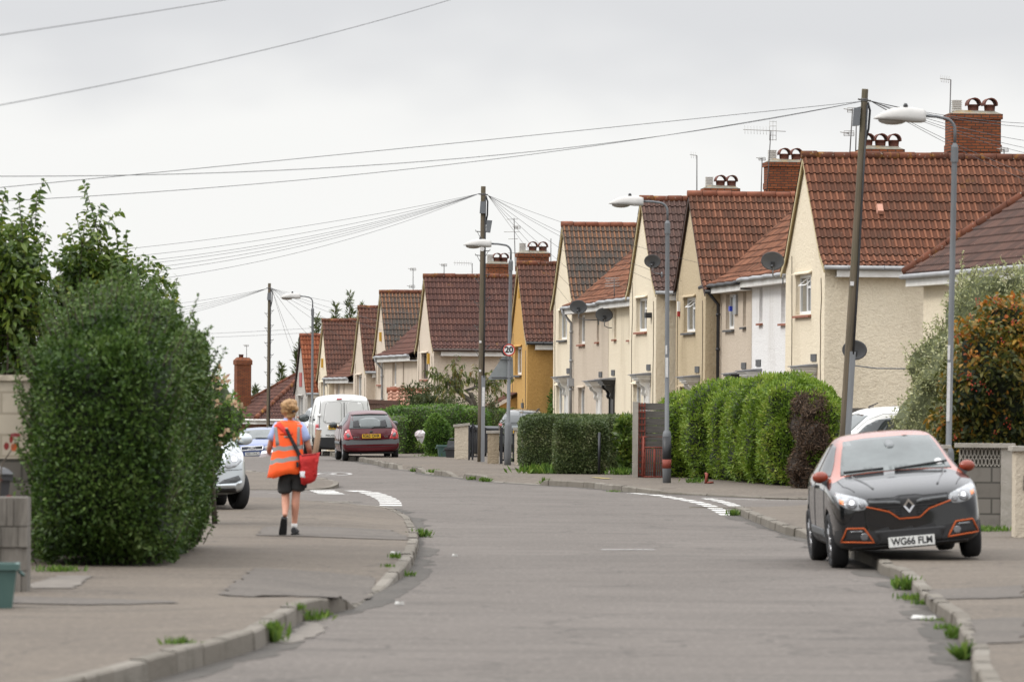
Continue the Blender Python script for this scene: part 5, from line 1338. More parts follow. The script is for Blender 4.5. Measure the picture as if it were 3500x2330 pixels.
def iron_gate(label, px0, px1, ytop, yb, posts, arch=False, scroll=False):
    c = G(px0, yb, .11); s = F/c.y; w = (px1-px0)/s; h = (yb-ytop)/s
    r = thing('iron_gate', (c.x, c.y+.1, .11), 0, label, 'gate')
    f = MB(); f.box(0, w, 0, .03, .08, .12); f.box(0, w, 0, .03, h*.82, h*.85); f.box(0, .04, 0, .03, .05, h*.86); f.box(w-.04, w, 0, .03, .05, h*.86)
    f.build('frame', MATS['black_iron'], r)
    n = max(4, int(w/.075)); b = MB()
    for k in range(1, n): b.tube([(w*k/n, .015, .1), (w*k/n, .015, h*.84)], .009, 6)
    b.build('bars', MATS['black_iron'], r)
    if arch:
        a = MB(); a.tube([(w*.5+math.cos(t)*.07-.02, .015, h*.84+math.sin(t)*.16) for t in [math.pi*k/10 for k in range(11)]], .022, 8); a.build('arch', MATS['black_iron'], r)
    if scroll:
        a = MB()
        for cx in (w*.3, w*.7):
            a.tube([(cx+math.cos(t)*(.02+.013*t), .015, h*.92+math.sin(t)*(.02+.013*t)) for t in [k*.5 for k in range(13)]], .009, 6)
        a.tube([(0, .015, h*.86), (0, .015, h), (w, .015, h*1.02), (w, .015, h*.86)], .01, 6)
        a.build('scrollwork', MATS['black_iron'], r)
    for (px, wpx, hh) in posts:
        x = (px-px0)/s; q = MB(); q.box(x, x+wpx/s, -.03, .06, 0, hh); q.build('post', MATS['black_iron'], r)
iron_gate('black iron garden gate with an arched top, left of the wooden pole', 1602, 1636, 1455, 1572, [(1600, 6, .93), (1612, 6, .98)], arch=True)
iron_gate('black iron gate with scrollwork half hidden by the lamp column', 1711, 1757, 1466, 1585, [(1708, 10, .93), (1724, 8, .95)], scroll=True)
# concrete post, trellis, grey panels and red gate at the left end of the big hedge
def trellis():
    c = G(2161, 1631, .11); s = F/c.y
    r = thing('fence_post', (c.x, c.y, .1), 0, 'tall pale concrete fence post left of the red trellis', 'post')
    b = MB(); b.box(0, 19/s, 0, .12, -.1, (1631-1371)/s); b.build('shaft', MATS['post_concrete'], r)
    r = thing('trellis', (c.x+22/s, c.y+.1, .1), 0, 'narrow red-brown trellis with a grey boarded panel behind it', 'trellis')
    h = (1631-1374)/s; w = 20/s; b = MB()
    for k in range(3): b.box(w*k/2-.012, w*k/2+.012, 0, .02, 0, h)
    for k in range(12): b.box(-.012, w+.012, -.021, -.001, h*(k+.5)/12-.014, h*(k+.5)/12+.014)
    b.build('lattice', MATS['rust_red_paint'], r)
    g = MB()
    for k in range(10): g.box(-.02, .62, .06, .085, h*k/10, h*(k+.94)/10)
    g.build('board_panel', MATS['wood_grey'], r)
    r = thing('garden_gate', (c.x+36/s, c.y-.25, .11), R(12), 'red metal tube gate leaning open against the big hedge', 'gate')
    b = MB(); gh = 140/s; gw = .55
    b.tube([(0, 0, .02), (0, 0, gh), (gw, 0, gh), (gw, 0, .02), (0, 0, .02)], .02, 8); b.tube([(gw*.45, 0, .02), (gw*.45, 0, gh*.7)], .016, 8); b.tube([(0, 0, gh*.74), (gw, 0, gh*.74)], .014, 8); b.build('frame', MATS['rust_red_paint'], r)
    m = MB()
    for k in range(1, 12): m.tube([(gw*k/12, 0, .03), (gw*k/12, 0, gh*.74)], .007, 5)
    m.build('bars', MATS['rust_red_paint'], r)
trellis()
c = G(2412, 1652, .11); r_ = thing('garden_seat_leg', (c.x, c.y-.1, .11), 0, 'stub of red metal frame poking from the foot of the big hedge', 'metal frame')
b = MB(); b.tube([(0, 0, 0), (.02, 0, .2), (.0, .1, .2)], .03, 8); b.tube([(0, 0, .02), (.15, -.05, .03)], .022, 8); b.build('frame', MATS['rust_red_paint'], r_)
# panel fence beside the nearest house
def panel_fence():
    a = P(2890, 1392, 115); r = thing('panel_fence', (a.x, a.y, .12), R(2), 'grey timber panel fence with concrete posts below the nearest cream wall', 'fence')
    h = a.z-.12; s = F/115
    for k, (x0, x1) in enumerate(((0, 80), (98, 160), (176, 250))):
        m = MB()
        for q in range(9): m.box(x0/s, x1/s, .03, .055, h*q/9, h*(q+.93)/9)
        m.box(x0/s, x1/s, .0, .028, h*.93, h*.985); m.build('board_panel', MATS['wood_grey'], r)
    for x in (81, 161):
        m = MB(); m.box((x+.5)/s, (x+15.5)/s, -.02, .1, -.2, h+.05); m.build('post', MATS['post_concrete'], r)
    g = thing('white_rail', (P(3018, 1400, 112).x, 112, .12), 0, 'white painted handrail in front of the grey panel fence', 'handrail')
    m = MB(); hz = P(3018, 1391, 112).z-.12; m.box(0, .05, 0, .05, 0, hz); m.box(.051, .5, .0, .05, hz-.13, hz-.07); m.box(.5, .55, 0, .05, 0, hz-.02); m.build('rails', MATS['upvc_white'], g)
panel_fence()
# ------------------------------------------------------------------ hedges, shrubs, trees
def leafmat(name, stops, tr=.25, rough=.55, spec=.4): return mat_tint(name, stops, rough, spec, transl=tr)
L_PRIV = leafmat('leaf_dark_privet', [(0, (.016, .034, .008)), (.35, (.038, .078, .013)), (.65, (.072, .128, .022)), (1, (.14, .195, .055))], .22, .5, .3)
L_LEYL = leafmat('leaf_bright_conifer', [(0, (.04, .08, .009)), (.35, (.115, .195, .016)), (.7, (.205, .30, .03)), (1, (.33, .36, .07))], .3)
L_BOX = leafmat('leaf_clipped_olive', [(0, (.032, .05, .014)), (.4, (.07, .105, .028)), (.7, (.12, .15, .052)), (1, (.22, .22, .115))], .2)
L_MID = leafmat('leaf_mid_green', [(0, (.026, .062, .010)), (.4, (.07, .15, .02)), (.75, (.13, .225, .034)), (1, (.22, .29, .07))], .25)
L_TREE = leafmat('leaf_fruit_tree', [(0, (.028, .058, .011)), (.4, (.075, .13, .018)), (.75, (.155, .21, .028)), (1, (.27, .28, .035))], .35, .45, .5)
L_VAR = leafmat('leaf_grey_variegated', [(0, (.10, .115, .045)), (.4, (.26, .28, .12)), (.7, (.40, .405, .21)), (1, (.58, .56, .36))], .2)
L_BER = leafmat('leaf_autumn', [(0, (.016, .026, .007)), (.3, (.06, .075, .014)), (.55, (.15, .12, .016)), (.75, (.36, .17, .018)), (.9, (.42, .10, .022)), (1, (.50, .30, .04))], .3)
L_DROOP = leafmat('leaf_bronze_drooping', [(0, (.05, .075, .016)), (.45, (.12, .145, .032)), (.75, (.18, .14, .036)), (1, (.21, .08, .03))], .3)
L_SCRUB = leafmat('leaf_scrub', [(0, (.03, .04, .014)), (.5, (.06, .08, .022)), (1, (.12, .12, .045))], .2)
L_DEAD = leafmat('leaf_dead_brown', [(0, (.035, .023, .015)), (.5, (.095, .062, .042)), (1, (.16, .115, .08))], .1, .9, .1)
L_CONI = leafmat('leaf_far_conifer', [(0, (.03, .05, .014)), (.5, (.075, .105, .028)), (1, (.17, .19, .06))], .2)
L_FLOW = leafmat('petals_cream_pink', [(0, (.42, .22, .16)), (.5, (.55, .40, .25)), (1, (.65, .55, .35))], .3)
mat_tint('berries_red', [(0, (.24, .02, .01)), (1, (.42, .05, .015))], .35, .5)
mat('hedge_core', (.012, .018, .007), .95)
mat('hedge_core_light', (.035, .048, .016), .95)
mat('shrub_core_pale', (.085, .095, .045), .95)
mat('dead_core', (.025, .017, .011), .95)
mat('bark', (.085, .068, .05), .9, col2=(.05, .04, .03), vs=6, bs=15)
mat('bark_pale', (.16, .14, .115), .9, col2=(.08, .07, .055), vs=7, bs=15)
CORE, CORE2 = MATS['hedge_core'], MATS['hedge_core_light']

def plant_root(name, loc, label, cat, grp=None): return thing(name, loc, 0, label, cat, grp)
def rel(bl, o):
    """shift blob geometry into the space of a root at o"""
    return [([Vector(v)-Vector(o) for v in b[0]], *b[1:]) for b in bl]
def shoots(mb_list, base, tips, r0, n=8, bend=.15, seed=0, gravity=0.0):
    """woody shoots from base to each tip: returns the paths"""
    rg = random.Random(seed); out = []
    for t in tips:
        b, t = Vector(base), Vector(t); pts = []
        side = Vector((rg.uniform(-1, 1), rg.uniform(-1, 1), 0))*bend*(t-b).length*.3
        for k in range(n+1):
            f = k/n; p = b.lerp(t, f) + side*math.sin(f*math.pi) + Vector((0, 0, -gravity*math.sin(f*math.pi)))
            pts.append(p)
        mb_list.tube(pts, [r0*(1-.85*k/n) for k in range(n+1)], 6); out.append(pts)
    return out
def leaves_on(paths, per_m, f0, rg, out=.0):
    P0 = []; N0 = []
    for pts in paths:
        Lp = sum((pts[i+1]-pts[i]).length for i in range(len(pts)-1)); k = max(4, int(Lp*per_m*(1-f0)))
        for j in range(k):
            f = f0+(1-f0)*(j+rg.random())/k; q = f*(len(pts)-1); i = min(int(q), len(pts)-2); p = pts[i].lerp(pts[i+1], q-i)
            d = (pts[i+1]-pts[i]).normalized(); a = rg.random()*2*math.pi
            e = d.orthogonal(); e = Matrix.Rotation(a, 3, d) @ e
            P0.append(p+e*out*rg.random()); N0.append((e*.9+d*.35).normalized())
    return np.array([tuple(p) for p in P0]), np.array([tuple(p) for p in N0])

# --- tall dark hedge, left foreground
o = Vector((-4.2, 53.8, .1))
r = plant_root('tall_hedge', o, 'tall dense dark green hedge shrub on the left pavement', 'hedge')
bl = [superblob((-4.25, 53.1, 1.33), (.79, 3.6, 1.33), .42, .075, 1.7, 34, 22, .1, 2.0)+(2.2,), superblob((-4.14, 52.6, 2.05), (.56, 2.8, .82), .75, .10, 2.2, 26, 16, None, 5.0)+(1.0,), superblob((-4.42, 52.2, 2.02), (.58, 2.2, .70), .75, .10, 2.2, 26, 16, None, 7.0)+(.6,)]
rg = np.random.default_rng(3)
mbs = MB(); tips = []
for k in range(210):
    x = rg.uniform(-4.98, -3.50); y = rg.uniform(49.8, 54.5); top = 2.52 + .42*math.sin(max(0, min(1, (x+5.0)/1.5))*math.pi)
    tips.append(Vector((x+rg.normal()*.06, y, top+abs(rg.normal())*.19)))
for k in range(130): tips.append(Vector((-3.45+abs(rg.normal())*.07, rg.uniform(49.6, 56), rg.uniform(.5, 2.7))))
for k in range(40): tips.append(Vector((-5.1-abs(rg.normal())*.05, rg.uniform(49.6, 50.6), rg.uniform(.3, 2.6))))
pa = [q for t in tips for q in shoots(mbs, t+Vector(((-4.2-t.x)*.2, rg.uniform(-.1, .1), -.38)), [t], .006, 4, .1, int(t.x*1000) % 997)]
P0, N0 = leaves_on(pa, 75, .1, rg)
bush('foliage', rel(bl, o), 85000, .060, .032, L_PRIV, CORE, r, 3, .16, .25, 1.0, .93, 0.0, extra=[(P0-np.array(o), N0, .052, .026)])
mbs.M = Matrix.Identity(4); so = tag(mbs.build('shoots', MATS['bark'], r, loc=-o), kind='stuff')

# --- flowering shrub behind it
o = Vector((-4.05, 66, .1)); r = plant_root('flowering_shrub', o, 'loose shrub with cream pink flowers, behind the tall dark hedge and above the silver car', 'shrub')
bl = [superblob((-4.12, 66, 1.62), (.40, .6, .52), .9, .12, 2.5, 18, 12, None, 3.0), superblob((-4.35, 66, 1.1), (.35, .6, .9), .9, .1, 2.5, 18, 12, None, 4.0)]
bush('foliage', rel(bl, o), 5200, .06, .03, L_MID, CORE2, r, 8, .2, .2, 1.1, .8)
rg = np.random.default_rng(9); p, nn = sample_faces(rel(bl, o)[0][0], bl[0][1], 55, rg); LV, LF, per = leaves_geo(np.repeat(p, 5, 0), np.repeat(nn, 5, 0), .07, .055, rg, .1, 1.2)
tag(np_obj('flowers', LV, LF, L_FLOW, np.clip(rg.normal(.5, .3, len(LF)), 0, 1), parent=r), kind='stuff')
m = MB(); m.tube([(0, 0, 0), (-.05, 0, .8), (0, 0, 1.6)], [.04, .03, .012], 6); m.build('stem', MATS['bark'], r)

# --- fruit trees behind the hedge
def fruit_tree(label, basepx, Z, tips, forkz, blobs, nleaf, seed, per_m=46):
    b = P(basepx, 1500, Z); o = Vector((b.x, Z, .1)); r = plant_root('fruit_tree', o, label, 'tree', 'large-leaved trees at the left edge')
    rg = np.random.default_rng(seed); m = MB()
    fork = Vector((0, 0, forkz-.1)); m.tube([(0, 0, -.1), (.03, 0, forkz*.5), fork], [.09, .075, .055], 8)
    T = []
    for (x, y) in tips:
        q = P(x, y, Z+rg.uniform(-.8, .8))-o; T.append(q)
    pa = shoots(m, fork, T, .022, 9, .3, seed)
    side = []
    for q in pa:
        for k in range(3, 8):
            for _ in range(2):
                d = Vector((rg.normal()*.35, rg.normal()*.35, rg.uniform(.05, .45)))*.75; side.append((q[k], q[k]+d))
    for a, b in side: pa += shoots(m, a, [b], .008, 4, .2, int(rg.integers(1000)))
    m.build('trunk', MATS['bark'], r)
    P0, N0 = leaves_on(pa, per_m, .22, rg)
    return r, o, P0, N0, rg
def finish_tree(r, o, P0, N0, rg, L, W, m, blobs, nb, droop, seed):
    AV, AF, per = leaves_geo(P0, N0, L, W, rg, .25, .55, droop, True)
    cl = np.array([noise.noise(Vector(q)*1.3 + Vector((seed, 0, 0))) for q in P0]); t = np.clip(.48+.4*cl+rg.normal(0, .2, len(P0)), 0, 1)
    AV = AV.tolist(); AT = np.repeat(t, per).tolist()
    for bl in blobs:
        p, nn = sample_faces(bl[0], bl[1], nb//len(blobs), rg); c = np.array(sum((Vector(v) for v in bl[0]), Vector())/len(bl[0]))
        p = c+(p-c)*(rg.random(len(p))**.4)[:, None]
        LV, LF, pr = leaves_geo(p, nn, L, W, rg, .2, 1.0, droop, True); off = len(AV); AV += LV.tolist(); AF += [[i+off for i in f] for f in LF]
        tt = np.clip(.38+.4*np.array([noise.noise(Vector(q)*1.6+Vector((seed, 2, 0))) for q in p])+rg.normal(0, .2, len(p)), 0, 1); AT += np.repeat(tt, pr).tolist()
    np_obj('crown', AV, AF, m, AT, parent=r)
q = fruit_tree('large-leaved tree at the left edge, its leafy shoots above the cream block wall', 20, 75, [(152, 612), (128, 655), (18, 645), (62, 665), (-5, 650), (100, 725), (158, 790), (-60, 640), (-120, 700), (40, 760), (-80, 800), (165, 900), (110, 860), (150, 1000), (60, 900)], 1.6, [], 0, 21)
o = q[1]; bl = rel([superblob(P(40, 960, 75), (.62, .8, .95), .9, .15, 2, 18, 12, None, 1.0), superblob(P(-80, 950, 75), (.6, .8, .9), .9, .15, 2, 18, 12, None, 2.0), superblob(P(60, 1180, 75.5), (.75, .8, .75), .9, .15, 2, 18, 12, None, 3.0)], o)
finish_tree(*q, .135, .066, L_TREE, bl, 4200, .8, 21)
q = fruit_tree('large-leaved tree with a tall bare-topped shoot between the left edge tree and the dark hedge', 330, 76, [(287, 628), (345, 692), (300, 700), (262, 740), (396, 775), (430, 792), (240, 775), (205, 800), (180, 860), (475, 900), (560, 912), (608, 948), (150, 930), (360, 800), (300, 850), (520, 1000)], 1.8, [], 0, 22)
o = q[1]; bl = rel([superblob(P(300, 950, 76), (.62, .7, .55), .9, .15, 2, 18, 12, None, 4.0), superblob(P(420, 1000, 76), (.7, .7, .6), .9, .15, 2, 18, 12, None, 5.0), superblob(P(250, 1080, 76.5), (.7, .7, .55), .9, .15, 2, 18, 12, None, 6.0)], o)
finish_tree(*q, .13, .062, L_TREE, bl, 3800, .8, 22)

# --- big trimmed conifer hedge on the far corner
o = Vector((4.9, 99.5, .1)); r = plant_root('trimmed_hedge', o, 'big bright green trimmed conifer hedge with scalloped bulges behind the second lamp', 'hedge')
fl, frr = Vector((3.42, 106.4, 0)), Vector((5.95, 92.8, 0)); dn = (frr-fl).normalized(); nn_ = Vector((dn.y*-1, dn.x, 0)); nn_ = nn_ if nn_.x > 0 else -nn_
bl = []
for k, (f, ra, of, rx) in enumerate(((.05, 1.35, .55, .98), (.185, 1.4, .78, 1.0), (.30, 1.3, .92, 1.0), (.43, 1.6, .88, .98), (.56, 1.5, .8, .92), (.69, 1.4, .62, .80))):
    c = fl.lerp(frr, f)+nn_*of; hh = (1.0, 1.09, 1.11, 1.15, 1.16, 1.12)[k]
    bl.append(superblob((c.x, c.y, hh-.02), (rx, ra, hh), .62, .09, 1.5, 30, 20, .08, k*3.1)+(1.0+(f > .4)*.3,))
bl.append(superblob((6.02, 94.4, .93), (.40, 1.1, .95), .6, .08, 1.5, 24, 16, .08, 31.0)+(.6,))
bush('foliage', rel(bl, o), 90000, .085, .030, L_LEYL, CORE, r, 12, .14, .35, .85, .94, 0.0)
bd = [superblob((5.86, 94.0, .97), (.40, .75, .98), .7, .13, 2.4, 24, 16, .08, 17.0)]
bush('dead_foliage', rel(bd, o), 7000, .09, .022, L_DEAD, MATS['dead_core'], r, 13, .10, .1, 1.2, .95, 0.0)

def box_hedge(name, label, c, rad, n, m, seed, e=.25, L=.055, W=.03, core=CORE2, lump=.03, cat='hedge', depth=.07, shrink=.95, extra_blobs=(), lumps=1.5, up=.2, z0=.1):
    o = Vector((c[0], c[1], z0)); r = plant_root(name, o, label, cat)
    bl = [superblob((c[0], c[1], c[2]), rad, e, lump, lumps, 32, 20, z0-.02, seed*1.3)]+list(extra_blobs)
    bush('foliage', rel(bl, o), n, L, W, m, core, r, seed, depth, up, 1.0, shrink, 0.0); return r
box_hedge('clipped_hedge', 'small square clipped hedge on the pavement, nearest of the pair', (1.56, 109, .69), (.61, .9, .63), 11000, L_BOX, 31)
m = MB(); m.lathe([(.03, 0), (.03, .95)], 8, 'Z', (.0, 0, 0)); po = m.build('metal_post', MATS['black_iron']); c = G(2036, 1610, .11); po.location = (c.x, 107.95, .1); tag(po, 'thin black metal post standing in the face of the small clipped hedge', 'post')
box_hedge('clipped_hedge', 'longer clipped hedge behind the small square one, beside the cream gatepost', (1.85, 114.6, .74), (1.68, .95, .66), 18000, L_BOX, 32)
e0_ = superblob((-3.75, 150, .55), (.75, 8.0, .78), .3, .05, 1.5, 26, 16, .0, 44.0)
box_hedge('garden_hedge', 'long green garden hedge behind the maroon car and the round bush', (-2.25, 144, .68), (1.62, 1.0, .80), 20000, L_MID, 33, .3, .07, .04, lump=.06, extra_blobs=[e0_], depth=.12)
box_hedge('garden_hedge', 'green hedge farther back behind the black gates and silver car', (-1.2, 174, .35), (1.7, .8, 1.0), 9000, L_MID, 34, .35, .07, .04, lump=.06, depth=.12, z0=-.4)
box_hedge('round_bush', 'rounded dark green bush beside the recycling boxes', (-2.14, 138.3, .66), (.37, .42, .66), 5200, L_MID, 35, .9, .06, .034, cat='bush', lump=.05, core=CORE)
box_hedge('wild_shrub', 'dark untidy shrub behind the garden hedge, left of the small leaning tree', (-2.75, 155, 1.25), (.85, .7, .95), 4200, L_SCRUB, 36, .9, .10, .04, cat='shrub', lump=.2, depth=.35, shrink=.6, lumps=2.2, up=.5)
box_hedge('wild_shrub', 'brown twiggy scrub under the small leaning tree', (-1.35, 153, 1.1), (1.15, .6, .72), 3600, L_SCRUB, 37, .9, .09, .03, cat='shrub', lump=.2, depth=.35, shrink=.55, lumps=2.2, up=.5)
box_hedge('leafy_bush', 'leafy upright bush between the silver car and the cream houses', (1.85, 173, .9), (.62, .6, 1.15), 3600, L_MID, 38, .9, .12, .05, cat='bush', lump=.15, depth=.25, shrink=.7, lumps=2.5, up=.7, z0=-.3)
box_hedge('leafy_bush', 'small yellowing leafy plant against the pale concrete fence post', (2.55, 108.2, .75), (.26, .3, .72), 1500, L_TREE, 39, .9, .12, .055, cat='bush', lump=.1, depth=.2, shrink=.6, lumps=2.5, up=.4)
box_hedge('low_bush', 'small green bush at the foot of the far telegraph pole', (P(920, 1400, 196).x, 196, H(-10, 196)+.3+.5), (.35, .4, .75), 900, L_MID, 40, .9, .12, .06, cat='bush', lump=.1, depth=.2, shrink=.8, z0=H(-10, 196)+.1)
# low greenery at the foot of the two clipped hedges
weed(1850, 1618, .9, .32, .11, 260, 301, 'low leafy weeds between the two clipped hedges', 'weeds by the walls')
weed(2125, 1622, .6, .25, .11, 160, 302, 'low leafy weeds at the foot of the yellowing plant by the fence post', 'weeds by the walls')
weed(2380, 1650, .5, .2, .11, 70, 303, 'grey-green weed tuft at the foot of the big trimmed hedge', 'weeds by the walls')
weed(1480, 1560, .8, .15, .11, 120, 304, 'low weeds at the foot of the round bush', 'weeds by the walls')

# --- small leaning tree with drooping bronze leaves
def leaning_tree():
    Z = 149; b = P(1632, 1415, Z); o = Vector((b.x, Z, .1)); r = plant_root('small_tree', o, 'small leaning tree with drooping bronze green leaves in front of the pale house', 'tree')
    m = MB(); rg = np.random.default_rng(50)
    L_ = lambda x, y, dz=0: P(x, y, Z+dz)-o
    limb1 = [Vector((0, 0, -.1)), L_(1630, 1410), L_(1612, 1372), L_(1578, 1348), L_(1556, 1328), L_(1530, 1310)]; limb2 = [L_(1622, 1388), L_(1610, 1345), L_(1590, 1335), L_(1620, 1325), L_(1650, 1318), L_(1690, 1310)]
    m.tube(limb1, [.11, .1, .085, .065, .05, .03], 8); m.tube(limb2, [.09, .07, .06, .05, .04, .02], 8)
    tips = [(1450, 1262), (1475, 1250), (1520, 1262), (1548, 1225), (1566, 1212), (1590, 1240), (1622, 1243), (1640, 1250), (1500, 1275), (1535, 1290), (1468, 1275), (1680, 1262), (1705, 1290), (1725, 1310), (1700, 1325), (1660, 1280), (1600, 1290), (1570, 1275), (1540, 1320), (1510, 1300), (1560, 1325), (1730, 1290), (1620, 1300), (1585, 1262), (1550, 1250)]
    pa = []
    for k, (x, y) in enumerate(tips):
        src = limb1[3+k % 3] if x < 1600 else limb2[3+k % 3]
        pa += shoots(m, src, [L_(x, y, rg.uniform(-.8, .8))], .018, 7, .35, k, gravity=-.08)
    for k in range(70):
        q = pa[int(rg.integers(len(tips)))]; i = int(rg.integers(3, 8)); pa += shoots(m, q[i], [q[i]+Vector((rg.normal()*.3, rg.normal()*.3, rg.uniform(-.35, .12)))], .006, 4, .2, k)
    m.build('trunk', MATS['bark_pale'], r); P0, N0 = leaves_on(pa, 34, .4, rg)
    V, Fc, per = leaves_geo(P0, N0*.6+np.array([0, 0, -.35]), .14, .045, rg, -.15, .55, 1.0, True)
    hz = P0[:, 2]; t = np.clip(.45+.25*np.array([noise.noise(Vector(q)*1.5) for q in P0])+rg.normal(0, .2, len(P0)), 0, 1)
    np_obj('crown', V, Fc, L_DROOP, np.repeat(t, per), parent=r)
leaning_tree()

# --- grey-green variegated shrub and the berry tree, right
o = Vector((7.8, 82.3, .1)); r = plant_root('variegated_shrub', o, 'large pale grey-green shrub in front of the hipped corner house', 'shrub')
bl = [superblob((7.22, 82, 1.25), (.74, .8, 1.3), .85, .13, 1.6, 26, 18, .08, 2.0)+(1,), superblob((7.35, 82.1, 2.2), (.62, .8, .95), .9, .13, 1.8, 24, 16, None, 6.0)+(.7,), superblob((7.95, 82.4, 2.6), (.72, .9, 1.5), .9, .14, 1.8, 26, 18, None, 9.0)+(1.2,), superblob((8.75, 82.6, 2.7), (.62, .9, 1.55), .9, .14, 1.8, 26, 18, None, 12.0)+(1,), superblob((9.3, 82.6, 2.2), (.7, .9, 1.5), .9, .14, 1.8, 24, 16, None, 14.0)+(.6,)]
rg = np.random.default_rng(61); m = MB(); tips = []
for b_ in bl[1:4]:
    p, nn = sample_faces(b_[0], b_[1], 60, rg)
    for a, b in zip(p, nn):
        if b[2] > -.1: tips.append((Vector(a), Vector(b)))
pa = []
for k, (a, b) in enumerate(tips): pa += shoots(m, a-b*.1, [a+(b*.6+Vector((0, 0, .8)))*rg.uniform(.12, .32)], .006, 4, .15, k)
P0, N0 = leaves_on(pa, 60, .1, rg)
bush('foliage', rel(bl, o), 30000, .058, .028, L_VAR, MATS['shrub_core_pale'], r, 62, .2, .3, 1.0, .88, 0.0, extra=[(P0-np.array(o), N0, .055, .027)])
tag(m.build('shoots', MATS['bark'], r, loc=-o), kind='stuff')
o = Vector((7.35, 72, .1)); r = plant_root('berry_tree', o, 'autumn tree with orange leaves and red berries, behind the second right-hand lamp and block wall', 'tree')
bl = [superblob((7.25, 72, 2.0), (.95, .75, 1.1), .9, .2, 1.8, 26, 18, None, 3.0)+(1.3,), superblob((7.7, 72.3, 2.7), (.75, .7, .75), .9, .18, 1.9, 22, 14, None, 5.0)+(.8,), superblob((7.1, 72.2, 1.2), (.8, .7, .75), .9, .15, 1.9, 22, 14, .3, 8.0)+(.7,), superblob((8.1, 72.2, 1.7), (.8, .7, 1.2), .9, .15, 1.9, 22, 14, None, 9.0)+(.8,)]
def tt(p, rg):
    c = np.array([noise.noise(Vector(q)*1.9+Vector((4, 1, 0))) for q in p]); return np.clip(.34+.30*(p[:, 2]-1.6)/1.4*.7+.3*c+rg.normal(0, .2, len(p)), 0, 1)
bush('crown', rel(bl, o), 13500, .095, .048, L_BER, CORE, r, 63, .3, .15, 1.1, .74, None, tint=tt, bent=True, droop=.5)
rg = np.random.default_rng(64); bm_ = MB()
for b_ in rel(bl, o):
    p, nn = sample_faces(b_[0], b_[1], 26, rg)
    for a, b in zip(p, nn):
        for _ in range(7): bm_.tint = rg.random(); bm_.ball(Vector(a)+Vector(b)*.03+Vector(rg.normal(size=3)*.03), .011, 6, 4)
tag(bm_.build('berries', MATS['berries_red'], r, fix=False), kind='stuff')
m = MB(); m.tube([(0, 0, -.1), (.05, 0, .8), (0, 0, 1.7), (.1, 0, 2.6)], [.09, .075, .05, .02], 8); m.tube([(.04, 0, .7), (.5, .1, 1.6), (.8, .1, 2.2)], [.05, .03, .015], 8); m.tube([(.04, 0, .6), (-.4, -.1, 1.4), (-.6, -.1, 2.1)], [.05, .03, .015], 8); m.build('trunk', MATS['bark'], r)

# --- conifer tops behind the far houses
def conifer(px, ytop, Z, w, seed, label):
    t = P(px, ytop, Z); z0 = H(t.x, Z)-.1; h = t.z-z0; r = plant_root('conifer', (t.x, Z, z0), label, 'tree', 'conifers behind the far houses')
    m = MB(); m.tube([(0, 0, 0), (0, 0, h*.5), (0, 0, h)], [.22, .14, .015], 8); rg = np.random.default_rng(seed); P0 = []; N0 = []
    n = 900
    for k in range(n):
        f = rg.random()**.75; z = h*(1-f*.85); rad = w*(f**.8)*(.7+.5*rg.random()); a = rg.random()*2*math.pi
        for j in range(3):
            q = rad*(.35+.32*j); P0.append((math.cos(a)*q, math.sin(a)*q, z+q*.28+rg.normal()*.05)); N0.append((math.cos(a)*.8, math.sin(a)*.8, .55))
        if k % 12 == 0: m.tube([(0, 0, z), (math.cos(a)*rad, math.sin(a)*rad, z+rad*.3)], [.02, .006], 5)
    m.build('trunk', MATS['bark'], r); V, Fc, per = leaves_geo(np.array(P0), np.array(N0), .34, .075, rg, .25, .6)
    np_obj('crown', V, Fc, L_CONI, np.clip(rg.normal(.5, .25, len(Fc)), 0, 1), parent=r)
conifer(1196, 998, 285, 1.35, 71, 'tallest ragged conifer rising behind the far dark roofs')
conifer(1238, 1036, 283, .9, 72, 'ragged conifer beside the tallest one, against the patched roof')
conifer(1146, 1046, 283, .9, 73, 'thin ragged conifer left of the tallest one')
conifer(1082, 1082, 280, .95, 74, 'ragged conifer between the orange roof and the wide dark roof')
conifer(1020, 1168, 282, .9, 75, 'ragged conifer just left of the farthest orange-roofed house')
conifer(962, 1245, 300, .8, 76, 'small ragged conifer over the bungalow ridge')
conifer(873, 1318, 300, .5, 77, 'tiny conifer between the bungalow chimney and roof')

# --- red-leaved twig at the left edge; wrapped flowers left in the hedge
def red_twig():
    Z = 45.5; o = P(-20, 1990, Z); o.z = .1; r = plant_root('red_leaved_sapling', o, 'thin sapling with a few dark red leaves beside the stone pillar', 'sapling')
    m = MB(); L_ = lambda x, y: P(x, y, Z)-o
    pts = [Vector((0, 0, 0)), L_(-10, 1800), L_(5, 1590), L_(40, 1535), L_(58, 1495)]; m.tube(pts, [.012, .01, .008, .005, .003], 6); m.build('stem', MATS['bark'], r)
    mt = leafmat('leaf_dark_red', [(0, (.12, .01, .012)), (.6, (.20, .018, .012)), (1, (.34, .07, .012))], .3); b = MB()
    for k, (x, y, sx, sz, a) in enumerate(((22, 1524, .045, .075, .2), (47, 1528, .05, .08, -.2), (38, 1502, .035, .075, .5), (52, 1486, .09, .04, .3), (30, 1700, .06, .05, .2), (-5, 1640, .06, .05, .2))):
        c = L_(x, y); b.tint = (.3, 1, .5, .1, .2, .4)[k]; n = 8
        b.poly([c+Vector((math.cos(2*math.pi*j/n)*sx*.5*(1+.2*math.cos(a*j)), .012*math.sin(j), math.sin(2*math.pi*j/n)*sz*.5)) for j in range(n)])
    b.build('leaves', mt, r, fix=False)
red_twig()
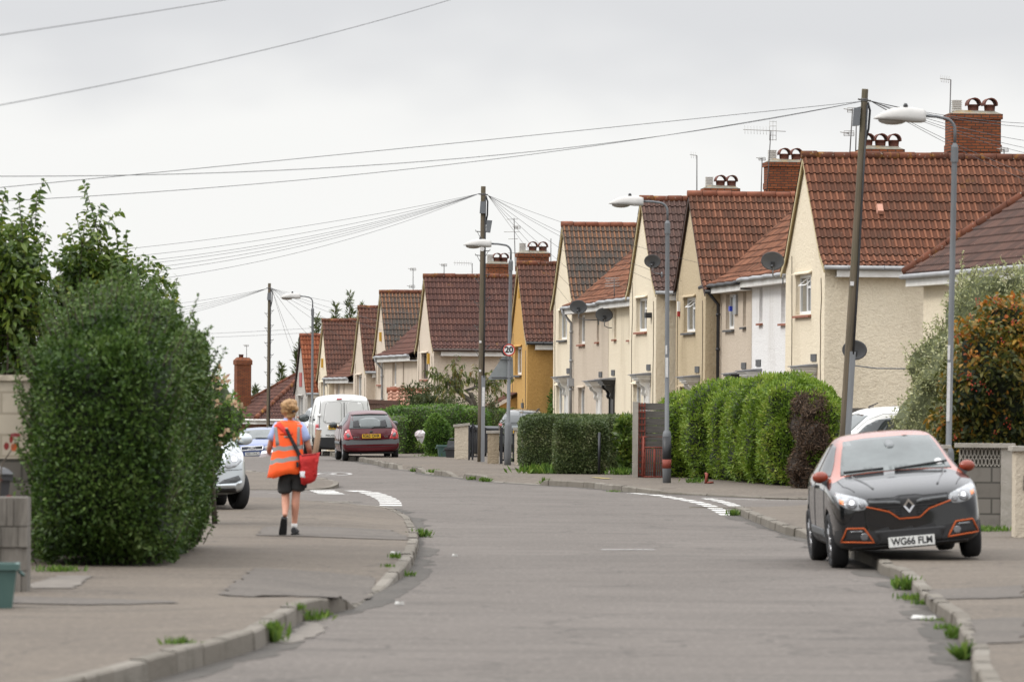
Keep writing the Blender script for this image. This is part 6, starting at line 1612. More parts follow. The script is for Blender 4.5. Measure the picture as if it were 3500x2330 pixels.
def bouquet():
    Z = 136; c = P(1436, 1498, Z); r = plant_root('wrapped_bouquet', c, 'bunch of flowers in white patterned plastic wrap pushed into the hedge by the maroon car', 'bouquet')
    mt = mat('plastic_wrap', (.62, .62, .62), .35, col2=(.50, .40, .42), vs=16, spec=.6); m = MB(); rg2 = random.Random(4); n = 14
    rows = []
    for k, (z, rr) in enumerate(((-.25, .03), (-.12, .055), (.0, .10), (.08, .13), (.16, .125), (.22, .07))):
        rows.append([m.pt((math.cos(2*math.pi*j/n)*rr*rg2.uniform(.7, 1.3), math.sin(2*math.pi*j/n)*rr*.8, z+rg2.uniform(-.02, .02))) for j in range(n)])
    for a in range(5):
        for j in range(n): m.face((rows[a][j], rows[a][(j+1) % n], rows[a+1][(j+1) % n], rows[a+1][j]))
    m.face(rows[-1]); m.build('wrap', mt, r); rg = np.random.default_rng(5)
    p = np.stack([rg.normal(size=60)*.05, rg.normal(size=60)*.05-.05, rg.uniform(-.3, -.1, 60)], 1); V, Fc, per = leaves_geo(p, np.tile(np.array([[0, -.4, .6]]), (60, 1)), .12, .035, rg); np_obj('stems', V, Fc, MATS['weed_leaf'], np.full(60, .8), parent=r)
bouquet()
# ------------------------------------------------------------------ vehicles
def paint(name, c, coat=1.0, rough=.35, metal=0.0): return mat(name, c, rough, spec=.5, metal=metal, coat=coat)
mat('paint_black', (.006, .006, .007), .4, spec=.05, coat=1.0, cior=1.62); mat('paint_orange', (.34, .075, .035), .4, spec=.2, coat=1.0, cior=1.6); mat('mirror_red', (.21, .032, .012), .4, spec=.3, coat=.5); mat('trim_orange', (.42, .085, .02), .5, spec=.2, coat=.1); mat('paint_maroon', (.075, .006, .010), .4, spec=.1, coat=.65); paint('paint_van_white', (.72, .72, .70), .6)
paint('paint_blue', (.035, .07, .21), metal=.2, rough=.35); paint('paint_silver', (.56, .60, .62), metal=.3, rough=.35); paint('paint_dark_silver', (.11, .125, .125), metal=.4, rough=.32)
mat('car_glass', (.028, .035, .035), .03, spec=.9); mat('car_glass_bright', (.085, .10, .097), .03, spec=.75, col2=(.045, .055, .053), vs=2.5)
mat('trim_black', (.014, .014, .015), .55); mat('bumper_grey', (.10, .105, .108), .6); mat('tyre', (.014, .014, .015), .85, bs=40, bstr=.3); mat('alloy', (.38, .38, .39), .35, metal=.8)
mat('chrome', (.7, .7, .71), .16, metal=1.0); mat('lamp_clear', (.36, .37, .38), .1, spec=.6, coat=.8, col2=(.16, .17, .18), vs=14); mat('lamp_red', (.42, .012, .018), .12, spec=.8, coat=1); mat('lamp_amber', (.62, .16, .02), .15, coat=1); mat('lamp_dark', (.10, .10, .105), .1, spec=.8, coat=1)
mat('plate_white', (.68, .68, .65), .5); mat('plate_yellow', (.62, .36, .015), .5); mat('plate_ink', (.012, .012, .014), .6); mat('underbody', (.01, .01, .01), .9); mat('arch_dark', (.012, .012, .013), .9); mat('seam_dark', (.02, .02, .02), .7); mat('seam_light', (.40, .40, .39), .6)

CLIO = [(1.87,.30,.62,.48,.58,.62,.45,.66,.68),(1.75,.22,.74,.48,.72,.70,.60,.77,.79),(1.4,.19,.80,.5,.77,.82,.64,.89,.91),(.85,.18,.815,.5,.78,.90,.63,.98,1.0),(.45,.18,.82,.5,.775,.93,.57,1.18,1.22),(.05,.18,.82,.5,.77,.94,.54,1.34,1.375),(-.5,.18,.82,.5,.77,.95,.535,1.385,1.42),(-1.1,.18,.82,.5,.77,.95,.53,1.365,1.40),(-1.5,.2,.81,.5,.76,.95,.515,1.27,1.31),(-1.72,.22,.80,.5,.745,.92,.57,1.06,1.10),(-1.83,.24,.775,.48,.71,.82,.56,.88,.90),(-1.89,.28,.72,.46,.66,.68,.5,.72,.74)]
CAPT = [(2.06,.27,.70,.50,.66,.72,.5,.78,.80),(1.98,.21,.81,.5,.79,.79,.62,.86,.885),(1.72,.19,.872,.5,.855,.885,.70,.96,.98),(1.25,.19,.885,.52,.865,.955,.72,1.03,1.055),(.98,.19,.889,.52,.86,.975,.70,1.065,1.10),(.58,.19,.889,.52,.855,1.0,.63,1.28,1.325),(.2,.19,.889,.52,.85,1.01,.60,1.465,1.51),(-.25,.19,.889,.52,.85,1.02,.585,1.525,1.566),(-.95,.19,.889,.52,.85,1.03,.575,1.51,1.556),(-1.5,.2,.885,.52,.835,1.04,.55,1.43,1.48),(-1.83,.22,.86,.52,.80,1.03,.59,1.2,1.25),(-1.98,.28,.82,.5,.77,.95,.6,1.02,1.04),(-2.06,.34,.72,.5,.70,.8,.5,.85,.87)]
VAN = [(2.2,.3,.66,.48,.6,.58,.5,.64,.66),(2.05,.25,.84,.5,.80,.80,.66,.88,.90),(1.5,.24,.89,.5,.86,1.02,.72,1.13,1.17),(1.2,.24,.9,.5,.87,1.12,.74,1.3,1.36),(.75,.24,.905,.5,.885,1.15,.72,1.72,1.79),(.4,.24,.905,.5,.888,1.15,.745,1.83,1.905),(-.6,.24,.905,.5,.888,1.15,.75,1.855,1.93),(-1.6,.24,.905,.5,.888,1.15,.75,1.85,1.925),(-2.08,.25,.90,.5,.88,1.15,.735,1.82,1.89),(-2.19,.27,.885,.5,.865,1.14,.715,1.775,1.83),(-2.22,.3,.84,.5,.82,1.12,.67,1.70,1.74)]
def scaled(st, kx, ky, kz): return [(y*ky, zb*kz, wm*kx, zm*kz, ws*kx, zs*kz, wr*kx, zr*kz, zt*kz) for (y, zb, wm, zm, ws, zs, wr, zr, zt) in st]

class Car:
    def __init__(s, name, label, cat, st, paintm, loc, rz, roll=0.0, k=1.0, top=None, wheel_r=.3, wy=(1.2, -1.3), wx=.72, ww=.18, bumper=None, arch=.055, grp=None):
        s.r = thing(name, loc, 0, label, cat, grp)
        s.r.matrix_basis = Matrix.Translation(loc) @ Matrix.Rotation(rz, 4, 'Z') @ Matrix.Rotation(roll, 4, 'Y') @ Matrix.Diagonal((k, k, k, 1))
        V = []; Fc = []
        for (y, zb, wm, zm, ws, zs, wr, zr, zt) in st:
            half = [(0, zb), (.55*wm, zb), (.93*wm, zb+.03), (wm, zb+.16), (wm, zm+.06), (ws+.012, zs-.05), (ws-.012, zs+.012), (wr+.012, zr-.05), (wr-.06, zr+.012), (.45*wr, zt-.012), (0, zt)]
            full = [(-x, z) for x, z in half[1:-1]][::1]
            ring = half + [(-x, z) for x, z in reversed(half[1:-1])]
            V.append([(x, y, z) for x, z in ring])
        n = len(V[0]); vv = [p for row in V for p in row]
        for a in range(len(V)-1):
            for j in range(n): Fc.append((a*n+j, a*n+(j+1) % n, (a+1)*n+(j+1) % n, (a+1)*n+j))
        Fc.append(tuple(range(n))[::-1]); Fc.append(tuple((len(V)-1)*n+j for j in range(n)))
        me = bpy.data.meshes.new('body'); me.from_pydata(vv, [], Fc); b = bmesh.new(); b.from_mesh(me)
        # caps as a strip of quads
        caps = [f for f in b.faces if len(f.verts) == n]
        for f in caps:
            vs = list(f.verts); b.faces.remove(f)
            for j in range(n//2-1+0):
                q = [vs[(0+j) % n], vs[(j+1) % n], vs[(n-1-j) % n], vs[(n-j) % n]]
                q2 = []
                for w in q:
                    if w not in q2: q2.append(w)
                if len(q2) >= 3: b.faces.new(q2)
        bmesh.ops.recalc_face_normals(b, faces=b.faces); b.to_mesh(me); b.free()
        o = bpy.data.objects.new('body', me); COL.objects.link(o)
        sm = o.modifiers.new('s', 'SUBSURF'); sm.levels = 2; sm.render_levels = 2
        dg = bpy.context.evaluated_depsgraph_get(); me2 = bpy.data.meshes.new_from_object(o.evaluated_get(dg)); o.modifiers.clear(); o.data = me2
        bpy.data.meshes.remove(me)
        s.bvh = BVHTree.FromPolygons([v.co.copy() for v in me2.vertices], [tuple(p.vertices) for p in me2.polygons])
        me2.materials.append(paintm); me2.materials.append(top or paintm); me2.materials.append(MATS['arch_dark']); me2.materials.append(MATS['bumper_grey']); me2.materials.append(MATS['trim_black'])
        for p in me2.polygons:
            p.use_smooth = True; c = p.center
            belt = np.interp(-c.y, [-q[0] for q in st], [q[5] for q in st])
            p.material_index = 1 if (c.z > belt+.035 and st[-1][0]+.08 < c.y < st[4][0]+.03) else 0
            if bumper:
                mi = bumper(c)
                if mi: p.material_index = mi
        # wheel arches
        for y in wy:
            for sx in (-1, 1):
                cm = MB(); cm.lathe([(wheel_r+arch, sx*.45), (wheel_r+arch, sx*1.2)], 28, 'X', (0, y, wheel_r)); c = cm.build('cutter', MATS['arch_dark'])
                md = o.modifiers.new('b', 'BOOLEAN'); md.operation = 'DIFFERENCE'; md.object = c; md.solver = 'EXACT'
                dg = bpy.context.evaluated_depsgraph_get(); m3 = bpy.data.meshes.new_from_object(o.evaluated_get(dg)); o.modifiers.clear(); old = o.data; o.data = m3; bpy.data.meshes.remove(old); bpy.data.objects.remove(c)
        idx = [i for i, m in enumerate(o.data.materials) if m == MATS['arch_dark']]
        o.parent = s.r; s.body = o; s.wr = wheel_r; s.st = st
        for p in o.data.polygons:
            c = p.center
            for y in wy:
                if abs(math.hypot(c.y-y, c.z-wheel_r)-(wheel_r+arch)) < .012 and abs(p.normal.x) < .5 or (abs(c.x) < .5 and abs(p.normal.x) > .9 and math.hypot(c.y-y, c.z-wheel_r) < wheel_r+arch): p.material_index = idx[0]; p.use_smooth = False
        for y in wy:
            for sx in (-1, 1): s.wheel(sx*wx, y, wheel_r, ww, sx)
    def wheel(s, x, y, r, w, sx, steer=0.0):
        t = MB(); h = w/2
        t.lathe([(r*.66, -h*.8), (r*.9, -h), (r*.985, -h*.75), (r, -h*.3), (r, h*.3), (r*.985, h*.75), (r*.9, h), (r*.66, h*.8)], 32, 'X', closed=True)
        o = t.build('wheel', MATS['tyre'], s.r); o.location = (x, y, r); o.rotation_euler = (0, 0, steer)
        a = MB(); f = sx*h*.62; a.lathe([(r*.67, f-sx*.03), (r*.67, f+sx*.015), (r*.6, f+sx*.02), (r*.58, f-sx*.02)], 28, 'X', closed=True)
        for k in range(5):
            t0 = 2*math.pi*k/5
            for d in (-.12, .12):
                q = [(f+sx*.012, math.cos(t0+d)*r*.12, math.sin(t0+d)*r*.12), (f+sx*.012, math.cos(t0+d*.8)*r*.62, math.sin(t0+d*.8)*r*.62)]; a.tube(q, r*.055, 6)
        a.lathe([(r*.17, f-sx*.02), (r*.15, f+sx*.03)], 14, 'X'); a.build('rim', MATS['alloy'], o)
        d = MB(); d.lathe([(r*.62, f-sx*.06), (r*.62, f-sx*.045)], 20, 'X'); d.build('brake_disc', MATS['underbody'], o)
        return o
    def hit(s, a, b, axis, sg):
        if axis == 'Y': o, d = Vector((a, 4*sg, b)), Vector((0, -sg, 0))
        if axis == 'X': o, d = Vector((4*sg, a, b)), Vector((-sg, 0, 0))
        if axis == 'Z': o, d = Vector((a, b, 4)), Vector((0, 0, -1))
        h = s.bvh.ray_cast(o, d)
        if h[0] is None or h[1].dot(d) > -.04:
            h2 = s.bvh.find_nearest(o+d*(4-.9*(1.9 if axis == 'Y' else .8 if axis == 'X' else 1.3)))
            if h[0] is None: h = h2
        n = h[1]
        if n.dot(d) > 0: n = -n
        return h[0], n
    def panel(s, name, outline, axis, sg, m, off=.005, th=.012, res=.06, parent=None, mirror=False, smooth=True):
        if mirror:
            s.panel(name, [(-a, b) for a, b in outline] if axis != 'X' else outline, axis, sg if axis != 'X' else -sg, m, off, th, res, parent)
        P2 = [Vector(p) for p in outline]; B2 = []
        for a, b in zip(P2, P2[1:]+P2[:1]):
            k = max(1, int((b-a).length/res))
            for j in range(k): B2.append(a.lerp(b, j/k))
        n = len(B2); pts = list(B2); x0 = min(p.x for p in pts); x1 = max(p.x for p in pts); y0 = min(p.y for p in pts); y1 = max(p.y for p in pts)
        x = x0+res*.5
        while x < x1:
            y = y0+res*.5
            while y < y1: pts.append(Vector((x, y))); y += res
            x += res
        r_ = delaunay_2d_cdt(pts, [(i, (i+1) % n) for i in range(n)], [list(range(n))], 1, 1e-5); V = []; W = []
        for p in r_[0]:
            q, nr = s.hit(p.x, p.y, axis, sg); V.append(q+nr*off); W.append(q+nr*(off-th))
        k = len(V); Fc = [tuple(f) for f in r_[2]]; cnt = {}
        for f in Fc:
            for i in range(len(f)): e = (f[i], f[(i+1) % len(f)]); cnt[tuple(sorted(e))] = cnt.get(tuple(sorted(e)), []) + [e]
        F2 = Fc + [tuple(i+k for i in reversed(f)) for f in Fc] + [(e[0][1], e[0][0], e[0][0]+k, e[0][1]+k) for e in cnt.values() if len(e) == 1]
        me = bpy.data.meshes.new(name); me.from_pydata(V+W, [], F2); me.materials.append(m if not isinstance(m, str) else MATS[m])
        b = bmesh.new(); b.from_mesh(me); bmesh.ops.recalc_face_normals(b, faces=b.faces); b.to_mesh(me); b.free()
        if smooth: me.polygons.foreach_set('use_smooth', [i < len(Fc) for i in range(len(me.polygons))])
        o = bpy.data.objects.new(name, me); COL.objects.link(o); o.parent = parent or s.r; return o
    def line(s, name, pts, axis, sg, m, r=.006, off=.0, res=.06, mirror=False, closed=False, parent=None):
        if mirror: s.line(name, [(-a, b) for a, b in pts] if axis != 'X' else pts, axis, sg if axis != 'X' else -sg, m, r, off, res, False, closed, parent)
        P2 = [Vector(p) for p in pts]; P2 = P2+[P2[0]] if closed else P2; L = []
        for a, b in zip(P2, P2[1:]):
            k = max(1, int((b-a).length/res))
            for j in range(k): q, nr = s.hit(*a.lerp(b, j/k), axis, sg); L.append(q+nr*off)
        q, nr = s.hit(*P2[-1], axis, sg); L.append(q+nr*off); mb = MB(); mb.tube(L, r, 6); return mb.build(name, MATS[m], parent or s.r)
    def plate(s, txt, z, sg, m, x=0.0, w=.52, h=.112, tilt=0, out=.03, nm='number_plate'):
        q, nr = s.hit(x, z, 'Y', sg); b = MB(); y = q.y+sg*out; b.box(x-w/2, x+w/2, min(y, y-sg*.035), max(y, y-sg*.035), z-h/2, z+h/2); o = b.build(nm, MATS[m], s.r)
        M = Matrix.Translation((x, y+sg*.002, z)) @ Matrix.Rotation(R(180) if sg > 0 else 0, 4, 'Z') @ Matrix.Rotation(R(90), 4, 'X')
        if txt: text_obj('lettering', txt, h*.98, MATS['plate_ink'], o, M, .001, width=w*.90, bold=.003)
        return o
    def badge(s, txt, x, z, sg, size, m, width=None, nm='lettering'):
        q, nr = s.hit(x, z, 'Y', sg); M = Matrix.Translation((x, q.y+sg*.012, z)) @ Matrix.Rotation(R(180) if sg > 0 else 0, 4, 'Z') @ Matrix.Rotation(R(90), 4, 'X')
        return text_obj(nm, txt, size, MATS[m], s.r, M, .004, width=width)
    def mirror(s, x, y, z, m, sx, k=1.0):
        b = MB(); b.ball((x, y, z), (.115*k, .075*k, .085*k), 14, 10); o = b.build('door_mirror', m, s.r)
        st = MB(); st.hull8([(x-sx*.14, y-.03, z-.10), (x-sx*.02, y-.03, z-.09), (x-sx*.02, y+.05, z-.09), (x-sx*.14, y+.05, z-.10), (x-sx*.10, y-.02, z-.02), (x, y-.02, z-.03), (x, y+.03, z-.03), (x-sx*.10, y+.03, z-.02)]); st.build('stalk', MATS['trim_black'], o)
        g = MB(); g.ball((x, y-.055*k, z), (.095*k, .03*k, .068*k), 12, 8); g.build('mirror_glass', MATS['car_glass_bright'], o); return o

# ---------------- black crossover with orange trim, half on the right-hand pavement
def captur():
    Zc = 53.3; s_ = F/Zc
    ground_l = 0.0
    c0 = P(3122, 1904, Zc)     # ground under the middle of the nose
    def bump_(c): return 4 if (c.z < .40 or (c.z < .45 and abs(c.y) > 1.7)) else 0
    yaw = R(180-0.6)  # faces the camera, turned a little so its right flank shows
    front = Vector((c0.x, Zc, .055)); k = .942
    head = R(1.6)     # heading of the nose, from straight at the camera towards the right of the picture
    M = Matrix.Rotation(R(180)+head, 4, 'Z'); fwd = M @ Vector((0, 1, 0))
    loc = front - fwd*2.06*k; loc.z = .062
    C = Car('crossover_car', 'black and orange crossover car parked with two wheels up on the right pavement', 'car', CAPT, MATS['paint_black'], loc, R(180)+head, R(5.0), k, MATS['paint_orange'], .33, (1.2, -1.40), .79, .21, bump_, .05)
    zl = .70
    C.panel('windscreen', [(-.665, 1.075), (-.60, 1.28), (-.525, 1.465), (-.25, 1.49), (.25, 1.49), (.525, 1.465), (.60, 1.28), (.665, 1.075), (.35, 1.095), (0, 1.10), (-.35, 1.095)], 'Y', 1, 'car_glass_bright', .006)
    for sx in (1, -1):
        C.panel('side_window', [(.72, 1.07), (.42, 1.24), (.08, 1.41), (-.36, 1.445), (-.38, 1.06)], 'X', sx, 'car_glass'); C.panel('side_window', [(-.45, 1.06), (-.43, 1.445), (-1.0, 1.42), (-1.36, 1.22), (-1.28, 1.09)], 'X', sx, 'car_glass')
        C.line('door_gap', [(.82, .98), (.80, .5), (.72, .3)], 'X', sx, 'seam_dark', .006); C.line('door_gap', [(-.41, 1.05), (-.42, .5), (-.36, .3)], 'X', sx, 'seam_dark', .006); C.line('door_gap', [(.72, .3), (-.36, .3), (-1.0, .34), (-1.25, .7), (-1.3, 1.0)], 'X', sx, 'seam_dark', .006)
        C.panel('door_trim', [(.62, .36), (.55, .45), (-.9, .47), (-.98, .38)], 'X', sx, 'bumper_grey', .012)
        C.panel('door_handle', [(-.12, .93), (-.12, .965), (-.32, .97), (-.32, .935)], 'X', sx, 'paint_black', .03, .035)
        C.mirror(sx*.885, .70, 1.075, MATS['mirror_red'], sx, .84)
        hl = C.panel('headlight', [(sx*x, z) for x, z in ((.465, .748), (.50, .80), (.60, .838), (.72, .872), (.80, .90), (.822, .86), (.80, .775), (.72, .712), (.60, .682), (.52, .69))], 'Y', 1, 'lamp_clear', .012, .03, .035)
        C.panel('projector', [(sx*(.655+.062*math.cos(t)), .765+.058*math.sin(t)) for t in [2*math.pi*j/16 for j in range(16)]], 'Y', 1, 'lamp_dark', .018, .02, .03, hl); C.panel('reflector', [(sx*(.655+.028*math.cos(t)), .768+.028*math.sin(t)) for t in [2*math.pi*j/12 for j in range(12)]], 'Y', 1, 'chrome', .024, .02, .03, hl)
        C.panel('projector', [(sx*(.545+.038*math.cos(t)), .74+.036*math.sin(t)) for t in [2*math.pi*j/14 for j in range(14)]], 'Y', 1, 'lamp_dark', .018, .02, .03, hl)
        C.panel('indicator', [(sx*x, z) for x, z in ((.745, .755), (.745, .80), (.79, .82), (.785, .775))], 'Y', 1, 'lamp_amber', .018, .02, .03, hl)
        fo = [(sx*x, zl+z) for x, z in ((.80, -.365), (.735, -.215), (.54, -.228), (.435, -.40))]
        fg = C.panel('fog_lamp_recess', fo, 'Y', 1, 'trim_black', .010, .02, .04); C.line('fog_trim', fo, 'Y', 1, 'trim_orange', .0105, .013, .04, closed=True, parent=fg)
        C.panel('fog_lamp', [(sx*(.545+.045*math.cos(t)), zl-.325+.045*math.sin(t)) for t in [2*math.pi*j/14 for j in range(14)]], 'Y', 1, 'lamp_dark', .02, .02, .03, fg); C.panel('running_light', [(sx*x, zl+z) for x, z in ((.70, -.262), (.70, -.248), (.57, -.252), (.56, -.266))], 'Y', 1, 'lamp_clear', .02, .02, .03, fg)
    up = C.panel('upper_grille', [(-.475, .735), (-.47, .80), (-.16, .795), (-.09, .815), (.09, .815), (.16, .795), (.47, .80), (.475, .735), (.23, .652), (.115, .56), (-.115, .56), (-.23, .652)], 'Y', 1, 'trim_black', .009, .02, .04)
    for z in (.60, .63, .66, .69, .72): 
        w = .42 if z > .70 else .30 if z > .66 else .16
        C.line('grille_slat', [(-w, z), (-.085, z)], 'Y', 1, 'underbody', .006, .012, parent=up); C.line('grille_slat', [(.085, z), (w, z)], 'Y', 1, 'underbody', .006, .012, parent=up)
    for sx in (1, -1): C.panel('grille_bar', [(sx*x, z) for x, z in ((.465, .752), (.465, .785), (.16, .775), (.095, .755), (.095, .725), (.17, .742))], 'Y', 1, 'bumper_grey', .022, .03, .04, up)
    C.line('grille_trim', [(-.50, .722), (-.235, .645), (-.118, .553), (.118, .553), (.235, .645), (.50, .722)], 'Y', 1, 'trim_orange', .009, .011, .04)
    # diamond emblem: an open lozenge
    em = MB(); q, _ = C.hit(0, .70, 'Y', 1); y = q.y+.02
    for (a, b) in (((0, .092), (.073, 0)), ((.073, 0), (0, -.092)), ((0, -.092), (-.073, 0)), ((-.073, 0), (0, .092))):
        fa = .42
        em.hull8([(a[0], y, .70+a[1]), (b[0], y, .70+b[1]), (b[0]*fa, y, .70+b[1]*fa), (a[0]*fa, y, .70+a[1]*fa), (a[0]*.92, y+.025, .70+a[1]*.92), (b[0]*.92, y+.025, .70+b[1]*.92), (b[0]*.55, y+.022, .70+b[1]*.55), (a[0]*.55, y+.022, .70+a[1]*.55)])
    em.build('diamond_emblem', MATS['chrome'], C.r)
    C.panel('lower_grille', [(-.42, .43), (-.36, .30), (-.42, .262), (.42, .262), (.36, .30), (.42, .43)], 'Y', 1, 'trim_black', .008, .02)
    C.panel('sill_lip', [(-.68, .262), (-.7, .225), (.7, .225), (.68, .262)], 'Y', 1, 'trim_black', .015, .03)
    C.line('bonnet_gap', [(-.47, .812), (-.17, .806), (-.1, .826), (.1, .826), (.17, .806), (.47, .812)], 'Y', 1, 'seam_dark', .006)
    C.line('bonnet_gap', [(.60, 1.85), (.70, 1.5), (.72, 1.05)], 'Z', 1, 'seam_dark', .005, mirror=True); C.line('bonnet_crease', [(.38, 1.85), (.52, 1.3), (.55, 1.05)], 'Z', 1, 'paint_black', .012, mirror=True)
    C.line('wiper', [(.62, 1.10), (.15, 1.115)], 'Y', 1, 'trim_black', .013, .02); C.line('wiper', [(.02, 1.10), (-.62, 1.145)], 'Y', 1, 'trim_black', .013, .02)
    C.panel('sensor_mark', [(.0+.06*math.cos(t), 1.40+.05*math.sin(t)) for t in [2*math.pi*j/14 for j in range(14)]], 'Y', 1, 'car_glass', .010, .01); C.panel('windscreen_sticker', [(-.53+.05*math.cos(t), 1.155+.035*math.sin(t)) for t in [2*math.pi*j/12 for j in range(12)]], 'Y', 1, 'sticker_white', .010, .01)
    C.plate('WG66 FLM', .285, 1, 'plate_white', 0, .54, .118, out=.05)
    return C
CAR1 = captur()

# ---------------- maroon hatchback seen from behind
def clio():
    k = .985; Zr = 133; a = P(1271, 1583, Zr); head = R(6.5)
    fwd = Matrix.Rotation(head, 3, 'Z') @ Vector((0, 1, 0)); loc = Vector((a.x, Zr, .025))+fwd*1.89*k
    def bump_(c): return 3 if (.46 < c.z < .585 and c.y < -1.15) else 0
    C = Car('hatchback_car', 'maroon hatchback parked half on the kerb, seen from behind', 'car', CLIO, MATS['paint_maroon'], loc, head, R(-1.6), k, None, .285, (1.17, -1.30), .70, .165, bump_, .045)
    C.panel('rear_window', [(-.615, .895), (-.56, 1.10), (-.505, 1.265), (0, 1.285), (.505, 1.265), (.56, 1.10), (.615, .895)], 'Y', -1, 'car_glass', .006); C.line('window_seal', [(-.51, 1.275), (0, 1.297), (.51, 1.275)], 'Y', -1, 'trim_black', .012, .004)
    C.panel('cabin_daylight_patch', [(-.32, .93), (-.30, 1.15), (-.12, 1.2), (.1, 1.2), (.3, 1.1), (.32, .95)], 'Y', -1, 'car_glass_bright', .0075, .01)  # paler glass panel painted as daylight seen through the cabin
    for x in (-.40, .36): C.panel('head_restraint_view', [(x-.1, .93), (x-.09, 1.1), (x+.06, 1.13), (x+.1, .93)], 'Y', -1, 'trim_black', .0085, .01)
    C.line('wiper', [(.02, .90), (.10, .925), (.42, .93)], 'Y', -1, 'trim_black', .014, .02)
    for sx in (1, -1):
        t = C.panel('tail_light', [(sx*x, z) for x, z in ((.755, .60), (.765, .70), (.72, .81), (.655, .875), (.60, .875), (.565, .74), (.50, .60))], 'Y', -1, 'lamp_red', .01, .02, .04); C.panel('reversing_light', [(sx*x, z) for x, z in ((.66, .64), (.70, .74), (.64, .78), (.58, .68))], 'Y', -1, 'lamp_dark', .014, .01, .04, t)
        C.panel('side_window', [(.62, .97), (.35, 1.13), (.08, 1.27), (-.42, 1.325), (-.46, .97)], 'X', sx, 'car_glass_bright'); C.panel('side_window', [(-.53, .97), (-.49, 1.325), (-1.0, 1.31), (-1.32, 1.14), (-1.18, .98)], 'X', sx, 'car_glass')
        C.mirror(sx*.87, .58, 1.0, MATS['trim_black'] if sx < 0 else MATS['bumper_grey'], sx, .95); C.line('door_gap', [(-.5, .95), (-.52, .4), (-.45, .25)], 'X', sx, 'seam_dark', .007); C.line('door_gap', [(-1.2, .95), (-1.05, .5)], 'X', sx, 'seam_dark', .007)
        C.panel('side_rub_strip', [(.75, .46), (.75, .54), (-.95, .54), (-.95, .46)], 'X', sx, 'bumper_grey', .018, .03)
    C.panel('plate_recess', [(-.30, .60), (-.28, .77), (.28, .77), (.30, .60)], 'Y', -1, 'paint_maroon', -.002, .012)
    C.plate('R562 OHR', .685, -1, 'plate_yellow', 0, .52, .112, out=.03); C.panel('boot_badge', [(-.035, .775), (-.04, .83), (.04, .83), (.035, .775)], 'Y', -1, 'trim_black', .02, .03)
    C.badge('RENAULT', -.42, .66, -1, .05, 'chrome', .17); C.badge('Clio', .42, .665, -1, .06, 'chrome', .10); C.line('boot_gap', [(-.50, .588), (-.3, .575), (.3, .575), (.50, .588)], 'Y', -1, 'seam_dark', .007); C.line('bumper_crease', [(-.72, .40), (0, .385), (.72, .40)], 'Y', -1, 'seam_dark', .006)
    ex = MB(); ex.tube([(-.30, -1.7, .20), (-.30, -1.9, .20)], .025, 8); ex.box(-.62, .62, -1.80, -1.4, .19, .24); ex.build('underside', MATS['underbody'], C.r)
clio()

# ---------------- white panel van seen from behind
def van():
    Zr = 146; a = P(1178, 1560, Zr); head = R(6.0); fwd = Matrix.Rotation(head, 3, 'Z') @ Vector((0, 1, 0)); loc = Vector((a.x, Zr, -.09))+fwd*2.22
    def bump_(c): return 4 if (c.z < .66 and c.y < -1.55) or c.z < .36 else 0
    C = Car('panel_van', 'white panel van parked beyond the maroon hatchback, back doors towards us', 'van', VAN, MATS['paint_van_white'], loc, head, R(-1.0), 1.0, None, .315, (1.33, -1.45), .76, .18, bump_, .05)
    C.line('door_gap', [(0, 1.86), (.0, 1.3), (.01, .66)], 'Y', -1, 'seam_dark', .011)
    for sx in (1, -1):
        pl = [(.09, 1.10), (.075, 1.62), (.13, 1.70), (.50, 1.69), (.56, 1.62), (.63, 1.12), (.58, 1.07), (.14, 1.05)]
        p = C.panel('pressed_panel', [(sx*x, z) for x, z in pl], 'Y', -1, 'paint_van_white', .010, .02); C.line('panel_edge', [(sx*x, z) for x, z in pl], 'Y', -1, 'seam_light', .010, .004, .06, closed=True, parent=p)
        C.line('door_gap', [(sx*.70, 1.78), (sx*.745, 1.3), (sx*.76, .68)], 'Y', -1, 'seam_dark', .009)
        C.panel('tail_light', [(sx*x, z) for x, z in ((.775, .70), (.775, 1.03), (.865, 1.03), (.875, .70))], 'Y', -1, 'lamp_red', .012, .03)
        for z in (1.26, .66): C.panel('hinge', [(sx*x, z+d) for x, d in ((.70, 0), (.70, .075), (.80, .075), (.80, 0))], 'Y', -1, 'paint_van_white', .03, .04)
        C.panel('side_window', [(1.0, 1.22), (.62, 1.62), (.15, 1.66), (.15, 1.22)], 'X', sx, 'car_glass'); C.line('door_gap', [(.05, 1.75), (.05, .4)], 'X', sx, 'seam_dark', .01); C.line('door_gap', [(-1.15, 1.6), (-1.15, .5)], 'X', sx, 'seam_dark', .01); C.panel('slider_rail', [(-1.1, 1.14), (-1.1, 1.19), (-2.0, 1.19), (-2.0, 1.14)], 'X', sx, 'trim_black', .01, .02)
        C.mirror(sx*1.03, .82, 1.20, MATS['trim_black'], sx, 1.45)
    C.panel('brake_light', [(-.22, 1.755), (-.22, 1.80), (-.07, 1.80), (-.07, 1.755)], 'Y', -1, 'lamp_red', .02, .03)
    C.plate('MD55 UVK', .925, -1, 'plate_yellow', -.22, .52, .112, out=.03); C.panel('handle_recess', [(-.52, .86), (-.50, 1.0), (.08, 1.0), (.08, .86)], 'Y', -1, 'paint_van_white', .004, .012)
    for x in (-.42, -.1): C.panel('plate_lamp', [(x-.05, .985), (x-.05, 1.015), (x+.05, 1.015), (x+.05, .985)], 'Y', -1, 'trim_black', .02, .03)
    C.badge('PEUGEOT', -.33, .69, -1, .062, 'trim_black', .46)
    b = MB(); b.box(-.70, .70, -2.0, -1.0, .28, .36); b.build('underside', MATS['underbody'], C.r)
van()
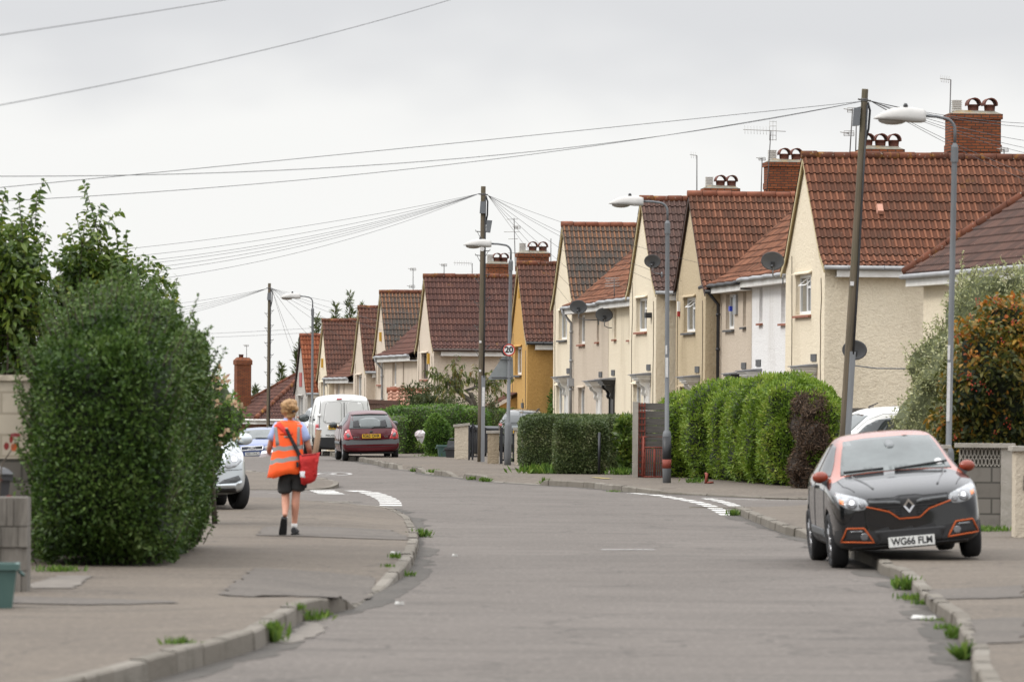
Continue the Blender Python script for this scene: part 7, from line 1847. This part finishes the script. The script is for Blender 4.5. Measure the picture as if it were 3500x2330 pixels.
# ---------------- blue hatchback facing us
def audi():
    st = scaled(CLIO, 1.08, 1.12, 1.0); Zf = 175; a = P(865, 1560, Zf); z0 = -.83; head = R(-2.0)
    M = Matrix.Rotation(R(180)+head, 3, 'Z'); fwd = M @ Vector((0, 1, 0)); loc = Vector((a.x, Zf, z0))-fwd*2.1
    C = Car('hatchback_car', 'blue hatchback facing us on the far side of the rise, grille with four rings', 'car', st, MATS['paint_blue'], loc, R(180)+head, R(3.4), 1.0, None, .31, (1.3, -1.25), .76, .19, None, .045)
    C.panel('windscreen', [(-.67, .97), (-.60, 1.15), (-.525, 1.30), (0, 1.325), (.525, 1.30), (.60, 1.15), (.67, .97), (0, 1.0)], 'Y', 1, 'car_glass_bright', .006); C.line('wiper', [(-.62, .985), (-.05, 1.01)], 'Y', 1, 'trim_black', .015, .02)
    g = [(-.40, .72), (-.38, .60), (.38, .60), (.40, .72)]; gr = C.panel('grille', g, 'Y', 1, 'trim_black', .012, .03); C.line('grille_frame', g, 'Y', 1, 'chrome', .018, .016, .06, closed=True, parent=gr)
    for z in (.635, .665, .692): C.line('grille_slat', [(-.37, z), (.37, z)], 'Y', 1, 'bumper_grey', .006, .016, parent=gr)
    q, _ = C.hit(0, .66, 'Y', 1); rg_ = MB()
    for k in range(4):
        cx = -.093+k*.062; rg_.tube([(cx+math.cos(t)*.042, q.y+.035, .66+math.sin(t)*.042) for t in [2*math.pi*j/18 for j in range(19)]], .0085, 6)
    rg_.build('ring_emblem', MATS['chrome'], C.r)
    for sx in (1, -1):
        C.panel('headlight', [(sx*x, z) for x, z in ((.44, .60), (.45, .705), (.62, .735), (.74, .73), (.755, .64), (.62, .585))], 'Y', 1, 'lamp_clear', .012, .03); C.mirror(sx*.93, .62, 1.0, MATS['paint_blue'], sx)
        C.panel('side_window', [(.68, .97), (.35, 1.15), (.08, 1.27), (-.42, 1.325), (-.46, .97)], 'X', sx, 'car_glass')
    C.plate('DE53 DNO', .47, 1, 'plate_white', 0, .52, .112, out=.045); C.line('bonnet_gap', [(-.45, .735), (0, .745), (.45, .735)], 'Y', 1, 'seam_dark', .007); C.panel('lower_intake', [(-.5, .36), (-.5, .28), (.5, .28), (.5, .36)], 'Y', 1, 'trim_black', .01, .02)
audi()
# ---------------- silver small car, its corner showing past the dark hedge
def yaris():
    st = scaled(CLIO, 1.035, 1.0, 1.07); Zf = 73.6; a = P(668, 1747, Zf); head = R(10)
    M = Matrix.Rotation(R(180)+head, 3, 'Z'); fwd = M @ Vector((0, 1, 0)); loc = Vector((a.x, Zf, .108))-fwd*1.87
    C = Car('small_car', 'silver small car parked on the pavement, only its front corner showing past the dark hedge', 'car', st, MATS['paint_silver'], loc, R(180)+head, 0, 1.0, None, .29, (1.19, -1.27), .735, .18, None, .045)
    for w in [c for c in children(C.r) if c.name.startswith('wheel') and c.location.y > 0]: w.rotation_euler = (0, 0, R(14))
    C.panel('windscreen', [(-.64, 1.03), (-.52, 1.36), (0, 1.40), (.52, 1.36), (.64, 1.03), (0, 1.06)], 'Y', 1, 'car_glass_bright', .006)
    for sx in (1, -1):
        hl = C.panel('headlight', [(sx*x, z) for x, z in ((.44, .66), (.47, .78), (.56, .91), (.66, .95), (.725, .86), (.715, .74), (.62, .66), (.50, .63))], 'Y', 1, 'lamp_clear', .012, .03, .035); C.panel('projector', [(sx*(.60+.05*math.cos(t)), .77+.05*math.sin(t)) for t in [2*math.pi*j/14 for j in range(14)]], 'Y', 1, 'chrome', .018, .02, .03, hl)
        C.panel('fog_lamp_recess', [(sx*x, z) for x, z in ((.34, .40), (.42, .46), (.66, .53), (.70, .47), (.62, .42))], 'Y', 1, 'bumper_grey', .012, .02, .04); C.panel('bumper_lip', [(sx*x, z) for x, z in ((.30, .355), (.33, .39), (.60, .405), (.70, .45), (.71, .42), (.6, .365))], 'Y', 1, 'paint_silver', .03, .04, .04); C.mirror(sx*.90, .58, 1.07, MATS['paint_silver'], sx, 1.1)
    C.panel('upper_grille', [(-.30, .68), (-.3, .74), (.3, .74), (.3, .68)], 'Y', 1, 'trim_black', .012, .02); C.panel('lower_grille', [(-.30, .36), (-.36, .50), (.36, .50), (.30, .36)], 'Y', 1, 'trim_black', .012, .02)
    C.line('bumper_crease', [(-.72, .62), (-.4, .60), (.4, .60), (.72, .62)], 'Y', 1, 'bumper_grey', .006); C.panel('chin', [(-.62, .335), (-.66, .27), (.66, .27), (.62, .335)], 'Y', 1, 'trim_black', .008, .02); C.line('bonnet_gap', [(-.58, .93), (-.3, .80), (.3, .80), (.58, .93)], 'Y', 1, 'seam_dark', .006)
yaris()
# ---------------- silver estate behind the clipped hedge, seen from behind
def suv():
    Zr = 167; a = P(1779, 1560, Zr); head = R(-3.5); fwd = Matrix.Rotation(head, 3, 'Z') @ Vector((0, 1, 0)); loc = Vector((a.x, Zr, -.20))+fwd*2.06
    C = Car('estate_car', 'silver estate car with roof rails, its rear rising behind the garden gate and clipped hedge', 'car', CAPT, MATS['paint_dark_silver'], loc, head, 0, 1.0, None, .32, (1.2, -1.40), .765, .2, None, .05)
    C.panel('rear_window', [(-.66, 1.0), (-.62, 1.2), (-.545, 1.42), (0, 1.45), (.545, 1.42), (.62, 1.2), (.66, 1.0)], 'Y', -1, 'car_glass', .006); C.panel('inner_pane', [(-.52, 1.06), (-.47, 1.3), (-.40, 1.37), (.40, 1.37), (.47, 1.3), (.52, 1.06)], 'Y', -1, 'car_glass', .009, .01); C.line('wiper', [(.0, 1.05), (.12, 1.16), (.16, 1.25)], 'Y', -1, 'trim_black', .022, .02)
    for sx in (1, -1):
        t = C.panel('tail_light', [(sx*x, z) for x, z in ((.70, .86), (.64, 1.0), (.68, 1.07), (.74, 1.08), (.80, .95), (.80, .86))], 'Y', -1, 'lamp_red', .014, .03, .04); C.panel('indicator', [(sx*x, z) for x, z in ((.69, .83), (.70, .885), (.79, .885), (.79, .83))], 'Y', -1, 'lamp_amber', .016, .03, .04, t)
        C.line('roof_rail', [(sx*.50, -1.35), (sx*.51, -.9), (sx*.52, 0)], 'Z', 1, 'trim_black', .022, .05); C.panel('side_window', [(.7, 1.07), (.08, 1.41), (-.36, 1.445), (-.38, 1.06)], 'X', sx, 'car_glass'); C.panel('side_window', [(-.45, 1.06), (-.43, 1.445), (-1.0, 1.42), (-1.5, 1.25), (-1.4, 1.08)], 'X', sx, 'car_glass')
    C.line('roof_highlight', [(-.53, 1.455), (0, 1.485), (.53, 1.455)], 'Y', -1, 'upvc_white', .012, .006); m = MB(); m.tube([(.03, -1.35, 1.48), (.03, -1.6, 1.9)], .008, 6); m.build('radio_mast', MATS['trim_black'], C.r)  # white strip along the roof edge is a painted highlight
    C.plate('', .75, -1, 'plate_yellow')
suv()
# ---------------- silver people carrier in front of the van, only its flank showing
def mpv():
    st = scaled(CAPT, .98, 1.05, 1.03); Zr = 157; a = P(1132, 1560, Zr); head = R(8); fwd = Matrix.Rotation(head, 3, 'Z') @ Vector((0, 1, 0)); loc = Vector((a.x, Zr, -.18))+fwd*2.16
    C = Car('people_carrier', 'pale silver people carrier parked ahead of the white van, its left flank showing', 'car', st, MATS['paint_silver'], loc, head, 0, 1.0, None, .32, (1.26, -1.46), .76, .2, None, .05)
    C.panel('rear_window', [(-.62, 1.05), (-.5, 1.44), (.5, 1.44), (.62, 1.05)], 'Y', -1, 'car_glass', .006)
    for sx in (1, -1):
        C.panel('side_window', [(.72, 1.1), (.1, 1.44), (-.36, 1.48), (-.38, 1.1)], 'X', sx, 'car_glass_bright'); C.panel('side_window', [(-.45, 1.1), (-.43, 1.48), (-1.0, 1.46), (-1.04, 1.1)], 'X', sx, 'car_glass_bright'); C.panel('side_window', [(-1.1, 1.1), (-1.07, 1.45), (-1.5, 1.35), (-1.6, 1.15)], 'X', sx, 'car_glass'); C.panel('tail_light', [(sx*.66, .9), (sx*.6, 1.1), (sx*.7, 1.12), (sx*.78, .9)], 'Y', -1, 'lamp_red', .012, .03); C.mirror(sx*.93, .7, 1.09, MATS['trim_black'], sx)
mpv()
# ---------------- small white van in the side road, mostly hidden by the black car
def van2():
    st = scaled(VAN, .95, .92, .875); Zc = 102.5; a = P(2974, 1440, Zc); ang = math.atan2(-.30, -1) - R(90)
    fwd = Matrix.Rotation(ang, 3, 'Z') @ Vector((0, 1, 0)); rt = Matrix.Rotation(ang, 3, 'Z') @ Vector((1, 0, 0))
    loc = Vector((a.x, Zc, 0))-fwd*.68+rt*.66; loc.z = .02
    C = Car('small_van', 'small white van in the side road, its cab showing over the black and orange car', 'van', st, MATS['paint_van_white'], loc, ang, 0, 1.0, None, .31, (1.22, -1.33), .72, .18, None, .05)
    C.panel('windscreen', [(-.66, 1.10), (-.60, 1.47), (0, 1.51), (.60, 1.47), (.66, 1.10), (0, 1.13)], 'Y', 1, 'car_glass_bright', .006)
    for sx in (1, -1): C.panel('side_window', [(1.05, 1.05), (.80, 1.26), (.55, 1.38), (.22, 1.43), (.16, 1.40), (.16, 1.05)], 'X', sx, 'car_glass', .008); C.line('door_gap', [(.08, 1.51), (.08, .4)], 'X', sx, 'seam_light', .008); C.line('door_gap', [(1.0, 1.18), (.75, 1.38), (.4, 1.51), (-.2, 1.53)], 'X', sx, 'seam_light', .007); C.mirror(sx*.99, .95, 1.04, MATS['trim_black'], sx, 1.2)
    m = MB(); q = C.bvh.ray_cast(Vector((0, .45, 4)), Vector((0, 0, -1)))[0]; m.tube([q, q+Vector((0, .02, .03)), q+Vector((0, -.2, .12))], .012, 6); m.build('radio_mast', MATS['trim_black'], C.r)
van2()
# ------------------------------------------------------------------ the post worker walking away
mat('skin', (.50, .25, .17), .55, col2=(.44, .20, .13), vs=8, spec=.4)
mat('vest_orange', (.95, .12, .012), .7, col2=(.86, .09, .01), vs=5); mat('vest_reflective', (.27, .265, .25), .45, col2=(.22, .215, .2), vs=20)
mat('shirt_blue', (.36, .43, .66), .8, col2=(.30, .36, .58), vs=9); mat('shorts_grey', (.038, .037, .036), .9, col2=(.026, .026, .026), vs=9, bs=30)
mat('bag_red', (.52, .018, .014), .75, col2=(.40, .012, .012), vs=6, bs=9, bstr=.5, bd=.05); mat('strap_red', (.62, .03, .015), .7); mat('webbing_black', (.014, .014, .016), .8)
mat('hair_blond', (.40, .235, .10), .55, col2=(.26, .14, .055), vs=22, stretch=(1, 1, .5)); mat('shoe_dark', (.025, .025, .027), .7, col2=(.04, .04, .042), vs=14); mat('sole_black', (.012, .012, .012), .85); mat('sock_white', (.55, .54, .52), .9)
mat('cardboard', (.27, .18, .115), .8, col2=(.22, .145, .09), vs=6); mat('paper_white', (.66, .66, .68), .7)
def skin_mesh(name, verts, edges, radii, m, parent, root=0, lev=2):
    me = bpy.data.meshes.new(name); me.from_pydata(verts, edges, []); o = bpy.data.objects.new(name, me); COL.objects.link(o)
    sk = o.modifiers.new('skin', 'SKIN'); sk.use_smooth_shade = True; sk.branch_smoothing = .6
    for i, rr in enumerate(radii): o.data.skin_vertices[0].data[i].radius = rr if isinstance(rr, tuple) else (rr, rr)
    o.data.skin_vertices[0].data[root].use_root = True
    sb = o.modifiers.new('sub', 'SUBSURF'); sb.levels = lev; sb.render_levels = lev
    dg = bpy.context.evaluated_depsgraph_get(); m2 = bpy.data.meshes.new_from_object(o.evaluated_get(dg)); o.modifiers.clear(); o.data = m2; bpy.data.meshes.remove(me)
    m2.materials.clear(); m2.materials.append(m); m2.polygons.foreach_set('use_smooth', [True]*len(m2.polygons)); o.parent = parent; return o
class Shell(Car):
    def __init__(s, root, o): s.r = root; s.bvh = BVHTree.FromPolygons([v.co.copy() for v in o.data.vertices], [tuple(p.vertices) for p in o.data.polygons])
    def hit(s, a, b, axis, sg):
        h = s.bvh.ray_cast(Vector((a, 3*sg, b)), Vector((0, -sg, 0)))
        if h[0] is None: h = s.bvh.find_nearest(Vector((a, .14*sg, b)))
        n = h[1]
        if n.y*sg < 0: n = -n
        return h[0], n
def loft(mb, rings, n=28, cap=True, mats=None):
    R_ = []
    for (cx, cy, z, rx, ry, f) in rings:
        R_.append([mb.pt((cx+rx*math.copysign(abs(math.cos(2*math.pi*j/n))**.85, math.cos(2*math.pi*j/n)), cy+ry*math.copysign(abs(math.sin(2*math.pi*j/n))**.85, math.sin(2*math.pi*j/n)), z+(f(math.cos(2*math.pi*j/n), math.sin(2*math.pi*j/n)) if f else 0))) for j in range(n)])
    for a in range(len(R_)-1):
        for j in range(n): mb.face((R_[a][j], R_[a][(j+1) % n], R_[a+1][(j+1) % n], R_[a+1][j]), sm=True, mi=(mats[a] if mats else 0))
    if cap: mb.face(R_[0][::-1]); mb.face(R_[-1])
def person():
    c = P(1000, 1829, 60.9); r = thing('person', (c.x, 60.9, .112), 0, 'person walking away in orange reflective vest and dark shorts, blond hair tied up', 'person')
    V = [(-.02, 0, .90), (-.03, 0, 1.08), (-.05, 0, 1.28), (-.056, 0, 1.42), (-.058, .01, 1.485), (-.058, .03, 1.555), (-.058, .03, 1.615), (-.058, .02, 1.665),      # 0-7 spine, head
         (-.072, .122, 1.575), (-.148, .03, 1.585), (.028, .03, 1.585),                                                                                # 8 nose 9,10 ears
         (-.19, 0, 1.385), (-.265, .03, 1.235), (-.30, .07, 1.11), (-.315, .18, 1.06), (-.32, .29, 1.04), (-.325, .34, 1.035),                                          # 11-16 left arm
         (.078, 0, 1.385), (.155, .0, 1.24), (.205, .0, 1.09), (.21, .12, 1.02), (.195, .24, .985), (.185, .29, .98),                                                       # 17-22 right arm
         (-.105, 0, .86), (-.102, .03, .68), (-.095, .05, .50), (-.09, -.045, .395), (-.088, -.15, .30), (-.09, -.205, .245),                                               # 23-28 left leg (trailing)
         (.065, 0, .86), (.055, .02, .68), (.038, .03, .505), (.032, -.005, .375), (.025, .01, .20), (.02, .015, .09)]                                                   # 29-34 right leg
    Rr = [(.15, .11), (.125, .095), (.15, .105), (.07, .06), .05, .072, .09, .062, .014, .016, .016, .06, .045, .036, .036, .024, .03, .06, .045, .036, .036, .024, .03, .088, .075, .054, .054, .038, .033, .088, .075, .054, .055, .038, .033]
    E_ = [(0, 1), (1, 2), (2, 3), (3, 4), (4, 5), (5, 6), (6, 7), (5, 8), (5, 9), (5, 10), (3, 11), (11, 12), (12, 13), (13, 14), (14, 15), (15, 16), (3, 17), (17, 18), (18, 19), (19, 20), (20, 21), (21, 22), (0, 23), (23, 24), (24, 25), (25, 26), (26, 27), (27, 28), (0, 29), (29, 30), (30, 31), (31, 32), (32, 33), (33, 34)]
    def hand(w, palm, sx):
        base = len(V)
        for k, (dx, L) in enumerate(((-.03, .062), (-.011, .072), (.010, .068), (.030, .054))):
            p = Vector(V[palm]); a = p+Vector((dx, .045, .004)); b = a+Vector((dx*.12, L*.55, -.012)); e = b+Vector((-sx*.004, L*.35, -.03))
            i = len(V); V.extend([tuple(a), tuple(b), tuple(e)]); Rr.extend([.0095, .009, .0075]); E_.extend([(palm, i), (i, i+1), (i+1, i+2)])
        p = Vector(V[palm]); i = len(V); V.extend([tuple(p+Vector((sx*.036, -.005, .008))), tuple(p+Vector((sx*.05, .035, .012)))]); Rr.extend([.011, .009]); E_.extend([(palm, i), (i, i+1)])
    hand(15, 16, 1); hand(21, 22, -1)
    skin_mesh('body', V, E_, Rr, MATS['skin'], r)
    # shorts
    sv = [(-.02, 0, .90), (-.02, -.005, .82), (-.108, .0, .74), (-.104, .025, .60), (-.10, .03, .515), (.07, 0, .74), (.064, .02, .62), (.058, .022, .545)]
    skin_mesh('shorts', sv, [(0, 1), (1, 2), (2, 3), (3, 4), (1, 5), (5, 6), (6, 7)], [(.165, .125), (.16, .13), (.104, .115), (.098, .105), (.102, .105), (.104, .115), (.098, .105), (.10, .105)], MATS['shorts_grey'], r)
    m = MB(); m.box(.13, .175, -.05, .07, .60, .72); m.build('cargo_pocket', MATS['shorts_grey'], r)
    # shirt: sleeves and collar
    for (a, b, rr) in (((-.165, 0, 1.40), (-.272, .035, 1.20), (.075, .066)), ((.055, 0, 1.40), (.168, .0, 1.195), (.075, .066))):
        s = MB(); a, b = Vector(a), Vector(b); s.tube([a, a.lerp(b, .35), a.lerp(b, .75), b], [rr[0]*.9, rr[0]*1.04, rr[1]*1.05, rr[1]*1.0], 16); s.build('shirt_sleeve', MATS['shirt_blue'], r)
    s = MB(); loft(s, [(-.057, .0, 1.42, .085, .075, None), (-.057, .005, 1.455, .069, .064, None), (-.057, .01, 1.478, .066, .06, None)], 20); s.build('shirt_collar', MATS['shirt_blue'], r)
    # vest with reflective bands
    sk = lambda k: (lambda c, q: k*c + .006*math.sin(c*9)+.004*math.sin(q*13))
    hem = lambda c, q: .045*c + .014*math.sin(c*5.0+1) + .008*math.sin(q*9)
    rings = [(-.057, 0, 1.447, .078, .072, None), (-.057, 0, 1.425, .15, .095, None), (-.057, 0, 1.385, .192, .115, None), (-.057, 0, 1.30, .190, .13, None), (-.062, 0, 1.18, .188, .135, None), (-.066, -.005, 1.128, .192, .138, sk(.012)), (-.068, -.005, 1.072, .196, .14, sk(.014)), (-.074, -.01, 1.02, .205, .145, sk(.03)), (-.078, -.01, .985, .21, .148, sk(.034)), (-.082, -.012, .928, .216, .152, sk(.036)), (-.088, -.015, .85, .224, .16, sk(.04)), (-.094, -.018, .765, .232, .17, hem)]
    vm = [0]*11; vm[5] = 1; vm[8] = 1
    v = MB(); loft(v, rings, 40, False, vm); vo = v.build('vest', [MATS['vest_orange'], MATS['vest_reflective']], r)
    for vv in vo.data.vertices:
        k = noise.noise(Vector((vv.co.x*9, vv.co.y*9, vv.co.z*5)))*.011*min(1, max(0, (1.4-vv.co.z)*3)); vv.co.x += k; vv.co.y += k
    sd = vo.modifiers.new('thick', 'SOLIDIFY'); sd.thickness = .006; sd.offset = -1
    sh = Shell(r, vo); rf = MATS['vest_reflective']
    for pts in ([(-.240, 1.36), (-.205, 1.395), (-.168, 1.14), (-.212, 1.125)], [(.055, 1.41), (.088, 1.40), (.088, 1.13), (.05, 1.13)]): sh.panel('reflective_brace', pts, 'Y', -1, rf, .004, .006, .05)
    sh.panel('back_badge', [(-.165, 1.268), (-.165, 1.305), (-.005, 1.30), (-.005, 1.262)], 'Y', -1, 'strap_red', .004, .006, .04); sh.panel('back_badge', [(-.155, 1.274), (-.155, 1.299), (-.015, 1.294), (-.015, 1.268)], 'Y', -1, 'vest_orange', .007, .006, .04); sh.panel('back_badge', [(-.11, 1.232), (-.11, 1.254), (-.045, 1.252), (-.045, 1.23)], 'Y', -1, rf, .004, .006, .04); sh.panel('back_badge', [(-.10, 1.31), (-.10, 1.36), (-.06, 1.36), (-.06, 1.31)], 'Y', -1, rf, .0035, .006, .04)
    # hair
    h = MB(); AV, AF = superblob((-.058, .0, 1.612), (.104, .112, .108), 1.0, .016, 14, 26, 18, None, 3.0)
    for q in AV: h.v.append(tuple(q))
    for f in AF: h.face(f, sm=True)
    o2 = len(h.v); BV, BF = superblob((.000, -.098, 1.605), (.058, .045, .06), 1.0, .016, 20, 18, 12, None, 5.0)
    for q in BV: h.v.append(tuple(q))
    for f in BF: h.face([i+o2 for i in f], sm=True)
    o3 = len(h.v); BV, BF = superblob((-.04, -.055, 1.53), (.062, .05, .055), 1.0, .014, 20, 18, 12, None, 7.0)
    for q in BV: h.v.append(tuple(q))
    for f in BF: h.face([i+o3 for i in f], sm=True)
    rg = random.Random(8)
    for k in range(110):
        a = rg.uniform(0, 2*math.pi); t = rg.uniform(.2, 1.5); p = Vector((-.058+.106*math.cos(a)*math.sin(t), -.01+.112*math.sin(a)*math.sin(t), 1.612+.108*math.cos(t))); e = Vector((-.01, -.10, 1.59)); w = p.lerp(e, .45)+Vector((rg.gauss(0, .018), -.035, rg.gauss(0, .015)))
        h.tube([p, w, p.lerp(e, .8)+Vector((rg.gauss(0, .02), -.03, rg.gauss(0, .02)))], [.004, .005, .002], 5)
    h.build('hair', MATS['hair_blond'], r, fix=False); t = MB(); t.lathe([(.022, -.012), (.027, 0), (.022, .012)], 12, 'Z', (.008, -.115, 1.565)); t.build('hair_tie', MATS['webbing_black'], r)
    # socks and shoes
    def shoe(M):
        k = MB(); k.M = M; L = [(-.085, .030, .0, .07), (-.07, .038, .0, .085), (-.02, .042, .0, .088), (.05, .046, .0, .072), (.11, .049, .0, .056), (.155, .044, .002, .045), (.185, .028, .006, .032)]; n = 14; rows = []
        for (y, w, z0, z1) in L: rows.append([k.pt((w*math.cos(2*math.pi*j/n), y, .022+z0+(z1-z0)*(.5+.5*math.sin(2*math.pi*j/n)))) for j in range(n)])
        for a in range(len(rows)-1):
            for j in range(n): k.face((rows[a][j], rows[a][(j+1) % n], rows[a+1][(j+1) % n], rows[a+1][j]), sm=True)
        k.face(rows[0]); k.face(rows[-1]); so = k.build('shoe', MATS['shoe_dark'], r)
        q = MB(); q.M = M; q.prism([(x*w_, y) for y, w_ in ((-.09, .026), (-.07, .038), (-.02, .04), (.05, .046), (.11, .05), (.16, .045), (.19, .026)) for x in (1,)]+[(-w_, y) for y, w_ in ((.19, .026), (.16, .045), (.11, .05), (.05, .046), (-.02, .04), (-.07, .038), (-.09, .026))], 0, .026, 'XY'); q.build('sole', MATS['sole_black'], so)
        s = MB(); s.M = M; s.tube([(0, -.03, .085), (0, -.03, .11), (0, -.028, .15)], [.036, .037, .039], 14); s.build('sock', MATS['sock_white'], r)
    shoe(Matrix.Translation((.022, .035, .0)) @ Matrix.Rotation(R(-4), 4, 'Z'))
    # trailing foot: toe on the ground, heel raised, sole towards the camera
    shoe(Matrix.Translation((-.108, -.185, .135)) @ Matrix.Rotation(R(6), 4, 'Y') @ Matrix.Rotation(R(-62), 4, 'X'))
    # --- the mail bag on its strap
    b = thing('mail_bag', (c.x, 60.9, .112), 0, 'red mail shoulder bag on the walking person\'s right hip, white patch low on it', 'bag')
    k = MB(); rows = []
    def ring(cx, cy, z, w, d, n=20): return [k.pt((cx+w*math.copysign(abs(math.cos(t))**.55, math.cos(t)), cy+d*math.copysign(abs(math.sin(t))**.55, math.sin(t)), z+.02*math.cos(t))) for t in [2*math.pi*j/n for j in range(n)]]
    prof = [(.195, -.10, .655, .055, .05), (.20, -.10, .675, .09, .075), (.203, -.10, .74, .105, .09), (.205, -.10, .85, .113, .095), (.208, -.10, .95, .122, .098), (.212, -.10, 1.03, .130, .10), (.212, -.10, 1.032, .122, .092), (.21, -.10, .95, .112, .085)]
    rows = [ring(*q) for q in prof]
    for a in range(len(rows)-1):
        for j in range(20): k.face((rows[a][j], rows[a][(j+1) % 20], rows[a+1][(j+1) % 20], rows[a+1][j]), sm=True)
    k.face(rows[0][::-1]); k.face(rows[-1]); bo = k.build('pouch', MATS['bag_red'], b)
    for vv in bo.data.vertices: d = noise.noise(vv.co*11)*.012; vv.co.x += d; vv.co.y += d
    bs = Shell(b, bo); bs.panel('rim', [(.085, 1.0), (.083, 1.03), (.21, 1.043), (.335, 1.055), (.335, 1.03), (.21, 1.018)], 'Y', -1, 'webbing_black', .004, .008, .03); bs.panel('white_patch', [(.088, .735), (.088, .815), (.165, .812), (.162, .732)], 'Y', -1, 'paper_white', .004, .006, .03); bs.panel('side_tape', [(.285, .96), (.325, .965), (.29, .76), (.268, .76)], 'Y', -1, 'bag_red', .008, .01, .03)
    st = Shell(b, vo)
    st.panel('strap', [(-.215, 1.38), (-.165, 1.425), (-.05, 1.305), (-.085, 1.265)], 'Y', -1, 'strap_red', .012, .008, .03); st.panel('strap', [(-.10, 1.335), (-.062, 1.348), (.06, 1.10), (.118, .97), (.118, .87), (.075, .87), (.078, .965), (.02, 1.09)], 'Y', -1, 'webbing_black', .02, .01, .03)
    q = MB(); q.box(.05, .075, -.19, -.15, .865, .93); q.build('buckle', MATS['webbing_black'], b)
    # --- cardboard tube sticking out of the bag, letters in the left hand
    t = thing('cardboard_tube', (c.x+.245, 60.9-.06, .112+.80), 0, 'brown cardboard postal tube with a white end poking out of the red bag', 'tube')
    m = MB(); m.tube([(0, 0, 0), (.080, -.01, .535)], .036, 16); m.build('tube', MATS['cardboard'], t); m = MB(); m.tube([(.0802, -.01, .536), (.0822, -.0103, .55)], .038, 16); m.build('end_cap', MATS['paper_white'], t)
    l = MB(); 
    for k2 in range(4): l.hull8([(-.44+.006*k2, .30, .98+.012*k2), (-.29+.006*k2, .28, 1.0+.012*k2), (-.27, .48, 1.03+.012*k2), (-.42, .50, 1.01+.012*k2), (-.44+.006*k2, .30, .988+.012*k2), (-.29+.006*k2, .28, 1.008+.012*k2), (-.27, .48, 1.038+.012*k2), (-.42, .50, 1.018+.012*k2)])
    lo = l.build('letters', MATS['paper_white']); lo.location = (c.x, 60.9, .112); tag(lo, 'small bundle of white letters held in the walking person\'s left hand', 'letters')
person()
